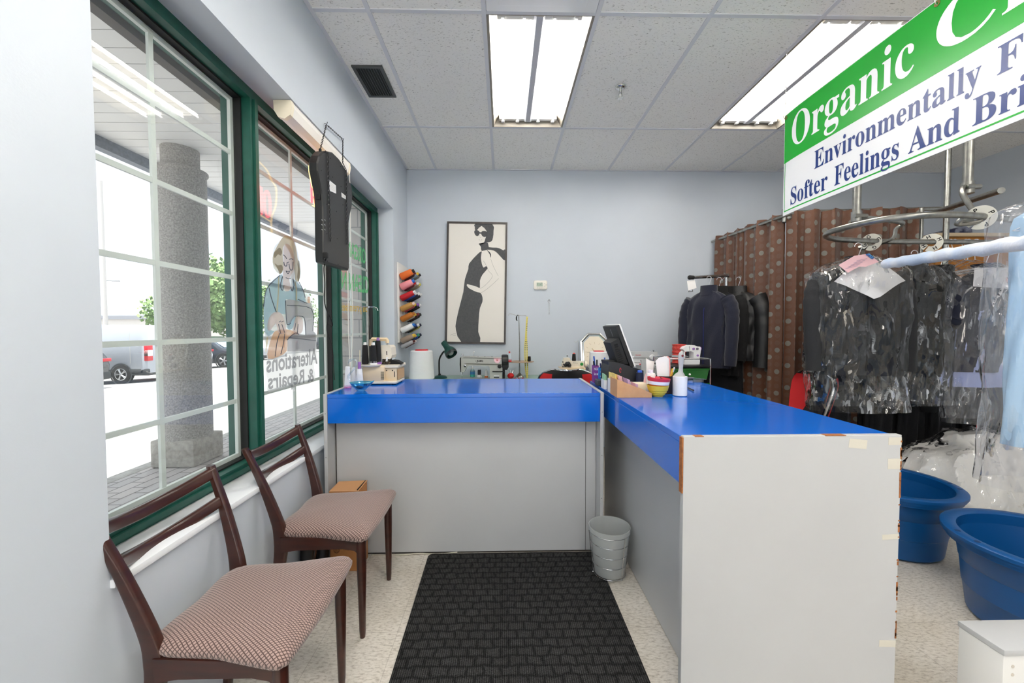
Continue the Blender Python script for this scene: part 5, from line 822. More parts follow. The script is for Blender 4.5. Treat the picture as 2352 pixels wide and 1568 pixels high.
bottle('thread_spool', 'dark grey thread spool on a white cone behind the grey sewing machine', 1101, 864, 4.06, (('spool_base', [(.026, .0005), (.026, .014), (.016, .028)]), ('thread', [(.017, .028), (.0175, .07), (.014, .08)]), ('cone_tip', [(.012, .08), (.010, .088)])), (K['wplas'], mat('charcoal thread', (70, 70, 74), .8), K['wplas']))
bottle('glue_bottle', 'white bottle with orange base band behind the grey sewing machine', 1117, 865, 4.02, (('bottle_body', [(.016, .022), (.017, .06), (.012, .075), (.004, .09)]), ('orange_band', [(.018, .0005), (.018, .022)])), (K['wplas'], mat('orange plastic', (226, 120, 50), .4)))
# thread stand with tape measure
zt = zj; p = PY(*zt(1598, 1400), 4.02); x, y = p.x, p.y
T = thing('thread_stand', 'tall metal thread stand on the green table at the end of the sewing machine', 'thread stand', (x, y, TZ))
q = B(); q.lathe([(.05, TZ), (.05, TZ + .006), (.03, TZ + .03), (.012, TZ + .045), (.008, TZ + .05)], (x, y, 0), 20); q.build('stand_base', K['steel'], T)
zt_ = PY(*zt(1590, 1135), y).z; ztop = PY(*zt(1572, 200), y).z
q = B(); q.tube([(x, y, TZ + .04), (x, y, zt_ + .2), (x - .008, y, ztop)], [.007, .005, .004], 8); q.build('pole', K['steel'], T)
q = B(); q.lathe([(.001, zt_ - .004), (.135, zt_ - .002), (.137, zt_ + .002), (.001, zt_ + .001)], (x + .01, y, 0), 28); q.build('spool_tray', mat('tan tray', (176, 150, 128), .6), T)
q = B(); q.tube([PY(*zt(1375, 215), y), PY(*zt(1390, 175), y), PY(*zt(1430, 178), y), PY(*zt(1520, 208), y), (x - .008, y, ztop - .004), PY(*zt(1640, 215), y), PY(*zt(1715, 212), y), PY(*zt(1740, 225), y)], .0022, 6); q.build('thread_guide', K['steel'], T)
q = B(); q.tube(curve([(x - .016, y - .012, ztop), (x - .03, y - .012, ztop - .02), (x - .03, y - .012, ztop - .05), (x - .02, y - .012, ztop - .058)], 4), [.004] * 4 + [.007] * 6 + [.003] * 3, 8); q.build('guide_clip', K['black'], T)
a = PY(*zt(1395, 1130), y - .03); cone('thread_spool', 'pale blue thread spool with red tip on the tray of the thread stand', 'thread spool', a.x, a.y, zt_ + .0035, .022, .013, .085, mat('pale blue thread', (196, 210, 222), .8), K['redp'], K['redp'])
a = PY(*zt(1790, 1110), y - .01); cone('thread_spool', 'small black thread spool on the tray of the thread stand beside the tape measure', 'thread spool', a.x, a.y, zt_ + .0035, .017, .016, .05, K['tb'])
T = thing('tape_measure', 'yellow and black tape measure draped over the arm of the thread stand', 'tape measure', PY(*zt(1740, 1470), y - .03))
K['tapey'] = mat('yellow tape', (222, 208, 106), .6); K['tapek'] = mat('black tape print', (44, 42, 26), .6)
def ribbon(q, pts, w_, m=0):
    c = curve(pts, 5); q.loft([[p + V((-w_ / 2, 0, 0)), p + V((w_ / 2, 0, 0)), p + V((w_ / 2, -.0012, 0)), p + V((-w_ / 2, -.0012, 0))] for p in c], smooth=False, m=m); return c
for nm, pts in (('tape_strand', [(1745, 235), (1735, 400), (1720, 620), (1705, 850), (1708, 1050), (1715, 1250), (1745, 1478)]), ('tape_strand', [(1752, 235), (1742, 400), (1735, 620), (1745, 850), (1748, 1050), (1755, 1250), (1752, 1478)])):
    dy = -.014 if nm == 'tape_strand' and pts[0][0] == 1752 else -.006
    q = B(); q2 = B(); P3 = [PY(*zt(*c), y + dy) for c in pts]; ribbon(q, P3, .013); o = q.build(nm, K['tapey'], T)
    cc = curve(P3, 12)
    for k in range(4, len(cc) - 4, 2): q2.obox(cc[k] + V((.002, -.0016, 0)), (.008, .0006, .006 if (k // 10) % 2 else .002))
    q2.build('tape_print', K['tapek'], o)
random.seed(5)
p = PY(*zj(1420, 1450), 3.94)
T = thing('pin_cushion', 'red pin cushion beside the foot of the thread stand', 'pin cushion', (p.x, p.y, TZ)); q = B(); q.ball((p.x, p.y, TZ + .03), .034, sc=(1, 1, .85)); q.build('cushion', K['red'], T)
q = B()
for k in range(8): a = k * .8; q.tube([(p.x + .02 * math.cos(a), p.y + .02 * math.sin(a), TZ + .05), (p.x + .036 * math.cos(a), p.y + .036 * math.sin(a), TZ + .08)], .001, 4)
q.build('pin', K['chrome'], T)
for k in range(9):
    bx_ = PY(*zj(1500 + 26 * k, 1440 - (k % 3) * 8), 3.92 + .03 * (k % 3)).x; z = TZ + .0005; q = B(); yb_ = 3.90 + .035 * (k % 3)
    q.lathe([(.011, z), (.011, z + .002), (.006, z + .003), (.006, z + .010), (.011, z + .011), (.011, z + .013)], (bx_, yb_, 0), 14)
    tag(q.build('bobbin', [K['chrome'], K['redp']][0 if k % 3 else 1]), 'small metal bobbin lying at the foot of the thread stand', 'bobbin', 'bobbins at the thread stand')
# blind stitch machine
zb = Zm(1240, 760, 11.2); YM = 3.78; T = thing('blindstitch_machine', 'small cream blind-stitch machine with green button at the end of the grey table', 'sewing machine', PY(*zb(850, 1100), YM))
q = B(); px_prism(q, [(800, 775), (1130, 785), (1128, 945), (800, 940)], zb, YM, .10); q.build('machine_body', K['beige2'], T)
q = B(); px_prism(q, [(630, 700), (770, 695), (800, 775), (800, 940), (600, 945), (580, 860)], zb, YM + .01, .08); q.build('machine_head', K['beige2'], T)
q = B(); px_prism(q, [(510, 945), (1175, 935), (1178, 1000), (1150, 1050), (1060, 1045), (520, 965)], zb, YM - .02, .14); q.build('machine_bed', K['beige'], T)
q = B(); 
for c, r_ in (((700, 850), 62), ((760, 880), 50), ((655, 880), 40), ((740, 830), 44)): q.ball(PY(*zb(*c), YM - .005), r_ / 11.2 * YM / 915, n=10)
q.build('feed_mechanism', K['black'], T)
for c in ((590, 795), (612, 852), (590, 915), (700, 640)): q = B(); q.lathe([(.001, 0), (.006, 0), (.006, .01), (.001, .011)], PY(*zb(*c), YM), 10, 0, M.Rotation(math.pi / 2, 3, 'X')); q.build('adjusting_knob', K['black'], T)
q = B(); q.lathe([(.001, 0), (.015, 0), (.015, .008), (.001, .010)], PY(*zb(1075, 850), YM), 18, 0, M.Rotation(math.pi / 2, 3, 'X')); q.build('green_button', mat('green button', (30, 140, 60), .4), T)
a, c = PY(*zb(850, 822), YM - .0008), PY(*zb(978, 830), YM - .0008); q = B(); q.flat(text('MARKS', 1, 1.0, .02), lambda u, v_: a.lerp(c, u) + V((0, 0, v_ * .007))); q.build('maker_name', K['ink'], T)
q = B(); a = PY(*zb(1180, 850), YM + .05); q.lathe([(.001, -.01), (.028, -.01), (.028, .01), (.001, .01)], a, 20, 0, rx); q.build('hand_wheel', K['beige2'], T)
q = B(); px_prism(q, [(1080, 1052), (1240, 1052), (1240, 1330), (1080, 1330)], zb, YM + .02, .06); a = PY(*zb(1160, 1330), YM); q.box(a.x - .03, a.x + .03, YM, YM + .1, TZ + .0005, a.z + .01); q.build('pedestal', K['black'], T)
q = B(); q.tube([PY(*zb(995, 770), YM + .06), PY(*zb(995, 300), YM + .06), PY(*zb(985, 245), YM + .06), PY(*zb(905, 305), YM + .06), PY(*zb(900, 260), YM + .06)], .0018, 6); q.build('thread_guide', K['steel'], T)
a = PY(*zb(877, 762), YM + .05); T2 = thing('thread_spool', 'black thread spool with coral tip on top of the cream blind-stitch machine', 'thread spool', a); q = B(); hh_ = .062; q.lathe([(.019, a.z), (.0195, a.z + .01), (.016, a.z + hh_), (.012, a.z + hh_ + .004)], (a.x, a.y, 0), 18); q.build('thread', K['tb'], T2); q = B(); q.lathe([(.0125, a.z + hh_ + .004), (.011, a.z + hh_ + .014)], (a.x, a.y, 0), 14); q.build('cone_tip', mat('coral plastic', (226, 110, 104), .4), T2)
# octagonal clock
YC = 4.20; T = thing('wall_clock', 'large octagonal silver clock with cream face leaning on the rear wall', 'clock', PY(1367, 852, YC)); cc = PY(1367, 808, YC)
def octa(hw_, hh_, c_): return [(-hw_ + c_, -hh_), (hw_ - c_, -hh_), (hw_, -hh_ + c_), (hw_, hh_ - c_), (hw_ - c_, hh_), (-hw_ + c_, hh_), (-hw_, hh_ - c_), (-hw_, -hh_ + c_)]
def oc_(o, y_): return [V((cc.x + a, YC + y_ + .05 * (c / .2), cc.z + c)) for a, c in o]
hw_, hh_ = 33 / 915 * YC, 43.5 / 915 * YC
q = B(); A, A2, Bq, Bq2 = oc_(octa(hw_, hh_, .085), .03), oc_(octa(hw_, hh_, .085), 0), oc_(octa(hw_ - .012, hh_ - .012, .078), -.003), oc_(octa(hw_ - .020, hh_ - .020, .075), .004); q.loft([A, A2, Bq, Bq2], caps=False, smooth=False); q.build('clock_rim', K['chrome'], T)
q = B(); q.add(oc_(octa(hw_ - .012, hh_ - .012, .078), .012), [list(range(8))]); q.add(oc_(octa(hw_ - .02, hh_ - .02, .078), .028), [list(range(8))]); q.build('mirror_border', mat('pale mirror border', (206, 214, 220), .12, .5), T)
q = B(); q.prism(oc_(octa(hw_ - .036, hh_ - .036, .068), .006), (0, .005, 0)); fc = q.build('clock_face', mat('cream clock face', (238, 226, 204), .4), T)
q = B()
for k in range(12): a = k * math.pi / 6; q.tube([V((cc.x + math.sin(a) * r_, YC + .004 + .05 * (math.cos(a) * r_ / .2), cc.z + math.cos(a) * r_)) for r_ in (.085, .105)], .0012, 4)
q.build('hour_mark', K['brass'], fc)
for a, ln, w_ in ((-1.62, .085, .0022), (-.7, .05, .0028)): q = B(); q.tube([(cc.x, YC + .001, cc.z), (cc.x + math.sin(a) * ln, YC + .001 + .05 * math.cos(a) * ln / .2, cc.z + math.cos(a) * ln)], w_, 4); q.build('clock_hand', K['brass'], T)
# domestic sewing machine
zs_ = Zm(1450, 780, 10.45); YS = 3.82; T = thing('sewing_machine', 'grey household sewing machine standing behind the receipts on the grey table', 'sewing machine', PY(*zs_(280, 950), YS)); K['sgrey'] = mat('silver grey machine plastic', (190, 192, 194), .4)
q = B(); px_prism(q, [(-70, 290), (630, 292), (636, 470), (640, 900), (240, 900), (240, 490), (-70, 478)], zs_, YS, .14); q.build('machine_arm', K['sgrey'], T)
q = B(); px_prism(q, [(-70, 432), (630, 436), (630, 444), (-70, 440)], zs_, YS - .002, .002); q.build('panel_line', K['edge'], T)
q = B(); px_prism(q, [(-80, 900), (650, 900), (650, 960), (-80, 960)], zs_, YS - .03, .2); q.build('machine_base', K['sgrey'], T)
q = B(); px_prism(q, [(35, 520), (60, 488), (215, 492), (232, 560), (230, 630), (40, 615)], zs_, YS - .005, .05); q.build('needle_cover', K['label'], T)
for c in ((68, 578), (210, 588)): q = B(); q.ball(PY(*zs_(*c), YS - .006), .007); q.build('tension_lamp', K['redp'], T)
q = B(); px_prism(q, [(55, 540), (150, 550), (215, 545), (215, 552), (150, 558), (55, 548)], zs_, YS - .007, .001); px_prism(q, [(40, 605), (230, 622), (230, 634), (40, 617)], zs_, YS - .007, .001); q.build('cover_slot', K['ink'], T)
q = B(); q.lathe([(.001, 0), (.026, 0), (.027, .01), (.022, .018), (.001, .019)], PY(*zs_(495, 422), YS), 22, 0, M.Rotation(math.pi / 2, 3, 'X')); q.build('stitch_dial', K['label'], T)
q = B(); q.lathe([(.001, 0), (.022, 0), (.022, .01), (.001, .012)], PY(*zs_(560, 620), YS), 20, 0, M.Rotation(math.pi / 2, 3, 'X')); q.build('stitch_dial', K['label'], T)
a, c = PY(*zs_(100, 376), YS - .0006), PY(*zs_(232, 376), YS - .0006); q = B(); q.flat(text('SINGER', 1, 1.0, .03), lambda u, v_: a.lerp(c, u) + V((0, 0, v_ * .0095))); q.build('maker_name', K['redp'], T)
q = B(); px_prism(q, [(12, 388), (68, 392), (68, 428), (12, 424)], zs_, YS - .004, .003); q.build('stitch_window', K['wplas'], T)
q = B(); a = PY(*zs_(483, 290), YS + .05); q.tube([a, a + V((0, 0, .02))], .003, 6); q.tube([a + V((.02, 0, 0)), a + V((.02, 0, .014))], .006, 8); q.build('spool_pin', K['chrome'], T)
# drawer unit with green drawers
K['gdraw'] = mat('translucent green drawer', (24, 104, 30), .2, trans=.15); K['odraw'] = mat('orange drawer', (206, 74, 30), .3)
UX0, UX1, UY0, UY1, UZ = 1.375, 1.735, 3.30, 3.62, 0.985
T = thing('drawer_unit', 'chrome framed drawer trolley with green plastic drawers behind the end counter', 'drawers', ((UX0 + UX1) / 2, (UY0 + UY1) / 2, 0))
for x in (UX0, UX1):
    for y in (UY0, UY1): q = B(); q.tube([(x, y, 0.0), (x, y, UZ + .055)], .006, 8); q.build('post', K['chrome'], T)
q = B(); q.tube([(UX0, UY0, UZ + .055), (UX1, UY0, UZ + .055), (UX1, UY1, UZ + .055), (UX0, UY1, UZ + .055)], .005, 8, True); q.build('top_rail', K['chrome'], T)
q = B(); q.box(UX0 - .005, UX1 + .005, UY0 - .005, UY1 + .005, UZ - .014, UZ, .003); q.build('top_shelf', K['black'], T)
for k in range(7):
    z1 = UZ - .028 - k * .125; mt = K['gdraw'] if k < 2 else K['odraw'] if k < 4 else K['gdraw']; q = B()
    q.loft([[V((UX0 + .012 + o, UY0 - .004, z1 - h_)), V((UX1 - .012 - o, UY0 - .004, z1 - h_)), V((UX1 - .012 - o, UY1 - .01, z1 - h_)), V((UX0 + .012 + o, UY1 - .01, z1 - h_))] for h_, o in ((.085, .02), (0, 0))], smooth=False); q.box(UX0 + .006, UX1 - .006, UY0 - .010, UY0 - .003, z1 - .008, z1 + .004, .002)
    dr = q.build('drawer', mt, T); q = B(); q.ball(((UX0 + UX1) / 2, UY0 - .012, z1 - .045), .009); q.build('knob', K['wplas'], dr)
# mini sewing machine on the drawer unit
YN = 3.40; p = PY(*zs_(1470, 630), YN); T = thing('mini_sewing_machine', 'small white toy-sized sewing machine with purple knobs on the drawer trolley', 'sewing machine', (p.x, p.y, UZ)); dz = UZ + .001 - p.z
def mini(pts): return [PY(*zs_(*c), YN) + V((0, 0, dz)) for c in pts]
q = B(); q.prism(mini([(1245, 250), (1300, 200), (1420, 172), (1520, 172), (1600, 205), (1650, 205), (1672, 240), (1665, 330), (1640, 500), (1500, 490), (1495, 340), (1440, 312), (1290, 325), (1240, 270)]), (0, .085, 0)); q.build('machine_arm', K['wplas'], T)
q = B(); q.prism(mini([(1290, 490), (1640, 490), (1648, 540), (1640, 628), (1285, 632)]), (0, .10, 0)); q.build('machine_base', K['wplas'], T)
for c, r_ in (((1490, 255), .010), ((1588, 415), .009)): q = B(); q.lathe([(.001, 0), (r_, 0), (r_, .008), (.001, .009)], mini([c])[0], 14, 0, M.Rotation(math.pi / 2, 3, 'X')); q.build('knob', K['purple'], T)
q = B(); q.lathe([(.001, 0), (.010, 0), (.010, .008), (.001, .009)], mini([(1580, 255)])[0], 14, 0, M.Rotation(math.pi / 2, 3, 'X')); q.build('tension_dial', mat('grey violet plastic', (104, 96, 112), .4), T)
q = B(); q.lathe([(.001, -.008), (.017, -.008), (.017, .010), (.001, .010)], mini([(1685, 262)])[0] + V((.002, .04, 0)), 18, 0, rx); q.build('hand_wheel', K['purple'], T)
q = B(); q.prism(mini([(1390, 190), (1398, 200), (1405, 300), (1398, 300), (1390, 210)]), (0, -.001, 0)); q.build('panel_line', K['edge'], T)
q = B(); A = mini([(1330, 325), (1330, 480)]); q.tube([A[0] + V((0, .04, 0)), A[1] + V((0, .04, 0))], .0022, 6); q.build('needle_bar', K['chrome'], T)
# red mesh roll
a = PY(*zs_(1115, 590), 3.52); T = thing('fabric_roll', 'red woven roll standing on the trolley behind the toy-sized sewing machine', 'fabric roll', (a.x, a.y, UZ + .001)); z = UZ + .001; q = B(); pr = []
for k in range(22): pr.append((.054 + (.004 if k % 4 < 2 else 0.0) + (.002 if k % 3 == 0 else 0), z + .004 + k * .0078))
q.lathe([(.03, z)] + pr + [(.03, z + .172)], (a.x + .01, a.y, 0), 26); q.build('woven_roll', mat('red woven strip', (176, 34, 34), .7, var=(90, (214, 80, 66)), bump=(140, .6)), T)
q = B(); q.lathe([(.0605, z + .055), (.0610, z + .075)], (a.x + .01, a.y, 0), 26, caps=False); q.build('grey_band', K['sgrey'], T)
# office chairs
def office_chair(label, loc, rz):
    T = thing('office_chair', label, 'chair', loc, 'red and black office chairs', True, rz)
    W_, Hb, Ht = .23, .60, .965
    def bk(u, v_, d=0):     # u -1..1, v 0..1
        hw = W_ * (1 - .25 * (1 - v_) ** 2) * (1 if v_ < .72 else math.sqrt(max(.05, 1 - ((v_ - .72) / .30) ** 2)) ** .6); return V((u * hw, -.03 + .10 * u * u + .05 * (1 - v_) - .02 * v_ + d, Hb + (Ht - Hb) * v_))
    q = B(); q.grid(20, 14, lambda a, c: bk(a * 2 - 1, c, .022)); q.grid(20, 14, lambda a, c: bk(a * 2 - 1, c, -.022))
    q.loft([[bk(u, v_, s * .022) for s in (-1, 1)] for u, v_ in [(-1, 0)] + [(-1, k / 14) for k in range(15)] + [(k / 10 - 1, 1) for k in range(21)] + [(1, 1 - k / 14) for k in range(15)]], caps=False); q.build('backrest', K['blackf'], T)
    for s in (-1, 1):
        for dd in (.0235, -.0235): q = B(); q.grid(6, 12, lambda a, c: bk(s * (.99 - (.32 + .30 * math.sin(math.pi * min(1, c * .9))) * a * .9), .03 + .90 * c, dd)); q.build('red_side_panel', K['red'], T)
    q = B(); q.tube([bk(-1.02, k / 14, 0) for k in range(3, 15)] + [bk(k / 10 - 1, 1.012, 0) for k in range(21)] + [bk(1.02, 1 - k / 14, 0) for k in range(12)], .008, 8); q.build('chrome_edge', K['chrome'], T)
    q = B(); q.obox((0, .22, .47), (.46, .44, .07), None, .03, 0, 4); q.build('seat', K['blackf'], T)
    q = B(); q.tube([(0, .02, .62), (0, -.0, .52), (0, .06, .43), (0, .2, .43)], .02, 8); q.build('back_bracket', K['black'], T)
    q = B(); q.tube([(0, .2, .12), (0, .2, .43)], .025, 12); q.build('gas_column', K['black'], T)
    for k in range(5):
        a = k * 2 * math.pi / 5 + .3; q = B(); q.tube([(0, .2, .12), (.27 * math.cos(a), .2 + .27 * math.sin(a), .075)], [.025, .014], 8); q.build('base_spoke', K['black'], T)
        q = B(); q.lathe([(.001, -.02), (.026, -.02), (.028, 0), (.026, .02), (.001, .02)], (.27 * math.cos(a), .2 + .27 * math.sin(a), .029), 14, 0, M.Rotation(math.pi / 2, 3, 'X')); q.build('caster', K['rubber'], T)
    return T
p = PY(1293, 860, 3.22); oc1 = office_chair('red and black office chair with its back to the counter, at the grey work table', (p.x + .02, 3.14, 0), -.12)
p = PY(1880, 930, 2.85); dup(oc1, (p.x + .09, 2.93, 0), 'red and black office chair turned sideways beneath the hanging bagged jacket', 'red and black office chairs', 1.45)
# ------------------------------------------------------------------ on the service counter
C1 = ZT - 0.0015; zg = Zm(760, 740, 9.225)
T = thing('overlock_machine', 'beige overlock sewing machine at the window end of the service counter', 'sewing machine', PY(*zg(1120, 1280), 2.56))
def gp(x, y, Y): return PY(*zg(x, y), Y)
zb0 = C1 + .0005
def gbox(nm, xa, xb, ya, yb, Y, dep, mt, bev=.006, par=None):
    a, c = gp(xa, ya, Y), gp(xb, yb, Y); q = B(); q.box(a.x, c.x, Y, Y + dep, max(zb0 + .008, c.z), a.z, bev); return q.build(nm, mt, par or T)
gbox('machine_body', 665, 1130, 925, 1265, 2.53, .20, K['beige'])
gbox('machine_body', 1128, 1400, 930, 1240, 2.56, .17, K['beige'])
a, c = gp(820, 1265, 2.52), gp(1400, 1265, 2.55); q = B(); q.box(a.x - .05, c.x + .004, 2.526, 2.735, zb0 + .006, zb0 + .022, .005); q.build('base_plate', K['beige2'], T)
for x in (a.x - .02, c.x - .02):
    for y in (2.55, 2.71): q = B(); q.lathe([(.012, zb0), (.014, zb0 + .0065)], (x, y, 0), 12); q.build('rubber_foot', K['rubber'], T)
a, c = gp(1090, 905, 2.55), gp(1410, 985, 2.55); q = B(); q.prism([(a.x - .02, 2.545, c.z + .008), (c.x + .006, 2.545, c.z + .008), (c.x + .006, 2.545, c.z + .02), (c.x, 2.545, a.z), (a.x - .02, 2.545, a.z)], (0, .20, 0)); q.build('work_plate', K['beige2'], T)
q = B(); a = gp(1415, 990, 2.56); q.box(a.x - .001, a.x + .0015, 2.565, 2.725, zb0 + .028, a.z - .004); q.build('side_door', mat('orange beige door', (214, 168, 116), .35), T)
for k in range(9): q = B(); u, v_ = gp(1060, 1050 + k * 19, 2.53), gp(1128, 1050 + k * 19, 2.53); q.box(u.x, v_.x, 2.5285, 2.531, u.z - .0018, u.z + .0006); q.build('vent_slot', K['ink'], T)
for u in (1180, 1305): q = B(); q.lathe([(.001, 0), (.0045, 0), (.0045, .002), (.001, .002)], gp(u, 1020, 2.56), 10, 0, M.Rotation(math.pi / 2, 3, 'X')); q.build('screw_hole', K['ink'], T)
q = B(); u, v_ = gp(1340, 1040, 2.56), gp(1356, 1160, 2.56); q.box(u.x, v_.x, 2.558, 2.561, v_.z, u.z); q.build('door_slot', K['ink'], T)
# head, handle, tray, antenna
q = B(); out = [(1040, 490), (1240, 490), (1272, 530), (1290, 700), (1275, 760), (1240, 775), (1090, 775), (1040, 760)]; q.prism([gp(*c, 2.58) for c in out], (0, .11, 0)); hd = q.build('machine_head', K['beige2'], T)
q = B(); q.prism([gp(*c, 2.5785) for c in ((1172, 610), (1190, 610), (1192, 695), (1176, 690))], (0, .002, 0)); q.build('lever_slot', K['ink'], hd)
q = B(); q.prism([gp(*c, 2.572) for c in ((1176, 735), (1205, 735), (1195, 830), (1160, 825))], (0, .008, 0)); q.build('presser_lever', K['wplas'], T)
q = B()
for c, r_ in (((1110, 810), 24), ((1160, 830), 30), ((1220, 815), 32), ((1240, 850), 26), ((1130, 860), 26)): q.ball(gp(*c, 2.60), r_ / 9.225 * 2.6 / 915, n=10)
q.prism([gp(*c, 2.60) for c in ((1090, 775), (1250, 775), (1255, 880), (1080, 890))], (0, .05, 0)); q.build('looper_mechanism', mat('dark steel', (92, 84, 74), .35, .7), T)
q = B(); q.prism([gp(*c, 2.6) for c in ((1000, 880), (1200, 870), (1210, 905), (1020, 910))], (0, .05, 0)); q.build('foot_plate', K['black'], T)
q = B(); q.tube([gp(850, 500, 2.63), gp(850, 372, 2.63), gp(868, 358, 2.63), gp(1185, 362, 2.63), gp(1198, 385, 2.63), gp(1195, 440, 2.63)], [.012] * 6, 4); q.build('carry_handle', K['beige'], T)
q = B(); q.tube([gp(1190, 430, 2.64), gp(1190, 492, 2.64)], .007, 8); q.build('tension_post', K['chrome'], T)
ctr = gp(845, 890, 2.53); TRZ = ctr.z; q = B(); q.lathe([(.001, TRZ - .012), (.055, TRZ - .012), (.064, TRZ - .006), (.065, TRZ), (.001, TRZ)], ctr * 1 - V((0, 0, ctr.z)), 28, sx=1.0, sy=.75); q.build('cone_tray', K['beige2'], T)
q = B(); q.tube([gp(800, 855, 2.56), V((gp(800, 855, 2.56).x, 2.56, gp(798, -320, 2.56).z))], .0045, 8); q.build('antenna_pole', K['steel'], T)
at = V((gp(798, -320, 2.56).x, 2.56, gp(798, -320, 2.56).z)); q = B(); q.tube([at + V(c) for c in ((-.050, -.02, -.02), (-.047, -.02, .002), (-.03, -.01, .006), (0, 0, .004), (.03, .008, .004), (.05, .01, -.004), (.056, .01, -.022))], .002, 6); q.tube([at + V((-.042, 0, -.018)), at + V((-.04, 0, -.002)), at + V((0, 0, .002)), at + V((.045, -.01, -.006)), at + V((.05, -.012, -.018))], .0015, 6); q.ball(at, .007); q.build('thread_antenna', K['chrome'], T)
q = B(); q.tube([gp(615, 590, 2.57), gp(617, 880, 2.57)], .004, 6); q.build('spool_pin', K['beige2'], T)
q = B()
for s in (-.038, .0, .03): q.tube([at + V((s, -.01, -.012)), gp(860 + s * 2000, 455, 2.55)], .0004, 3)
q.build('thread_strand', mat('grey strand', (150, 150, 150), .8), T)
def hcone(label, xa, xb, ytop, ybot, Y, mt, tip, base, r1k=.72, tiph=.016):
    a, c = gp(xa, ybot, Y), gp(xb, ytop, Y); r0 = (c.x - a.x) / 2; x = (a.x + c.x) / 2; return cone('thread_cone', label, 'thread cone', x, Y + .0, a.z, r0, r0 * r1k, c.z - a.z, mt, tip, base, 'thread cones at the overlock machine', tiph)
dzt = TRZ + .0005
for lab, xa, xb, ytop, Y, tp_, bs_ in (('black thread cone with white tip, at the window side of the overlock tray', 655, 795, 480, 2.545, K['wplas'], None), ('black thread cone with white base, foremost on the overlock tray', 825, 975, 485, 2.515, K['wplas'], K['wplas']), ('black thread cone with purple tip and base on the overlock tray', 935, 1068, 385, 2.55, K['purple'], K['purple'])):
    a, c = gp(xa, 800, Y), gp(xb, ytop, Y); r0 = (c.x - a.x) / 2; cone('thread_cone', lab, 'thread cone', (a.x + c.x) / 2, Y, dzt, r0, r0 * .74, c.z - dzt, K['tb'], tp_, bs_, 'thread cones at the overlock machine')
for lab, xa, xb, ytop, Y, tp_, bs_ in (('tall white thread cone beside the window frame on the counter', 285, 420, 935, 2.40, None, mat('mauve ring', (196, 120, 170), .5)), ('white thread cone behind the neck of the glass swan', 418, 540, 950, 2.49, None, None), ('white thread cone with a long purple cone tip behind the glass swan', 525, 688, 985, 2.44, K['purple'], None)):
    a, c = gp(xa, 1200, Y), gp(xb, ytop, Y); r0 = (c.x - a.x) / 2; cone('thread_cone', lab, 'thread cone', (a.x + c.x) / 2, Y, zb0, r0, r0 * .66, c.z - zb0, K['tw'], tp_, bs_, 'white thread cones on the counter', .042)
# folded cloth
a = gp(1360, 870, 2.62); T = thing('cloth', 'small folded black cloth lying on the work plate of the overlock machine', 'cloth', a - V((0, 0, .02))); q = B()
pl = [gp(*c, 2.60) for c in ((1225, 905), (1260, 850), (1290, 800), (1390, 815), (1470, 860), (1495, 885), (1400, 905))]; q.prism(pl, (0, .07, 0)); q.build('folded_cloth', K['blackf'], T)
# glass swan dish
m = sheet('blue art glass', (.42, .74, .90), (1, 1, 1), .02, 0, ior=1.6, gl=1.6); mc = sheet('clear art glass', (.80, .86, .90), (1, 1, 1), .02, ior=1.7, gl=2.0)
p = gp(640, 1390, 2.30); x, y = p.x, 2.30; T = thing('glass_swan', 'blue glass swan dish with a clear curved neck on the counter', 'dish', (x, y, zb0))
def dish(k, z, tail): return [V((x + .064 * k * math.cos(a) * (1 + (tail if math.cos(a) > .7 else 0)), y + .045 * k * math.sin(a), zb0 + z + (.010 * tail * 4 if math.cos(a) > .9 else 0))) for a in [j * math.pi / 14 for j in range(28)]]
q = B(); q.loft([dish(.35, .0, 0), dish(.42, .004, 0), dish(.66, .018, .03), dish(.88, .034, .08), dish(1.0, .046, .16), dish(.96, .046, .15), dish(.80, .032, .06), dish(.5, .014, 0), dish(.1, .008, 0)], caps=True); q.build('bowl', m, T)
q = B(); q.tube([v_ for v_ in dish(.98, .047, .16)], .0024, 6, True); q.build('bowl_lip', mat('turquoise glass rim', (90, 196, 220), .1, trans=.4), T)
nk = [gp(*c, y) for c in ((395, 1215), (365, 1150), (400, 1090), (480, 1000), (540, 900), (545, 830), (500, 785), (445, 790), (400, 810), (365, 870))]; q = B(); cr = curve(nk, 5); q.tube(cr, [.0065 - .003 * k / len(cr) + (.004 if .78 < k / len(cr) < .9 else 0) for k in range(len(cr))], 10); q.build('neck', mc, T)
q = B(); q.ball((x - .01, y, zb0 + .018), .016, sc=(1.4, 1, .5)); q.build('sweet', mat('brown wrapper', (110, 74, 62), .4), T)
# ------------------------------------------------------------------ spool rack on the pier
YR0, YR1 = PX(910, 700, XL).y + .03, 4.22; zr0, zr1 = 1.165, 1.935
T = thing('spool_rack', 'white pegboard thread rack fixed on the window wall beside the rear corner', 'rack', (XL, (YR0 + YR1) / 2, zr0)); q = B(); q.box(XL + .001, XL + .016, YR0, YR1, zr0, zr1, .002); q.build('back_board', mat('white board', (226, 224, 220), .5), T)
rows = [627, 650, 675.5, 700.5, 723.5, 749, 773, 786]
C_ = dict(orange=(232, 112, 40), brown=(66, 30, 28), steel=(132, 152, 172), grey=(120, 116, 108), pink=(238, 150, 156), maroon=(120, 40, 44), olive=(150, 138, 110), red=(190, 20, 36), blue=(28, 70, 160), navy=(22, 26, 56), tan=(186, 140, 74), rose=(176, 66, 84), black=(24, 24, 26), gold=(176, 104, 30), silver=(176, 170, 160), white=(236, 236, 238), yellow=(206, 196, 96), taupe=(150, 132, 118), green=(30, 70, 54), pewter=(164, 164, 168), chestnut=(92, 44, 36), cobalt=(30, 110, 200), lemon=(226, 190, 60), mint=(70, 160, 130), purple=(140, 90, 180), cream=(236, 206, 196))
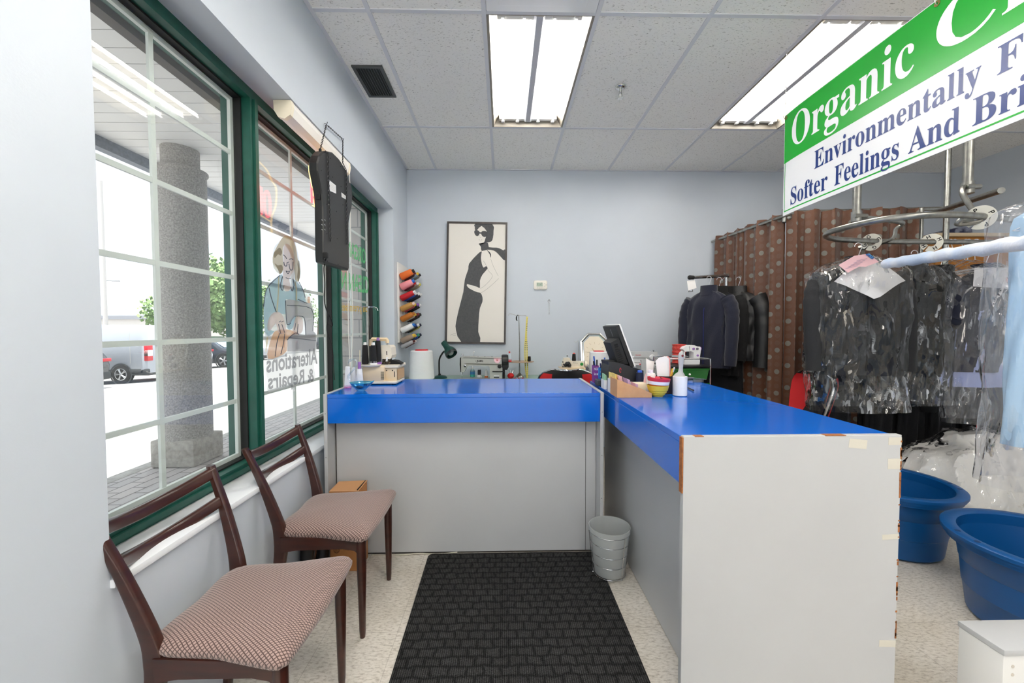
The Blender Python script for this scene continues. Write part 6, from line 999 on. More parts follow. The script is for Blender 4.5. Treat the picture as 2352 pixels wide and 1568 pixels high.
CM = {k: mat('thread ' + k, v, .6, bump=(200, .2)) for k, v in C_.items()}
names = dict(steel='steel blue', olive='olive grey', tan='tan', rose='rose', taupe='taupe', pewter='pewter grey')
ranks = ['front', 'second', 'third', 'hindmost']; rnames = ['top row', 'second row', 'third row', 'fourth row', 'fifth row', 'sixth row', 'seventh row', 'bottom row']
spec = [(('orange', 'black'), ('brown', 'maroon'), ('steel', 'lemon'), ('grey', 'black')), (('pink', 'cobalt'), ('maroon', 'red'), ('taupe', 'white'), ('olive', 'yellow')), (('red', 'white'), ('blue', 'white'), ('navy', 'white'), ('black', 'white')), (('tan', 'cream'), ('rose', 'lemon'), ('black', 'purple'), ('black', 'white')), (('gold', 'gold'), ('silver', 'lemon'), ('brown', 'maroon'), ('black', 'black')), (('white', 'cobalt'), ('grey', 'blue'), ('black', 'white'), ('yellow', 'navy')), (('taupe', 'lemon'), ('green', 'lemon'), ('blue', 'mint'), ('black', 'navy')), (('pewter', 'chestnut'), ('chestnut', 'white'))]
ax = V((math.cos(.46), 0, math.sin(.46))); rt = ax.to_track_quat('Z', 'Y').to_matrix()
for i, row in enumerate(spec):
    for j, (c1, c2) in enumerate(row):
        yy_ = YR0 + .047 + j * .098; zz_ = 1.30 - (rows[i] - 754) / 915 * (YR0 + .05) - .045; bs_ = V((XL + .017, yy_, zz_))
        wide = .036 if i in (0, 1) and j < 2 else .030 if i != 7 else .023; ln = .126 - .012 * (j == 1) + (.01 if i == 2 else 0)
        S_ = thing('thread_spool', f'{names.get(c1, c1)} thread spool with {names.get(c2, c2)} tip, {ranks[j]} on the {rnames[i]} of the wall rack', 'thread spool', bs_, 'thread spools on the wall rack')
        q = B(); q.lathe([(wide * .8, .002), (wide, .012), (wide * .86, ln - .01), (wide * .7, ln)], bs_ + ax * .0 + V((.008, 0, 0)), 14, 0, rt); q.build('thread', CM[c1], S_)
        q = B(); q.lathe([(wide * .52, ln + .0005), (wide * .46, ln + .022)], bs_ + V((.008, 0, 0)), 12, 0, rt); q.build('spool_tip', CM[c2], S_)
        q = B(); q.tube([bs_ - V((.0005, 0, 0)), bs_ + V((.008, 0, 0)) + ax * .02], .003, 5); q.build('peg', K['steel'], T)
# ------------------------------------------------------------------ on the end counter
C2 = ZT + .0006; z5 = Zm(1340, 740, 8.253)
def box3(name, label, cat, pxl, pxr, pyt, pyb, Y, dep, mt, zf=None, zbase=None, bev=.001, group=None, rot=0):
    a, c = PY(pxl, pyt, Y), PY(pxr, pyb, Y); q = B(); zb_ = C2 if zbase is None else zbase; q.box(a.x, c.x, Y, Y + dep, zb_, a.z, bev, 0, None, 1)
    o = q.build(name, mt); tag(o, label, cat, group); return o, a, c
K['paper'] = mat('white paper', (240, 238, 236), .7); K['ppaper'] = mat('pink paper', (246, 200, 204), .7); K['viol'] = mat('violet tag', (204, 184, 226), .7); K['yelp'] = mat('yellow tag', (246, 220, 130), .7); K['grnp'] = mat('pale green tag', (160, 206, 164), .7); K['crmp'] = mat('cream card', (244, 234, 208), .7); K['tan'] = mat('tan fibreboard', (206, 158, 112), .6, var=(30, (196, 146, 100)))
# tag holder tray with sloping side
Y0 = 2.005; T = thing('tag_tray', 'tan fibreboard tag tray with a sloping side at the edge of the end counter', 'tray', (PY(1455, 915, Y0).x, Y0 + .07, C2))
xl, xr = .5765, PY(1497, 912, Y0).x; zl = C2 + .094; zr_ = C2 + .022
q = B(); q.prism([(xl, Y0, C2), (xr, Y0, C2), (xr, Y0, zr_), (xl, Y0, zl)], (0, .005, 0)); q.build('side_panel', K['tan'], T)
q = B(); q.prism([(xl, Y0 + .125, C2), (xr, Y0 + .125, C2), (xr, Y0 + .125, zr_), (xl, Y0 + .125, zl)], (0, .005, 0)); q.build('side_panel', K['tan'], T)
q = B(); q.box(xl, xl + .005, Y0 + .0052, Y0 + .1248, C2, zl - .002); q.build('end_panel', K['tan'], T)
q = B(); q.box(xl + .0052, xr, Y0 + .0052, Y0 + .1248, C2, C2 + .004); q.box(xr - .005, xr, Y0 + .0052, Y0 + .1248, C2 + .004, zr_); q.build('tray_floor', K['tan'], T)
def zone(x): return zl + (zr_ - zl) * (x - xl) / (xr - xl)
def tags(name, label, cat, x, w_, y, dep, up, mt, tilt=0.25, h=.055, grp='ticket tags in the tan tray', n=3):
    zt = zone(x) + up; T = thing(name, label, cat, (x, y, C2 + .005), grp)
    for k in range(n):
        q = B(); q.obox((x + k * .0035 - .03 * tilt, y + dep / 2 + k * .001, (zt + C2 + .0052) / 2), (.0014, dep - .004 * k, (zt - C2 - .0052) * .96 - .003 * k), M.Rotation(-tilt * .4, 3, 'Y')); q.build('tag', mt[k % len(mt)], T)
    return T
tags('ticket_bundle', 'bundle of scallop-edged pink tickets standing highest in the tan tray', 'tickets', .608, .05, Y0 + .02, .07, .032, [K['ppaper']], .3, n=6)
tags('ticket_bundle', 'bundle of yellow tickets behind the pink ones in the tan tray', 'tickets', .592, .05, Y0 + .05, .07, .030, [K['yelp']], .2, n=4)
tags('ticket_bundle', 'bundle of violet tickets halfway down the tan tray', 'tickets', .648, .05, Y0 + .012, .08, .030, [K['viol'], K['ppaper']], .3, n=5)
tags('ticket_bundle', 'bundle of mixed pink and violet tickets at the low end of the tan tray', 'tickets', .690, .05, Y0 + .012, .08, .024, [K['ppaper'], K['viol']], .35, n=5)
q = B(); a = PY(1425, 850, Y0 + .03); q.tube([a + V((.004 * math.cos(t_ * .7), 0, .012 * math.sin(t_ * .7))) for t_ in range(9)], .0012, 5); T_ = tag(q.build('paper_clip', K['redp']), 'pink wire paper clip on the highest ticket bundle', 'paper clip')
for lab, l_, r_, t_, Y in (('narrow white card holder with yellow tags beside the tan tray', 1391.5, 1404, 871, 2.14), ('narrow white card holder with green tags behind the yellow-tag holder', 1382.5, 1391.5, 873, 2.29)):
    a, c = PY(l_, t_, Y), PY(r_, t_, Y); T = thing('card_holder', lab, 'card holder', ((a.x + c.x) / 2, Y, C2)); q = B(); x0, x1 = max(a.x, .583), max(c.x, .583 + .022); y1 = Y + .075
    for bx_ in ((x0, x1, Y, Y + .002), (x0, x1, y1 - .002, y1), (x0, x0 + .002, Y + .002, y1 - .002), (x1 - .002, x1, Y + .002, y1 - .002)): q.box(*bx_, C2, a.z)
    q.box(x0 + .002, x1 - .002, Y + .002, y1 - .002, C2, C2 + .003); q.build('holder_case', K['wplas'], T)
    for k in range(3): q = B(); q.box(x0 + .004 + k * .006, x0 + .008 + k * .006, Y + .006, y1 - .006 - k * .004, C2 + .0035, a.z + .034 - k * .006); q.build('tag', (K['yelp'] if 'yellow' in lab and 'green' not in lab else K['grnp']), T)
box3('card_reader', 'small dark grey box behind the card holders', 'box', 1373, 1383.5, 873, 890, 2.41, .08, mat('dark grey plastic', (62, 66, 74), .45), bev=.003)
def carton(label, l_, r_, t_, Y, dep, mt, mt2, words):
    a, c = PY(l_, t_, Y), PY(r_, t_, Y); T = thing('pen_carton', label, 'pen holder', ((a.x + c.x) / 2, Y, C2)); x0, x1 = max(a.x, .585), c.x; q = B()
    for bx_ in ((x0, x1, Y, Y + .0015), (x0, x1, Y + dep - .0015, Y + dep), (x0, x0 + .0015, Y + .0015, Y + dep - .0015)): q.box(*bx_, C2, a.z)
    q.box(x0 + .0015, x1 - .0015, Y + .0015, Y + dep - .0015, C2, C2 + .002); q.build('carton_panel', mt, T)
    q = B(); q.box(x1 - .0015, x1, Y + .0015, Y + dep - .0015, C2, a.z); q.build('side_panel', mt2, T)
    q = B()
    for wd, v_, h_ in words: q.flat(text(wd, 1, 1.0, .02), lambda u, w_: V((x0 + (x1 - x0) * (.08 + .84 * u), Y - .0006, C2 + (a.z - C2) * v_ + w_ * h_)))
    q.build('lettering', K['paper'], T)
    return T, x0, x1, a.z
pc1 = carton('purple and navy pen carton nearest the rear counter gap', 1359.5, 1375.5, 839.5, 2.57, .055, mat('purple carton', (132, 58, 140), .5), mat('navy carton', (38, 52, 108), .5), (('NGE', .74, .022), ('ice', .44, .024)))
pc2 = carton('bright blue pen carton beside the purple one', 1376.5, 1396, 845, 2.54, .055, mat('bright blue carton', (52, 142, 216), .5), mat('bright blue carton side', (40, 110, 190), .5), (('on your', .72, .010), ('SERVICE', .42, .012), ('Tag it', .14, .010)))
def pen(label, cat, a, c, r_, mt, tipm=None, name='pen', grp=None):
    T = thing(name, label, cat, a, grp); a, c = V(a), V(c); q = B(); q.tube([a, a.lerp(c, .80)], r_, 8); q.build('barrel', mt, T); q = B(); q.tube([a.lerp(c, .8001), c], [r_ * 1.12, r_ * 1.05], 8); q.build('cap', tipm or mt, T)
pcz = C2 + .003; X1, X2 = pc1[1], pc2[1]
K['penb'] = mat('blue pen', (30, 98, 206), .35); K['penv'] = mat('violet pen', (86, 58, 178), .35); K['penk'] = mat('black pen', (22, 22, 26), .35); K['pennavy'] = mat('navy pen', (22, 30, 92), .35)
for lab, a, c, m1, m2 in (('blue marker standing in the purple carton', (X1 + .026, 2.60, pcz), PY(1364, 818, 2.60), K['penb'], K['penb']), ('black pen standing in the purple carton', (X1 + .03, 2.61, pcz), PY(1371, 826, 2.61), K['penk'], K['penk']), ('grey pen leaning in the purple carton', (X1 + .018, 2.595, pcz), PY(1363.5, 829, 2.595), mat('grey pen', (90, 100, 104), .4), K['penk']),
                          ('navy pen leaning low in the blue carton', (X2 + .03, 2.57, pcz), PY(1379, 834, 2.57), K['pennavy'], K['pennavy']), ('black pen cluster in the blue carton', (X2 + .026, 2.58, pcz), PY(1385, 832, 2.58), K['penk'], K['penk']), ('light blue pen upright in the blue carton', (X2 + .034, 2.575, pcz), PY(1389, 821, 2.575), mat('light blue pen', (74, 124, 220), .35), None), ('violet and white pen leaning out of the blue carton', (X2 + .03, 2.56, pcz), PY(1402, 818, 2.56), K['wplas'], K['penv'])):
    pen(lab, 'pen', a, c, .0045, m1, m2, 'pen', 'pens on the end counter')
# black printer base, monitor
Yp = 2.27; T = thing('receipt_printer', 'black plastic receipt printer with a rounded end under the monitor', 'printer', (.70, 2.33, C2)); q = B()
pp = [z5(*c) for c in ((470, 750), (560, 748), (640, 762), (820, 810), (1000, 868), (1140, 915))]; A = [PY(*c, Yp) for c in pp]; xr_ = A[-1].x
q.prism([V((max(A[0].x - .045, .60), Yp, C2))] + [V((max(A[0].x - .045, .60), Yp, A[0].z - .06)), V((max(A[0].x - .03, .605), Yp, A[0].z - .018))] + A + [V((xr_, Yp, C2))], (0, .17, 0)); q.build('printer_case', mat('charcoal plastic', (36, 38, 42), .4), T)
q = B(); q.box(A[0].x, A[2].x, Yp + .03, Yp + .14, A[1].z - .0005, A[1].z + .003, .001); q.build('paper_slot', K['black'], T)
nt_ = PY(1414, 749, 2.27); u_t = V((.350, 0, -.937)).normalized(); n_ = V((.937, 0, .350)); Wm, Hm, Tm = .30, .255, .022      # u_t: down the back, n_: towards the screen
def mon(w_, h_, d): return nt_ + V((0, w_, 0)) + u_t * h_ + n_ * d
def mbox(nm, w0, w1, h0, h1, d0, d1, mt, par, bev=0):
    q = B(); vs = [mon(a, c, e) for a in (w0, w1) for c in (h0, h1) for e in (d0, d1)]; q.add(vs, [[0, 1, 3, 2], [4, 6, 7, 5], [0, 4, 5, 1], [2, 3, 7, 6], [0, 2, 6, 4], [1, 5, 7, 3]]); return q.build(nm, mt, par)
T = thing('monitor', 'black flat monitor tilted away from us above the receipt printer', 'monitor', mon(Wm / 2, Hm, 0))
bk_ = mbox('monitor_back', 0, Wm, 0, Hm, 0, Tm, K['black'], T); mbox('screen_bezel', 0, Wm, -.002, Hm, Tm, Tm + .008, K['wplas'], T)
q = B(); vs = [mon(a, c, e) for e, (w0, w1, h0, h1) in ((-.0005, (.02, .24, .075, .235)), (-.05, (.045, .215, .085, .215))) for a, c in ((w0, h0), (w1, h0), (w1, h1), (w0, h1))]; q.add(vs, [[0, 1, 5, 4], [1, 2, 6, 5], [2, 3, 7, 6], [3, 0, 4, 7], [4, 5, 6, 7]]); hb = q.build('rear_housing', mat('black textured plastic', (34, 34, 35), .6), T)
for k in range(10): mbox('cooling_slot', .028, .03, .10 + k * .012, .106 + k * .012, -.04, -.01, K['rubber'], hb)
q = B(); q.flat(text('display', 1, 1.0, .02), lambda u, v_: mon(.14 - v_ * .02, .018 + u * .05, -.0006)); q.build('maker_name', mat('silver print', (170, 172, 176), .4), T)
q = B(); c = mon(Wm / 2, Hm - .05, -.01); q.tube([c, V((c.x + .012, c.y, 1.05)), V((c.x + .02, c.y + .02, C2 + .012))], .018, 8); q.box(c.x - .06, c.x + .1, c.y - .01, c.y + .12, C2, C2 + .012, .004); q.build('monitor_stand', K['black'], T)
p = PY(1470, 872, 2.22); cone('thread_spool', 'navy thread spool with bright blue tip in front of the receipt printer', 'thread spool', p.x, 2.225, C2, .0225, .021, .104, mat('navy thread', (22, 30, 58), .8), mat('blue plastic', (46, 96, 210), .4), None, None, .012)
box3('card_box', 'open cream card box behind the low end of the tan tray', 'box', 1453, 1487, 880, 900, 2.145, .06, K['crmp'])
p = PY(1495, 855, 2.12); T = thing('lotion_bottle', 'white lotion bottle with a flat cap behind the stacked bowls', 'bottle', (p.x, 2.12, C2)); q = B(); zt = p.z; q.lathe([(.022, C2), (.0235, C2 + .01), (.0235, zt - .012), (.02, zt - .004)], (p.x, 2.12, 0), 22); q.build('bottle_body', K['wplas'], T); q = B(); q.lathe([(.013, zt - .003), (.013, zt + .014)], (p.x, 2.12, 0), 16); q.build('bottle_cap', mat('pale lilac cap', (226, 222, 238), .4), T)
def slip(label, pts, Y, mt, name='receipt', dep=.004, dy=0.0):
    q = B(); a = [PY(x, y, Y) for x, y in pts]; q.prism(a, (0, dep, 0)); return tag(q.build(name, mt), label, 'receipt')
slip('white and pink receipt slip standing behind the lotion bottle', [(1484, 822), (1493, 828), (1503, 829), (1500, 856), (1499, 893), (1486, 893)], 2.20, K['paper'])
slip('pink receipt slip leaning beside the lotion bottle', [(1479, 872), (1484, 857), (1490, 862), (1487, 896), (1477, 896)], 2.17, K['ppaper'])
# brown cup with receipts and pencils
Yc = 2.155; a, c = PY(1508, 863, Yc), PY(1546, 863, Yc); cx_, r_ = (a.x + c.x) / 2, (c.x - a.x) / 2; zt = PY(1527, 863, Yc - .02).z
T = thing('pencil_cup', 'dark brown cup stuffed with receipts and pencils', 'cup', (cx_, Yc, C2)); q = B(); q.lathe([(r_ * .96, C2), (r_, zt), (r_ * .93, zt), (r_ * .9, C2 + .006), (.001, C2 + .005)], (cx_, Yc, 0), 26, caps=False); q.build('cup_body', mat('dark brown leather', (48, 32, 30), .5), T)
K['pinkedge'] = mat('pink receipt edge', (238, 170, 166), .7)
q = B(); rng = [((-.036, 0), .118), ((-.030, .004), .124), ((-.022, .006), .128), ((-.012, .004), .132), ((-.002, .006), .130)]; z_ = C2 + .012
T = thing('receipt_bundle', 'thick folded bundle of white receipts with pink edges standing in the brown cup', 'receipts', (cx_ - .01, Yc, z_))
for k in range(7):
    q = B(); pts = [PY(x + k * 1.1, y + (k % 3), Yc - .022 + k * .006) for x, y in ((1510, 864), (1506, 829), (1515, 821), (1528, 818), (1533, 824), (1534, 864))]; pts = [V((p.x, p.y, p.z)) for p in pts]; q.prism(pts, (0, .004, 0)); q.build('receipt', K['paper'] if k < 4 else K['pinkedge'], T)
pen('yellow pencil standing in the brown cup', 'pencil', (cx_ + .012, Yc, C2 + .008), PY(1545, 846, Yc), .004, mat('pencil yellow', (240, 190, 60), .4), None, 'pencil'); pen('orange pencil with white end standing in the brown cup', 'pencil', (cx_ + .016, Yc + .008, C2 + .008), PY(1549, 843, Yc + .01), .004, mat('pencil orange', (244, 160, 70), .4), K['wplas'], 'pencil')
# bowls
Yb = 2.03; p = PY(1514, 914, Yb); bx_ = p.x
def bowl(name, label, prof, tilt, dz, mt, rimm=None):
    T = thing(name, label, 'bowl', (bx_, Yb + .02, C2 + dz), 'stacked bowls'); rt = M.Rotation(tilt, 3, 'Y'); q = B(); inner = [(r_ - .002, z + .001) for r_, z in prof[::-1]]; q.lathe(prof + inner + [(.0005, .003)], (bx_, Yb + .02, C2 + dz), 30, 0, rt, caps=False); q.build('bowl_body', mt, T); return T
bowl('bowl', 'yellow ribbed bowl at the bottom of the stack on the end counter', [(.0005, 0), (.027, 0), (.027, .003), (.031, .008), (.036, .009), (.038, .018), (.043, .0195), (.045, .03), (.049, .0315), (.054, .052), (.0555, .056)], 0, .0, mat('yellow bowl', (226, 200, 66), .35))
bowl('bowl', 'orange snack tub with white rim in the middle of the bowl stack', [(.0005, 0), (.028, 0), (.040, .03), (.050, .05), (.052, .062), (.054, .062)], .05, .014, mat('orange tub', (222, 120, 40), .4))
q = B(); q.lathe([(.0505, .048), (.0535, .064), (.0555, .064), (.0525, .047)], (bx_, Yb + .02, C2 + .015), 30, 0, M.Rotation(.05, 3, 'Y'), caps=False); q.build('white_rim', K['wplas'], bpy.data.objects['bowl.001'])
bowl('bowl', 'red bowl tilted on top of the bowl stack', [(.0005, 0), (.03, 0), (.047, .02), (.056, .036), (.0575, .05)], .10, .046, mat('red bowl', (206, 50, 70), .35))
q = B(); q.obox((bx_ + .01, Yb, C2 + .087), (.02, .004, .02), M.Rotation(.5, 3, 'Y')); tag(q.build('scrap', K['ink']), 'small dark scrap lying in the red bowl', 'scrap')
# lint roller
Yl = 2.06; a, c = PY(1546, 862, Yl), PY(1578, 862, Yl); cx_, r_ = (a.x + c.x) / 2, (c.x - a.x) / 2 - .001; zt = PY(1562, 866, Yl - r_).z
T = thing('lint_roller', 'white lint roller with a grey handle standing upright on the end counter', 'lint roller', (cx_, Yl, C2)); q = B(); q.lathe([(r_ * .9, C2), (r_, C2 + .003), (r_, zt), (r_ * .94, zt + .001)], (cx_, Yl, 0), 30); q.build('adhesive_roll', K['wplas'], T)
q = B(); hz = PY(1566, 806, Yl).z; L_ = hz - zt; K['hgrey'] = mat('grey handle', (178, 178, 178), .4)
q.loft([[V((cx_ + ox + r1 * math.cos(k * math.pi / 8), Yl + r1 * .8 * math.sin(k * math.pi / 8), zt + .0012 + L_ * f)) for k in range(16)] for f, r1, ox in ((0, .030, -.004), (.08, .024, -.002), (.16, .013, .002), (.3, .0105, .004), (.5, .0125, .004), (.72, .0155, .004), (.88, .0145, .006), (.96, .010, .008), (1.0, .004, .009))]); hd = q.build('handle', K['hgrey'], T)
q = B(); q.lathe([(.001, 0), (.006, 0), (.006, .002), (.001, .002)], V((cx_ + .006, Yl - .0118, zt + L_ * .82)), 12, 0, M.Rotation(math.pi / 2, 3, 'X')); q.build('hang_hole', mat('dark red hole', (120, 30, 36), .6), hd)
pen('black pen lying on the blue top beside the lint roller', 'pen', PZ(1577, 889, C2 + .005), PZ(1593, 896, C2 + .005), .004, K['penk'])
T = thing('scissors', 'grey handled scissors lying behind the lint roller', 'scissors', PZ(1585, 872, C2)); a = PZ(1583, 868, C2 + .02)
q = B(); q.tube([a + V((.03 * math.cos(t_ * .5), .02 * math.sin(t_ * .5), 0)) for t_ in range(13)], .005, 8, True); q.build('finger_loop', mat('slate plastic', (84, 90, 102), .4), T); q = B(); q.obox(a + V((.03, -.05, .004)), (.016, .12, .003), M.Rotation(.5, 3, 'Z')); q.obox(a + V((.03, -.05, -.012)), (.05, .02, .016)); q.build('blade', K['steel'], T)
# ------------------------------------------------------------------ curtain enclosure
m = bpy.data.materials.new('brown dotted curtain'); t, bs, l = nodes(m); uv = N(t, 'ShaderNodeUVMap'); sx = N(t, 'ShaderNodeSeparateXYZ'); l(uv.outputs['UV'], sx.inputs[0])
U, W_ = math_(t, 'MULTIPLY', sx.outputs['X'], 1 / .062), math_(t, 'MULTIPLY', sx.outputs['Y'], 1 / .0625)
du, dv = math_(t, 'SUBTRACT', math_(t, 'FRACT', U), .5), math_(t, 'SUBTRACT', math_(t, 'FRACT', W_), .5)
dd = math_(t, 'SQRT', math_(t, 'ADD', math_(t, 'MULTIPLY', du, du), math_(t, 'MULTIPLY', dv, dv))); dot = math_(t, 'LESS_THAN', dd, .34)
md = math_(t, 'FLOORED_MODULO', math_(t, 'ADD', math_(t, 'FLOOR', W_), math_(t, 'MULTIPLY', math_(t, 'FLOOR', U), 2.0)), 3.0); strong = math_(t, 'LESS_THAN', md, .5)
fac = math_(t, 'MULTIPLY', dot, math_(t, 'MULTIPLY_ADD', strong, .70, .09)); mx = N(t, 'ShaderNodeMix', data_type='RGBA'); l(fac, mx.inputs[0]); mx.inputs[6].default_value = lin((88, 50, 25)); mx.inputs[7].default_value = lin((116, 119, 112))
l(mx.outputs[2], bs.inputs['Base Color']); bs.inputs['Roughness'].default_value = .5; bs.inputs['Sheen Weight'].default_value = .3
nz_ = N(t, 'ShaderNodeTexNoise', i_Scale=260.0); l(uv.outputs['UV'], nz_.inputs['Vector']); bp = N(t, 'ShaderNodeBump', i_Strength=.2, i_Distance=.002); l(nz_.outputs['Fac'], bp.inputs['Height']); l(bp.outputs['Normal'], bs.inputs['Normal']); K['curt'] = m
ZCU = 2.262
c0, c1 = PY(1644, 548, 4.22), PZ(1801, 488, ZCU); c2, c3 = PZ(1812, 484, ZCU), PZ(2106, 476, ZCU)
def curtain(label, a, c, seed, folds):
    a, c = V((a.x, a.y, 0)), V((c.x, c.y, 0)); L_ = (c - a).length; d = (c - a) / L_; n_ = V((d.y, -d.x, 0)); nu = folds * 18
    def xy(u, k=1.0): p = u * folds * 2 * math.pi + .9 * math.sin(u * 9 + seed); return a + d * (L_ * u + .014 * math.sin(2 * p)) + n_ * ((.020 + .008 * math.sin(u * 7 + seed)) * math.sin(p) * k + .006 * math.sin(2.3 * p + seed))
    arc = [0.0]
    for i in range(nu): arc.append(arc[-1] + (xy((i + 1) / nu, 1.2) - xy(i / nu, 1.2)).length)
    def f(u, v_): p = xy(u, (1.0 + .4 * (1 - v_)) * (1 if v_ < .97 else .6)); return p + V((0, 0, .03 + (ZCU - .03) * v_ + (.010 * math.sin(u * folds * 6.28) if v_ > .99 else 0)))
    q = B(); q.grid(nu, 24, f, uvf=lambda u, v_: (arc[round(u * nu)], v_ * ZCU)); return tag(q.build('curtain', K['curt']), label, 'curtain', 'dotted curtains of the changing cubicle')
curtain('brown dotted curtain panel running out from the rear wall behind the hanging coats', c0, c1, 2, 6)
curtain('brown dotted curtain panel behind the bagged jacket and the garment rail', c2, c3, 5, 6)
T = thing('curtain_frame', 'galvanised pipe frame carrying the dotted curtains', 'curtain rail', (c1.x, c1.y, 0)); zr = ZCU - .03
q = B(); q.tube([(c0.x, YB - .001, zr), (c1.x, c1.y - .10, zr)], .014, 10); q.build('rail', K['steel'], T)
a = PY(1780, 478, 3.42); q = B(); q.tube([(a.x, c1.y + .0, zr + .03), (c3.x + .32, c3.y + .02, zr + .03)], .016, 10); q.build('rail', K['steel'], T)
q = B(); q.tube([(a.x - .001, c1.y, zr + .03), (a.x + .05, c1.y, zr + .03)], .019, 10); q.build('end_sleeve', K['cream'], T)
q = B(); q.tube([(c1.x + .01, c1.y, zr - .05), (c1.x + .01, c1.y, zr + .06)], .024, 10); q.ball((c1.x + .02, c1.y - .03, zr - .02), .025); q.build('pipe_clamp', K['steel'], T)
q = B(); q.tube([(c3.x + .06, c3.y + .02, 0), (c3.x + .06, c3.y + .02, zr + .03)], .016, 10); q.build('post', K['steel'], T)
# ------------------------------------------------------------------ garments
K['navy'] = mat('navy fleece', (17, 21, 40), .95, sheen=.25, bump=(140, .3)); K['puff'] = mat('black nylon', (25, 25, 26), .5, bump=(30, .15)); K['blackw'] = mat('black wool', (15, 15, 17), .95, bump=(120, .3)); K['gjack'] = mat('charcoal suiting', (30, 31, 34), .8, bump=(160, .2)); K['navyp'] = mat('navy cotton', (18, 22, 40), .9, bump=(120, .2)); K['bluesh'] = mat('pale blue cotton', (166, 202, 232), .8, bump=(20, .2)); K['lav'] = mat('pale lavender cotton', (166, 178, 224), .85, bump=(60, .2)); K['plaid'] = mat('dark olive plaid', (42, 44, 34), .9, var=(8, (24, 30, 42)))
K['poly'] = sheet('clear garment bag', (.985, .985, .985), (1, 1, 1), .03, .004, (205, 206, 210), (10.0, 1.1, (1.2, 1.2, .6)), 1.45, 1.5)
K['poly2'] = sheet('loose garment bag', (.96, .96, .97), (1, 1, 1), .04, .10, (214, 216, 222), (9.0, .9, (1.5, 1.5, .45)), 1.45, 1.3)
K['wire'] = mat('white coated wire', (222, 224, 230), .4, .3)
def body(W_, D, H, folds=7, amp=.012, flare=.06, seed=0, quilt=0, n=56, m=30, sq=.75, sh=.11, neck=.07, hem=0.0):
    rnd = random.Random(seed); p1, p2, p3 = (rnd.uniform(0, 6) for _ in range(3)); rings = []
    for i in range(m + 1):
        f = i / m; z = -H * f; s = min(1.0, z / -sh) if sh > 0 else 1; hw = neck + (W_ - neck) * math.sin(s * math.pi / 2) ** .8 if s < 1 else W_ * (1 + flare * (f - .15)); dp = D * (.55 + .45 * min(1, s)) * (1 + flare * f); ring = []
        if quilt: k = 1 + .16 * abs(math.sin(math.pi * z / quilt)) - .10; dp *= k; hw *= 1 + .05 * (k - 1)
        for j in range(n):
            a = 2 * math.pi * j / n; c, s_ = math.cos(a), math.sin(a); fo = amp * f ** .8 * (math.sin(folds * a + p1 + 1.5 * f) + .6 * math.sin((folds + 4) * a + p2)) + .006 * math.sin(9 * a + 14 * f + p3)
            x = hw * math.copysign(abs(c) ** sq, c); y = dp * math.copysign(abs(s_) ** sq, s_); ring.append(V((x + fo * c, y + fo * s_ * .9, z + hem * math.sin(a * 2 + p3) * f)))
        rings.append(ring)
    return rings
def hanger(T, hook=.12, w_=.2, mt=None, drop=.085):
    q = B(); r_ = .022; q.tube([(0 + r_ * math.cos(a * .35 - .6) - .0, 0, hook + r_ * math.sin(a * .35 - .6)) for a in range(12)][::-1] + [(.004, 0, hook * .55), (0, 0, .0)], .0022, 6); q.tube([(0, 0, 0), (-w_, 0, -drop), (w_, 0, -drop), (0, 0, 0)], .0022, 6); q.build('hanger', mt or K['wire'], T)
def sleeves(T, W_, mt, L_=.56, r0=.07, seed=1, y=-.02, quilt=0):
    for s in (-1, 1):
        pts = curve([(s * (W_ - .035), 0, -.075), (s * (W_ + .015), y * .3, -.16), (s * (W_ + .035), y, -.32), (s * (W_ + .03), y * 1.8, -.075 - L_)], 7); q = B(); n_ = len(pts)
        q.tube(pts, [r0 * (1.0 - .28 * k / n_) * (1 + (.12 * abs(math.sin(math.pi * pts[k].z / quilt)) if quilt else .05 * math.sin(k * 1.9 + seed))) for k in range(n_)], 14); q.build('sleeve', mt, T)
def collar(T, mt, r_=.068, h=.055):
    q = B(); q.loft([[V((r_ * k * math.cos(a * math.pi / 10) * 1.15, r_ * k * .8 * math.sin(a * math.pi / 10), z)) for a in range(20)] for k, z in ((1.25, -.035), (1.02, .0), (.98, h), (.86, h), (.88, 0))], caps=False); q.build('collar', mt, T)
def coat(name, label, loc, rz, W_, D, H, mt, L_=.56, quilt=0, seed=0, zipm=None, grp=None, sl=True, amp=.012, **kw):
    T = thing(name, label, 'jacket' if sl else 'clothes', loc, grp, True, rz); q = B(); q.loft(body(W_, D, H, amp=amp, seed=seed, quilt=quilt, **kw)); q.build('garment_body', mt, T)
    if sl: sleeves(T, W_, mt, L_, .068 if not quilt else .085, seed, quilt=quilt)
    collar(T, mt); hanger(T)
    if zipm:
        q = B(); q.tube([(.004, -D * (.72 if k < 2 else 1.03), -.05 - k * (H - .08) / 10) for k in range(11)], .0035, 5); q.build('zip', zipm, T)
    return T
# small garment rail with coats
ra, rb = PY(1581, 637, 3.72), PY(1672, 632.5, 3.80); T = thing('coat_rail', 'chrome coat rail with a black end cap beside the curtain', 'clothes rail', (rb.x, rb.y, 0))
q = B(); q.tube([ra + V((.05, 0, 0)), rb], .0155, 12); q.build('rail_tube', K['chrome'], T); q = B(); q.tube([ra, ra + V((.01, 0, 0)), ra + V((.052, 0, 0))], [.017, .021, .018], 12); q.build('end_cap', K['rubber'], T); q = B(); q.tube([rb - V((.03, 0, 0)), rb + V((.004, 0, 0))], .019, 12); q.build('rail_joint', K['steel'], T)
q = B(); q.tube([(rb.x - .012, rb.y, .0), (rb.x - .012, rb.y, rb.z - .019)], .0145, 10); q.build('upright', K['chrome'], T); q = B(); q.box(rb.x - .03, rb.x + .01, rb.y - .28, rb.y + .28, .0, .03, .006); q.build('foot_bar', K['chrome'], T)
zr_ = ra.z; dx = lambda px: PY(px, 635, 3.74).x
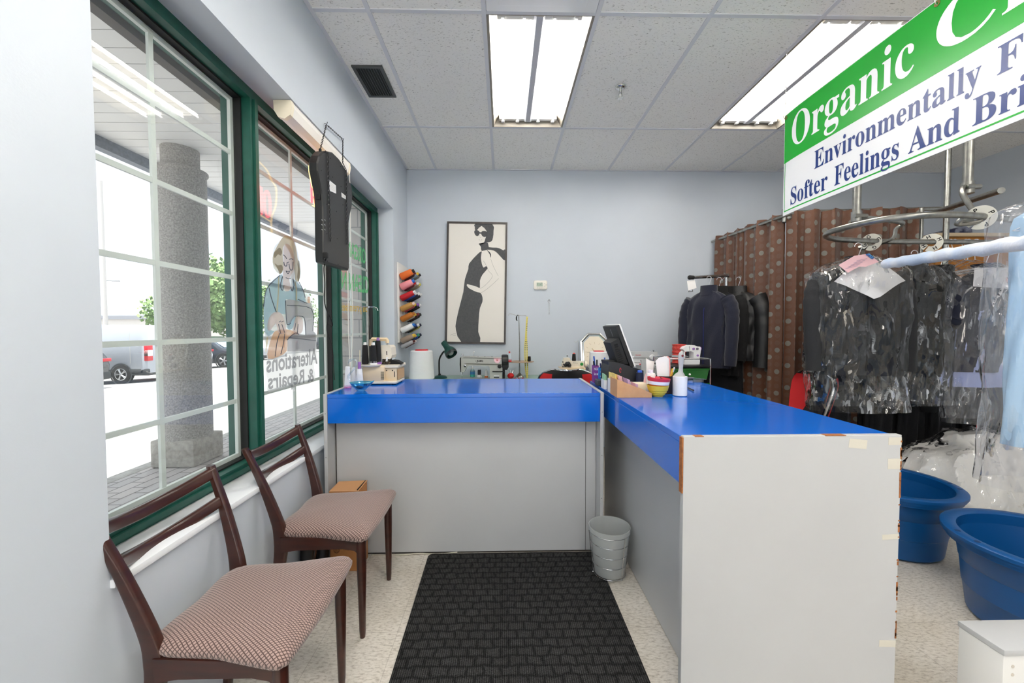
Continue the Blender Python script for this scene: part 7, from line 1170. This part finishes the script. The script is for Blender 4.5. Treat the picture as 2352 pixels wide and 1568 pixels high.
a = V((dx(1591), 3.735, zr_ - .02)); T = thing('hanger_tag', 'white paper tag on a black clip hanger at the free end of the coat rail', 'tag', a); q = B(); q.prism([PY(x, y, 3.72) for x, y in ((1578, 645), (1596, 643), (1600, 661), (1581, 667))], (0, .0015, 0)); q.build('paper_tag', K['paper'], T); q = B(); q.tube([PY(1583, 667, 3.735), PY(1581, 670, 3.735), PY(1591, 669, 3.735), PY(1590, 665, 3.735)], .003, 6); q.tube([PY(1592, 637, 3.735), PY(1592, 645, 3.735)], .0018, 5); q.build('clip', K['black'], T)
coat('jacket', 'navy fleece jacket hanging foremost on the short coat rail', (dx(1633) - .05, 3.68, zr_ - .135), -1.0, .195, .085, .70, K['navy'], .60, seed=3, zipm=K['pennavy'], grp='coats on the short rail')
T = coat('jacket', 'black quilted puffer jacket on the short coat rail against the curtain', (dx(1672) + .10, 3.74, zr_ - .135), -1.0, .205, .10, .64, K['puff'], .62, .125, 4, grp='coats on the short rail')
q = B(); q.flat(text('COLORIS', 1, .10, .02), lambda u, v_: V((-.165 + u, -.107, -.235 + v_ * .022))); q.build('chest_lettering', K['paper'], T)
coat('jacket', 'thin black jacket squeezed between the navy fleece and the puffer', (dx(1652) + .01, 3.76, zr_ - .135), -1.0, .19, .05, .78, K['blackw'], .56, seed=7, grp='coats on the short rail')
coat('trousers', 'long black trousers hanging low behind the coats on the short rail', (dx(1668) + .02, 3.80, zr_ - .135), -1.0, .17, .04, 1.45, K['blackw'], seed=9, sl=False, grp='coats on the short rail')
# ------------------------------------------------------------------ oval garment conveyor
ZR = 1.87; rp = [PZ(x, y, ZR) for x, y in ((2420, 560), (2255.5, 556), (2074, 555), (2020.8, 554), (1946, 551), (1910, 547.5), (1896.5, 541), (1906, 533), (1935, 524), (1978, 513.6), (2031, 503.4), (2095.5, 496), (2149, 493.4), (2202, 493.4), (2251, 496), (2330, 505))]
T = thing('garment_conveyor', 'oval galvanised garment conveyor rail hung from the ceiling on pipes', 'clothes rail', (2.6, 2.3, ZR)); q = B(); q.tube(curve(rp, 5), .0165, 12); q.build('oval_rail', K['steel'], T)
def drop(px, py, Y, arm, bend_):
    b_ = PY(px, py, Y); q = B(); q.tube([(b_.x, Y, b_.z), (b_.x, Y, ZC - .002)], .0215, 14); po = q.build('drop_pipe', K['steel'], T); q = B(); q.tube([(b_.x, Y, b_.z - .012), (b_.x, Y, b_.z + .05)], .0275, 14); q.tube([(b_.x - .03, Y - .02, b_.z + .02), (b_.x + .045, Y - .02, b_.z + .02)], .013, 10); q.build('pipe_clamp', K['steel'], po)
    q = B(); q.tube(curve([V((b_.x, Y, b_.z + .02))] + bend_ + [arm], 6), .0145, 10, sx=.7); q.build('hook_bracket', K['steel'], T)
a = PZ(1975, 566, ZR - .01); drop(1967, 505, 2.42, a, [V((a.x + .03, 2.47, 1.96)), V((a.x + .05, 2.52, 1.93)), V((a.x + .045, 2.545, 1.87)), V((a.x + .02, a.y - .01, 1.845))])
a = PZ(2212, 502, ZR - .012); b2 = PY(2222, 440, 2.15); drop(2222, 440, 2.15, a, [V((b2.x - .05, 2.13, b2.z + .015)), V((b2.x - .085, 2.10, b2.z - .03)), V((b2.x - .085, 2.06, 1.93)), V((b2.x - .08, 2.02, 1.85)), V((a.x + .0, a.y + .02, ZR - .035))])
b3 = PY(2175, 465, 2.95); q = B(); q.tube([(b3.x, 2.95, 1.25), (b3.x, 2.95, ZC - .002)], .018, 10); q.build('drop_pipe', K['steel'], T)
q = B(); q.tube([PY(2120, 497, 3.1), PY(2300, 437, 2.3)], .018, 10); tag(q.build('ceiling_pipe', K['steel']), 'grey pipe running overhead behind the lettered rail discs', 'pipe')
def disc(ch, px, py, n_ang, r1, r0=.024):
    c = PZ(px, py, ZR); d = (EYE - c).normalized(); d = (M.Rotation(n_ang, 3, 'Z') @ d).normalized(); s_ = d.cross(V((0, 0, 1))).normalized() * -1; up = s_.cross(d) * -1
    if up.z < 0: up = -up
    s_ = up.cross(d); T = thing('size_disc', f'round white rail divider disc lettered {ch} on the oval garment rail', 'divider disc', c - d * .0, 'lettered discs on the garment rail'); q = B(); n_ = 36; gap = 1
    c = c + s_ * .006 - up * .006
    for zf in (-.0012, .0012): q.add([c + d * zf + (s_ * math.cos(2 * math.pi * j / n_ + 4.2) + up * math.sin(2 * math.pi * j / n_ + 4.2)) * r_ for j in range(n_) for r_ in (r0, r1)], [[2 * j, 2 * j + 1, (2 * j + 3), (2 * j + 2)] for j in range(n_ - gap)])
    q.build('disc_plate', mat('white disc ' + ch, (238, 236, 224), .4), T); q = B()
    for k in range(4):
        a = k * math.pi / 2 + .5; g = text(ch, .030, None, .0006); ca, sa = math.cos(a - math.pi / 2), math.sin(a - math.pi / 2); o_ = (r0 + r1) / 2
        q.flat(g, lambda u, v_: c + d * .0018 + s_ * (math.cos(a) * o_ + (u - .010) * ca - (v_ - .010) * sa) + up * (math.sin(a) * o_ + (u - .010) * sa + (v_ - .010) * ca))
    q.build('disc_letter', K['ink'], T)
disc('G', 1999, 554, .35, .055); disc('H', 2137, 555, .35, .058); disc('P', 2249, 497, .35, .060)
# bagged garments
def crumple(rings, seed, amp=.018, stretch=2.2, keep=3):
    for i, r_ in enumerate(rings):
        for j, p in enumerate(r_):
            n1 = noise.noise(V((p.x * 9 + seed, p.y * 9, p.z * 9 / stretch))) + .5 * noise.noise(V((p.x * 22, p.y * 22 + seed, p.z * 22 / stretch))); k = amp * n1 * min(1, i / keep); d = V((p.x, p.y, 0)); d = d.normalized() if d.length > 1e-4 else V((1, 0, 0)); r_[j] = p + d * k
    return rings
def bag(T, W_, D, H, seed, amp=.018, mt=None, top=.06, stretch=2.2, flare=-.05, neck=.012, sh=.13):
    r_ = crumple(body(W_, D, H, folds=5, amp=.010, flare=flare, seed=seed, n=88, m=64, neck=neck, sh=sh), seed * 3.1, amp, stretch); r_ = [[p + V((0, 0, top)) for p in x] for x in r_]; q = B(); q.loft(r_, caps=False); return q.build('plastic_cover', mt or K['poly'], T)
Yj = 2.52; jx = PY(1968, 700, Yj).x
T = coat('jacket', 'charcoal jacket in clear plastic with white paper cape and pink ticket', (jx, Yj, 1.70), -.12, .235, .085, .70, K['gjack'], .60, seed=12, grp='bagged clothes on the conveyor')
q = B(); q.tube([(.006, -.085, -.12 - k * .055) for k in range(11)], .006, 5); q.build('placket', K['blackw'], T)
q = B()
for s in (-1, 1): q.prism([(s * .012, -.094, -.42), (s * .05, -.092, -.13), (s * .085, -.08, -.10), (s * .05, -.07, -.01)], (0, -.004, 0))
q.build('lapel', K['gjack'], T)
bag(T, .292, .128, .99, 4, .022)
q = B(); 
def cape(u, v_): x = (u * 2 - 1) * (.05 + .155 * v_); return V((x, -.075 - .050 * math.cos(x * 5) * v_ + .012 * math.sin(u * 9), .03 - .22 * v_ * (1 - .35 * abs(u * 2 - 1)) - .10 * max(0, .4 - abs(u - .55)) * v_))
q.grid(12, 8, cape); q.grid(12, 8, lambda u, v_: cape(u, v_) + V((0, .002, 0))); q.build('paper_cape', mat('white tissue paper', (232, 232, 234), .8, bump=(60, .2)), T)
q = B(); tk = [PY(x, y, Yj - .155) for x, y in ((1941, 607), (1975, 586), (2003, 582), (2026, 601), (1998, 612), (1985, 611), (1961, 625))]; off = V(T.location); q.prism([p - off for p in tk], (0, .0012, 0)); tkt = q.build('pink_ticket', K['ppaper'], T)
q = B(); q.prism([PY(x, y, Yj - .157) - off for x, y in ((1999, 583), (2006, 581), (2017, 592), (2010, 594))], (0, .001, 0)); q.build('number_label', mat('blue ticket label', (90, 170, 226), .6), T)
a, c = PY(1998, 584, Yj - .159) - off, PY(2014, 595, Yj - .159) - off; q = B(); q.flat(text('0872', 1, 1.0, .03), lambda u, v_: a.lerp(c, u) + V((.012, 0, .012)) * v_ * .9)
for k in range(5): q.tube([PY(1955 + k * 6, 612 - k * 4.5 + 4, Yj - .157) - off, PY(1982 + k * 5, 606 - k * 4 + 3, Yj - .157) - off], .0007, 4)
q.build('ticket_print', mat('ticket ink', (60, 80, 150), .7), T)
Yt = 2.63
T = coat('trousers', 'black trousers in clear plastic hanging beyond the G disc', (PY(2100, 600, Yt).x, Yt, 1.675), -.05, .19, .06, .68, K['blackw'], seed=21, sl=False, grp='bagged clothes on the conveyor'); bag(T, .235, .10, .95, 7, .02)
T = coat('skirt', 'black garment over dark olive plaid in clear plastic beside the H disc', (PY(2172, 600, Yt).x, Yt + .03, 1.665), .0, .17, .06, .70, K['blackw'], seed=22, sl=False, grp='bagged clothes on the conveyor'); q = B(); q.loft([[p * 1 for p in r_] for r_ in body(.165, .05, .86, seed=23)[18:]]); q.build('plaid_hem', K['plaid'], T); bag(T, .205, .095, .94, 9, .022)
T = coat('shirt', 'navy short-sleeved shirt with pale hem in plastic under the P disc', (PY(2262, 640, 2.60).x, 2.60, 1.665), -.1, .19, .065, .66, K['navyp'], .22, seed=31, grp='bagged clothes on the conveyor'); q = B(); q.loft([r_ for r_ in body(.182, .058, .76, seed=32)[10:]]); q.build('pale_undershirt', K['lav'], T)
q = B(); q.prism([(-.16, -.095, .02), (.16, -.095, .02), (.17, -.10, -.13), (-.17, -.10, -.10)], (0, -.002, 0)); q.build('paper_cape', mat('grey tissue paper', (206, 207, 212), .8, bump=(60, .3)), T); bag(T, .245, .115, 1.06, 11, .024, K['poly2'])
Ys = 1.56; sxx = PY(2292, 600, Ys).x + .255
T = coat('shirt', 'pale blue shirt in wrinkled clear plastic at the near end of the conveyor', (sxx, Ys, 1.77), .0, .175, .06, .95, K['bluesh'], .62, seed=41, grp='bagged clothes on the conveyor', sl=False, neck=.12, sh=.05, flare=.02, folds=4, amp=.006); bag(T, .262, .10, 1.14, 13, .022, K['poly2'], .03, 3.0, .02, .15, .06)
q = B(); q.grid(10, 6, lambda u, v_: V(((u * 2 - 1) * (.06 + .19 * v_), -.085, .05 - .17 * v_))); q.build('paper_cape', mat('white shirt cape', (226, 228, 232), .8), T)
a, c = PY(2036, 606, 2.22), PY(2352, 557, 1.36); d = c - a; q = B(); n_ = 24; q.tube([a + d * (k / n_ * 1.12) + V((0, 0, .003 * math.sin(k * 1.7))) for k in range(n_ + 1)], [.027 + .002 * math.sin(k * 2.3) for k in range(n_ + 1)], 14); o = q.build('cover_roll', mat('pale blue printed film', (236, 240, 248), .3, var=(5, (204, 222, 246), .1), bump=(40, .3))); tag(o, 'long roll of pale blue printed film lying across the bagged clothes', 'roll')
for k, (px, lab) in enumerate(((2183, 'first white wire hanger on the rail right after the H disc'), (2192, 'second white wire hanger on the rail after the H disc'), (2217, 'white wire hanger halfway between the H disc and the near bag'), (2224, 'white wire hanger just before the last empty one'), (2241, 'last white wire hanger on the rail before the near bag'))):
    c = PZ(px, 557, ZR); T = thing('wire_hanger', lab, 'hanger', (c.x, c.y, ZR - .115), 'empty wire hangers on the conveyor', True, 1.3 + .1 * k); hanger(T, .115, .19)
# dark long clothes on a floor rack behind
YR_ = 3.0; T = thing('garment_rack', 'chrome floor rack for long dark clothes behind the bagged garments', 'clothes rack', (3.2, YR_, 0)); xa, xb = PY(2012, 950, YR_).x, 4.05
for x in (xa, xb): q = B(); q.tube([(x, YR_, 0.03), (x, YR_, 1.56)], .0165, 10); q.build('upright', K['chrome'], T); q = B(); q.box(x - .02, x + .02, YR_ - .13, YR_ + .14, .0, .03, .005); q.build('foot', K['chrome'], T)
q = B(); q.tube([(xa, YR_, 1.56), (xb, YR_, 1.56)], .0165, 10); q.build('hanging_bar', K['chrome'], T)
for k, (x, lab) in enumerate(((2.52, 'long black gown nearest the red and black chair on the floor rack'), (2.86, 'second long black coat from the chair on the floor rack'), (3.10, 'third long black robe from the chair on the floor rack'), (3.34, 'fourth long black coat from the chair on the floor rack'), (3.60, 'long black coat in front of the wooden cabinet on the floor rack'), (3.86, 'last long black coat on the floor rack, past the wooden cabinet edge'))):
    coat('coat', lab, (x + .02, YR_, 1.435), .1, .105, .05, 1.22, K['blackw'], .7, seed=50 + k, grp='long dark clothes on the floor rack', flare=.16, neck=.06)
# wooden cabinet with folded cloth on top
T = thing('wood_cabinet', 'tall honey-coloured wooden cabinet beyond the garment rail', 'cabinet', (3.9, 3.45, 0)); K['honey'] = mat('honey wood', (170, 112, 40), .45, var=(4, (150, 96, 34)), stretch=(1, 1, .3)); cxl = PY(2150, 560, 3.30).x; ctop = PY(2230, 536, 3.3).z
q = B(); q.box(cxl, cxl + .9, 3.30, 3.80, .0, ctop - .03, .003); q.build('carcass', K['honey'], T); q = B(); q.box(cxl - .02, cxl + .92, 3.27, 3.82, ctop - .029, ctop, .004); q.build('top_board', mat('pale edge board', (196, 176, 146), .5), T)
q = B(); q.prism([(cxl + .02, 3.29, ctop + .001), (cxl + .30, 3.29, ctop + .001), (cxl + .29, 3.29, ctop + .05), (cxl + .2, 3.29, ctop + .055), (cxl + .08, 3.29, ctop + .02)], (0, .24, 0)); tag(q.build('folded_cloth', mat('dark patterned cloth', (30, 34, 60), .9, var=(14, (120, 124, 140), .08))), 'dark patterned folded cloth on top of the wooden cabinet', 'cloth')
# ------------------------------------------------------------------ blue tubs, duvet, white unit
K['tub'] = mat('blue polyethylene', (4, 78, 140), .38, bump=(30, .02))
def tub(label, x, y, r_, h):
    T = thing('laundry_tub', label, 'tub', (x, y, 0), 'blue laundry tubs'); q = B(); rb_ = r_ * .74
    q.lathe([(.001, .001), (rb_ - .02, .0), (rb_, .015), (rb_ + (r_ * .86 - rb_) * .33, h * .33), (rb_ + (r_ * .86 - rb_) * .335 + .002, h * .335), (rb_ + (r_ * .86 - rb_) * .62, h * .62), (rb_ + (r_ * .86 - rb_) * .625 + .002, h * .625), (r_ * .86, h - .05), (r_ * .85, h - .05), (rb_ - .012, .03), (.001, .022)], (x, y, 0), 56, caps=False); q.build('tub_body', K['tub'], T)
    q = B(); q.lathe([(r_ * .861, h - .052), (r_ * .95, h - .050), (r_ * .95, h - .036), (r_ * .975, h - .035), (r_ * .975, h - .020), (r_, h - .019), (r_, h - .004), (r_ * .985, h), (r_ * .87, h), (r_ * .845, h - .006), (r_ * .845, h - .052)], (x, y, 0), 64, caps=False); rm = q.build('tub_rim', K['tub'], T)
    for a in (2.75, 3.05, -.55, -.25): q = B(); q.lathe([(.001, h + .0006), (.011, h + .0006), (.011, h - .001)], (x + r_ * .93 * math.cos(a), y + r_ * .93 * math.sin(a), 0), 12); q.build('rim_hole', mat('dark blue hollow', (8, 50, 96), .5), rm)
cz = .949; tub('round blue plastic laundry tub beside the end counter in front of the white duvet', 2.45 * cz, 2.46 * cz, .345 * cz, .385); tub('round blue plastic laundry tub nearest the camera at the picture edge', 2.47 * cz, 1.69 * cz, .365 * cz, .385)
cx_, cy_ = 3.27, 2.60; T = thing('duvet_bag', 'white duvet folded in a clear plastic bag on the floor behind the tubs', 'duvet', (cx_, cy_, 0))
def duv(u, v_, k=1.0, sd=0.0):
    a = u * 2 * math.pi; f = v_ * math.pi / 2; ca, sa = math.cos(a), math.sin(a); r_ = math.cos(f) ** .75; x = .60 * r_ * math.copysign(abs(ca) ** .75, ca); y = .30 * r_ * math.copysign(abs(sa) ** .75, sa); z = .56 * math.sin(f) ** .9
    p = V((x, y, z)); n1 = noise.noise(V((p.x * 3.2, p.y * 3.2, p.z * 3.2 + sd))); cre = -abs(noise.noise(V((p.x * 4.5 + 7, p.y * 4.5, p.z * 2.4 + sd)))) ** .55
    p += V((x, y, z * .9)).normalized() * (.05 * n1 + .085 * cre + .055) * (1 - .6 * (1 - v_) ** 4); p.z = max(p.z, .002); return V((cx_, cy_, 0)) + V((p.x * k, p.y * k, p.z * k))
q = B(); q.grid(110, 44, lambda u, v_: duv(u, v_)); q.build('duvet', mat('white cotton duvet', (226, 225, 222), .75, bump=(9, .25)), T); q = B(); q.grid(90, 36, lambda u, v_: duv(u, v_, 1.03) + V((0, 0, .006))); q.build('plastic_bag', K['poly'], T)
a = PY(2306, 1492, 1.10); T = thing('low_cabinet', 'low white cabinet corner at the near side of the blue tubs', 'cabinet', (a.x + .3, 1.1, 0)); q = B(); q.box(a.x, a.x + .5, 1.10, 1.215, 0, a.z - .018, .003); q.build('carcass', K['white'], T); q = B(); q.box(a.x - .002, a.x + .5, 1.097, 1.217, a.z - .0175, a.z, .002); q.build('top_board', K['lamw'], T)
for dz in (.05, .075): q = B(); q.lathe([(.001, 0), (.005, 0), (.005, .001), (.001, .001)], (a.x + .028, 1.10, a.z - dz), 10, 0, M.Rotation(math.pi / 2, 3, 'X')); q.build('peg_hole', K['btn'], T)
# ------------------------------------------------------------------ outside: vehicles, trees, poles
K['cglass'] = mat('dark car glass', (52, 62, 72), .08, spec=.8); K['tyre'] = mat('tyre', (30, 30, 31), .85); K['rim'] = mat('alloy wheel', (196, 198, 202), .3, .8); K['lampr'] = mat('red tail lamp', (196, 30, 44), .25); K['lampc'] = mat('clear lamp', (228, 230, 234), .15); K['clad'] = mat('dark bumper plastic', (52, 55, 58), .6)
def vehicle(name, label, x, y, z, rz, prof, ghz, W_, paint, wheels, wr, glass, lamps, clad=.28, grp='vehicles in the lot'):
    T = thing(name, label, 'van' if 'van' in name else 'car', (x, y, z), grp, True, rz); hw = W_ / 2; q = B(); rings = []
    for s, k in ((-1, .93), (-.97, .985), (-.9, 1), (.9, 1), (.97, .985), (1, .93)):
        ring = []; cx_ = sum(p[0] for p in prof) / len(prof); czz = 1.0
        for px, pz in prof: tumble = 1 - .16 * max(0, (pz - ghz)) / 1.0; ring.append(V((cx_ + (px - cx_) * (k if k < 1 else 1), s * hw * tumble, czz + (pz - czz) * (k if k < .95 else 1))))
        rings.append(ring)
    q.loft(rings); q.build('car_body', paint, T)
    x0, x1 = min(p[0] for p in prof), max(p[0] for p in prof); q = B(); q.box(x0 + .02, x1 - .02, -hw * 1.0, hw * 1.0, clad, clad + .26, .04); q.build('lower_cladding', K['clad'], T)
    for wx in wheels:
        for s in (-1, 1):
            q = B(); rt = M.Rotation(math.pi / 2, 3, 'X'); q.lathe([(.001, -.10), (wr * .62, -.10), (wr * .97, -.09), (wr, -.05), (wr, .05), (wr * .97, .09), (wr * .62, .10), (.001, .10)], (wx, s * (hw - .085), wr), 26, 0, rt); wh = q.build('wheel', K['tyre'], T)
            q = B(); c = V((wx, s * (hw + .016), wr)); q.lathe([(.001, 0), (wr * .16, 0), (wr * .16, .01)], c, 12, 0, rt); q.lathe([(wr * .56, -.004), (wr * .64, 0), (wr * .64, .008)], c, 24, 0, rt, caps=False)
            for k in range(5):
                for da in (-.16, .16): a = k * 2 * math.pi / 5 + da; q.tube([c + V((wr * .1 * math.cos(a), 0, wr * .1 * math.sin(a))), c + V((wr * .6 * math.cos(a * 1 - da * .3), 0, wr * .6 * math.sin(a * 1 - da * .3)))], wr * .045, 5)
            q.build('wheel_rim', K['rim'], wh)
            q = B(); q.lathe([(wr * 1.02, 0), (wr * 1.16, 0), (wr * 1.16, .012), (wr * 1.02, .012)], (wx, s * (hw + .004), wr), 26, 0, rt, caps=False); q.build('wheel_arch', K['clad'], T)
    for pts in glass:
        for s in (-1, 1): q = B(); q.prism([(px, s * (hw * (1 - .16 * max(0, pz - ghz)) + .003), pz) for px, pz in pts], (0, s * .004, 0)); q.build('side_window', K['cglass'], T)
    for (xa, za, xb, zb), mt, yw in lamps:
        for s in (-1, 1): q = B(); q.box(min(xa, xb), max(xa, xb), s * hw * yw, s * (hw + .008), min(za, zb), max(za, zb), .01); q.build('lamp', mt, T)
    return T
vanp = [(0, .4), (-.02, 1.0), (.05, 1.95), (.16, 2.14), (.5, 2.18), (3.7, 2.18), (4.15, 2.02), (4.75, 1.3), (5.4, 1.05), (5.52, .7), (5.48, .36), (.1, .34)]
T = vehicle('delivery_van', 'white panel van parked in the lot beyond the column', -13.15, 14.97 + 1.0, lotz(-14, 0), math.pi, vanp, 1.1, 2.0, mat('white van paint', (170, 174, 182), .25), (.98, 4.45), .35, [[(3.75, 1.35), (3.85, 1.95), (4.1, 1.92), (4.6, 1.35)]], [((-.03, .85, .12, 1.42), K['lampr'], .8), ((-.035, 1.02, .12, 1.25), K['lampc'], .81)], .30)
q = B()
for x in (.62, 2.05, 3.45): q.box(x, x + .008, 1.003, 1.006, .75, 1.95)
q.build('panel_seam', K['btn'], T); q = B(); q.box(.30, .40, 1.0, 1.03, 1.38, 1.46, .01); q.build('door_handle', K['lampc'], T)
suv = [(0, .4), (-.06, .75), (.02, 1.02), (.22, 1.3), (.55, 1.62), (1.2, 1.70), (2.4, 1.68), (2.95, 1.5), (3.6, 1.1), (4.4, .98), (4.62, .75), (4.6, .4), (.2, .3)]
gl = [[(.42, 1.12), (.68, 1.5), (1.3, 1.58), (1.32, 1.1)], [(1.4, 1.1), (1.38, 1.58), (2.35, 1.55), (2.42, 1.08)], [(2.5, 1.08), (2.44, 1.54), (2.85, 1.44), (3.35, 1.08)]]
vehicle('parked_car', 'dark car cut off by the wall edge in front of the white van', -13.4, 12.9, lotz(-13, 0), math.pi, suv, .95, 1.82, mat('black car paint', (34, 37, 43), .15, coat=.6), (.85, 3.7), .34, gl, [((-.06, .88, .30, .98), K['lampr'], .6)])
vehicle('parked_car', 'white hatchback half hidden behind the concrete column', -15.2, 20.2, lotz(-15, 0), math.pi, suv, .95, 1.82, mat('white car paint', (234, 237, 242), .2, coat=.5), (.85, 3.7), .34, gl, [((-.06, .92, .22, 1.02), K['lampr'], .6)])
T = vehicle('parked_car', 'dark blue sport utility car with bright alloy wheels, nose towards us', -18.7, 22.6, lotz(-15.5, 0), 0.0, suv, .95, 1.9, mat('dark blue car paint', (40, 46, 58), .15, coat=.6), (.85, 3.7), .40, gl, [((4.35, .80, 4.62, .95), K['lampc'], .55)])
q = B(); q.add([(2.90, -.66, 1.53), (3.62, -.78, 1.12), (3.62, .78, 1.12), (2.90, .66, 1.53)], [[0, 1, 2, 3]]); q.build('windscreen', mat('sky-painted windscreen', (150, 190, 216), .06, spec=.9), T)  # pale blue sky reflection painted into the windscreen colour
vehicle('parked_car', 'silver car at the rear of the lot behind the dark blue one', -20.5, 28.5, lotz(-19, 0), 0.0, suv, .95, 1.82, mat('silver car paint', (170, 174, 180), .2, coat=.5), (.85, 3.7), .34, gl, [((4.35, .8, 4.62, .92), K['lampc'], .6)])
vehicle('parked_car', 'dark car seen past the seamstress film at the farther windows', -20.5, 40, lotz(-19, 0), 0.3, suv, .95, 1.82, mat('dark grey car paint', (44, 48, 56), .2, coat=.5), (.85, 3.7), .34, gl, [((4.35, .8, 4.62, .92), K['lampc'], .6), ((-.06, .92, .22, 1.02), K['lampr'], .6)])
K['leaf'] = mat('sunlit leaves', (124, 150, 90), .7, var=(1.2, (86, 118, 62))); K['trunk'] = mat('bark', (96, 84, 72), .9)
def tree(name, label, x, y, z0, h, r_, n_, seed, trunk=True):
    T = thing(name, label, 'tree' if trunk else 'bush', (x, y, z0), 'trees beyond the lot'); rnd = random.Random(seed); q = B(); cl = [(rnd.uniform(-.6, .6) * r_, rnd.uniform(-.6, .6) * r_, h * (.42 if trunk else .25) + rnd.uniform(0, .42) * h, r_ * rnd.uniform(.35, .6)) for _ in range(9)]
    for _ in range(n_):
        c = rnd.choice(cl); d = V((rnd.gauss(0, 1), rnd.gauss(0, 1), rnd.gauss(0, 1))).normalized(); p = V((x + c[0], y + c[1], z0 + c[2])) + d * c[3] * rnd.uniform(.55, 1.05); s_ = r_ * rnd.uniform(.035, .07); u = V((rnd.gauss(0, 1), rnd.gauss(0, 1), rnd.gauss(0, 1))).normalized(); w_ = u.orthogonal().normalized(); p.z = max(p.z, z0 + .02)
        q.add([p - u * s_, p + w_ * s_ * .6, p + u * s_, p - w_ * s_ * .6], [[0, 1, 2, 3]])
    q.build('foliage', K['leaf'], T)
    if trunk: q = B(); q.tube([(x, y, z0), (x + .1, y, z0 + h * .6)], [r_ * .09, r_ * .04], 8); q.build('trunk', K['trunk'], T)
tree('tree', 'leafy green tree beyond the dark blue car', -24.0, 36.0, -1.3, 9.2, 4.0, 6000, 1); tree('tree', 'lower green tree beside the tall one beyond the lot', -29.0, 38.5, -1.5, 7.0, 3.4, 3600, 2); tree('tree', 'green tree seen through the edge of the middle window', -22.5, 41.0, -1.2, 7.0, 3.0, 3000, 3); tree('tree', 'small round tree seen past the film sewing machine', -29.5, 64, -1.5, 7.5, 2.6, 900, 6); tree('tree', 'distant green tree seen through the farthest window', -27.0, 72, -1.4, 6.0, 4.0, 1200, 7)
for k, (x, y, h, r_) in enumerate(((-46, 47, 4.4, 2.6), (-42.5, 47, 3.6, 2.4), (-38, 47, 3.0, 2.2))): tree('bush', ['bushy green hedge tree above the van roof next to the wooden pole', 'middle bushy green tree above the van roof', 'low bushy green tree above the rear of the van'][k], x, y, -2.4, h, r_, 900, 10 + k, False)
def pole(name, label, px, ptop, pbase, Y, r_, mt):
    a, c = PY(px, ptop, Y), PY(px, pbase, Y); q = B(); zb_ = lotz(a.x, 0); q.tube([(a.x, Y, zb_), (a.x, Y, a.z)], [r_, r_ * .85], 10); return a, tag(q.build(name, mt), label, 'pole')
pole('utility_pole', 'weathered wooden utility pole at the window edge', 231, 415, 740, 24, .11, mat('grey weathered wood', (196, 190, 186), .9)); pole('street_pole', 'dark steel pole beyond the green tree edge', 541, 535, 740, 16, .075, mat('dark pole', (96, 92, 92), .7))
a, o = pole('street_lamp', 'distant street lamp with a curved arm above the van', 238, 648, 740, 42, .07, mat('lamp pole', (170, 172, 176), .6)); q = B(); q.tube(curve([a, PY(246, 644, 42), PY(262, 644, 42)], 4), .06, 6); q.obox(PY(266, 645, 42), (.7, .25, .12), None, .03); q.build('lamp_arm', mat('lamp arm', (150, 152, 156), .6), o)
for k, (y0, y1) in enumerate(((638, 664), (668, 684), (706, 718))):
    q = B(); q.tube([PY(-200, y0 - 40, 44 - k), PY(235, y0, 44 - k), PY(378, y1, 44 - k), PY(620, y1 + 30, 44 - k)], .022, 4); tag(q.build('overhead_wire', mat('wire', (150, 152, 156), .7)), ['uppermost overhead wire crossing the sky', 'middle overhead wire crossing the sky', 'lowest overhead wire above the trees'][k], 'wire')
q = B(); bz = lotz(-52, 0); q.box(-66, -44, 66, 80, bz, 2.9); T = thing('low_building', 'low flat-roofed building on the horizon above the van', 'building', (-55, 73, bz)); q.build('wall', mat('pale building wall', (214, 206, 200), .8), T); q = B(); q.box(-67, -43, 65.5, 81, 2.9, 3.5); q.build('flat_roof', mat('grey roof edge', (150, 150, 156), .8), T)
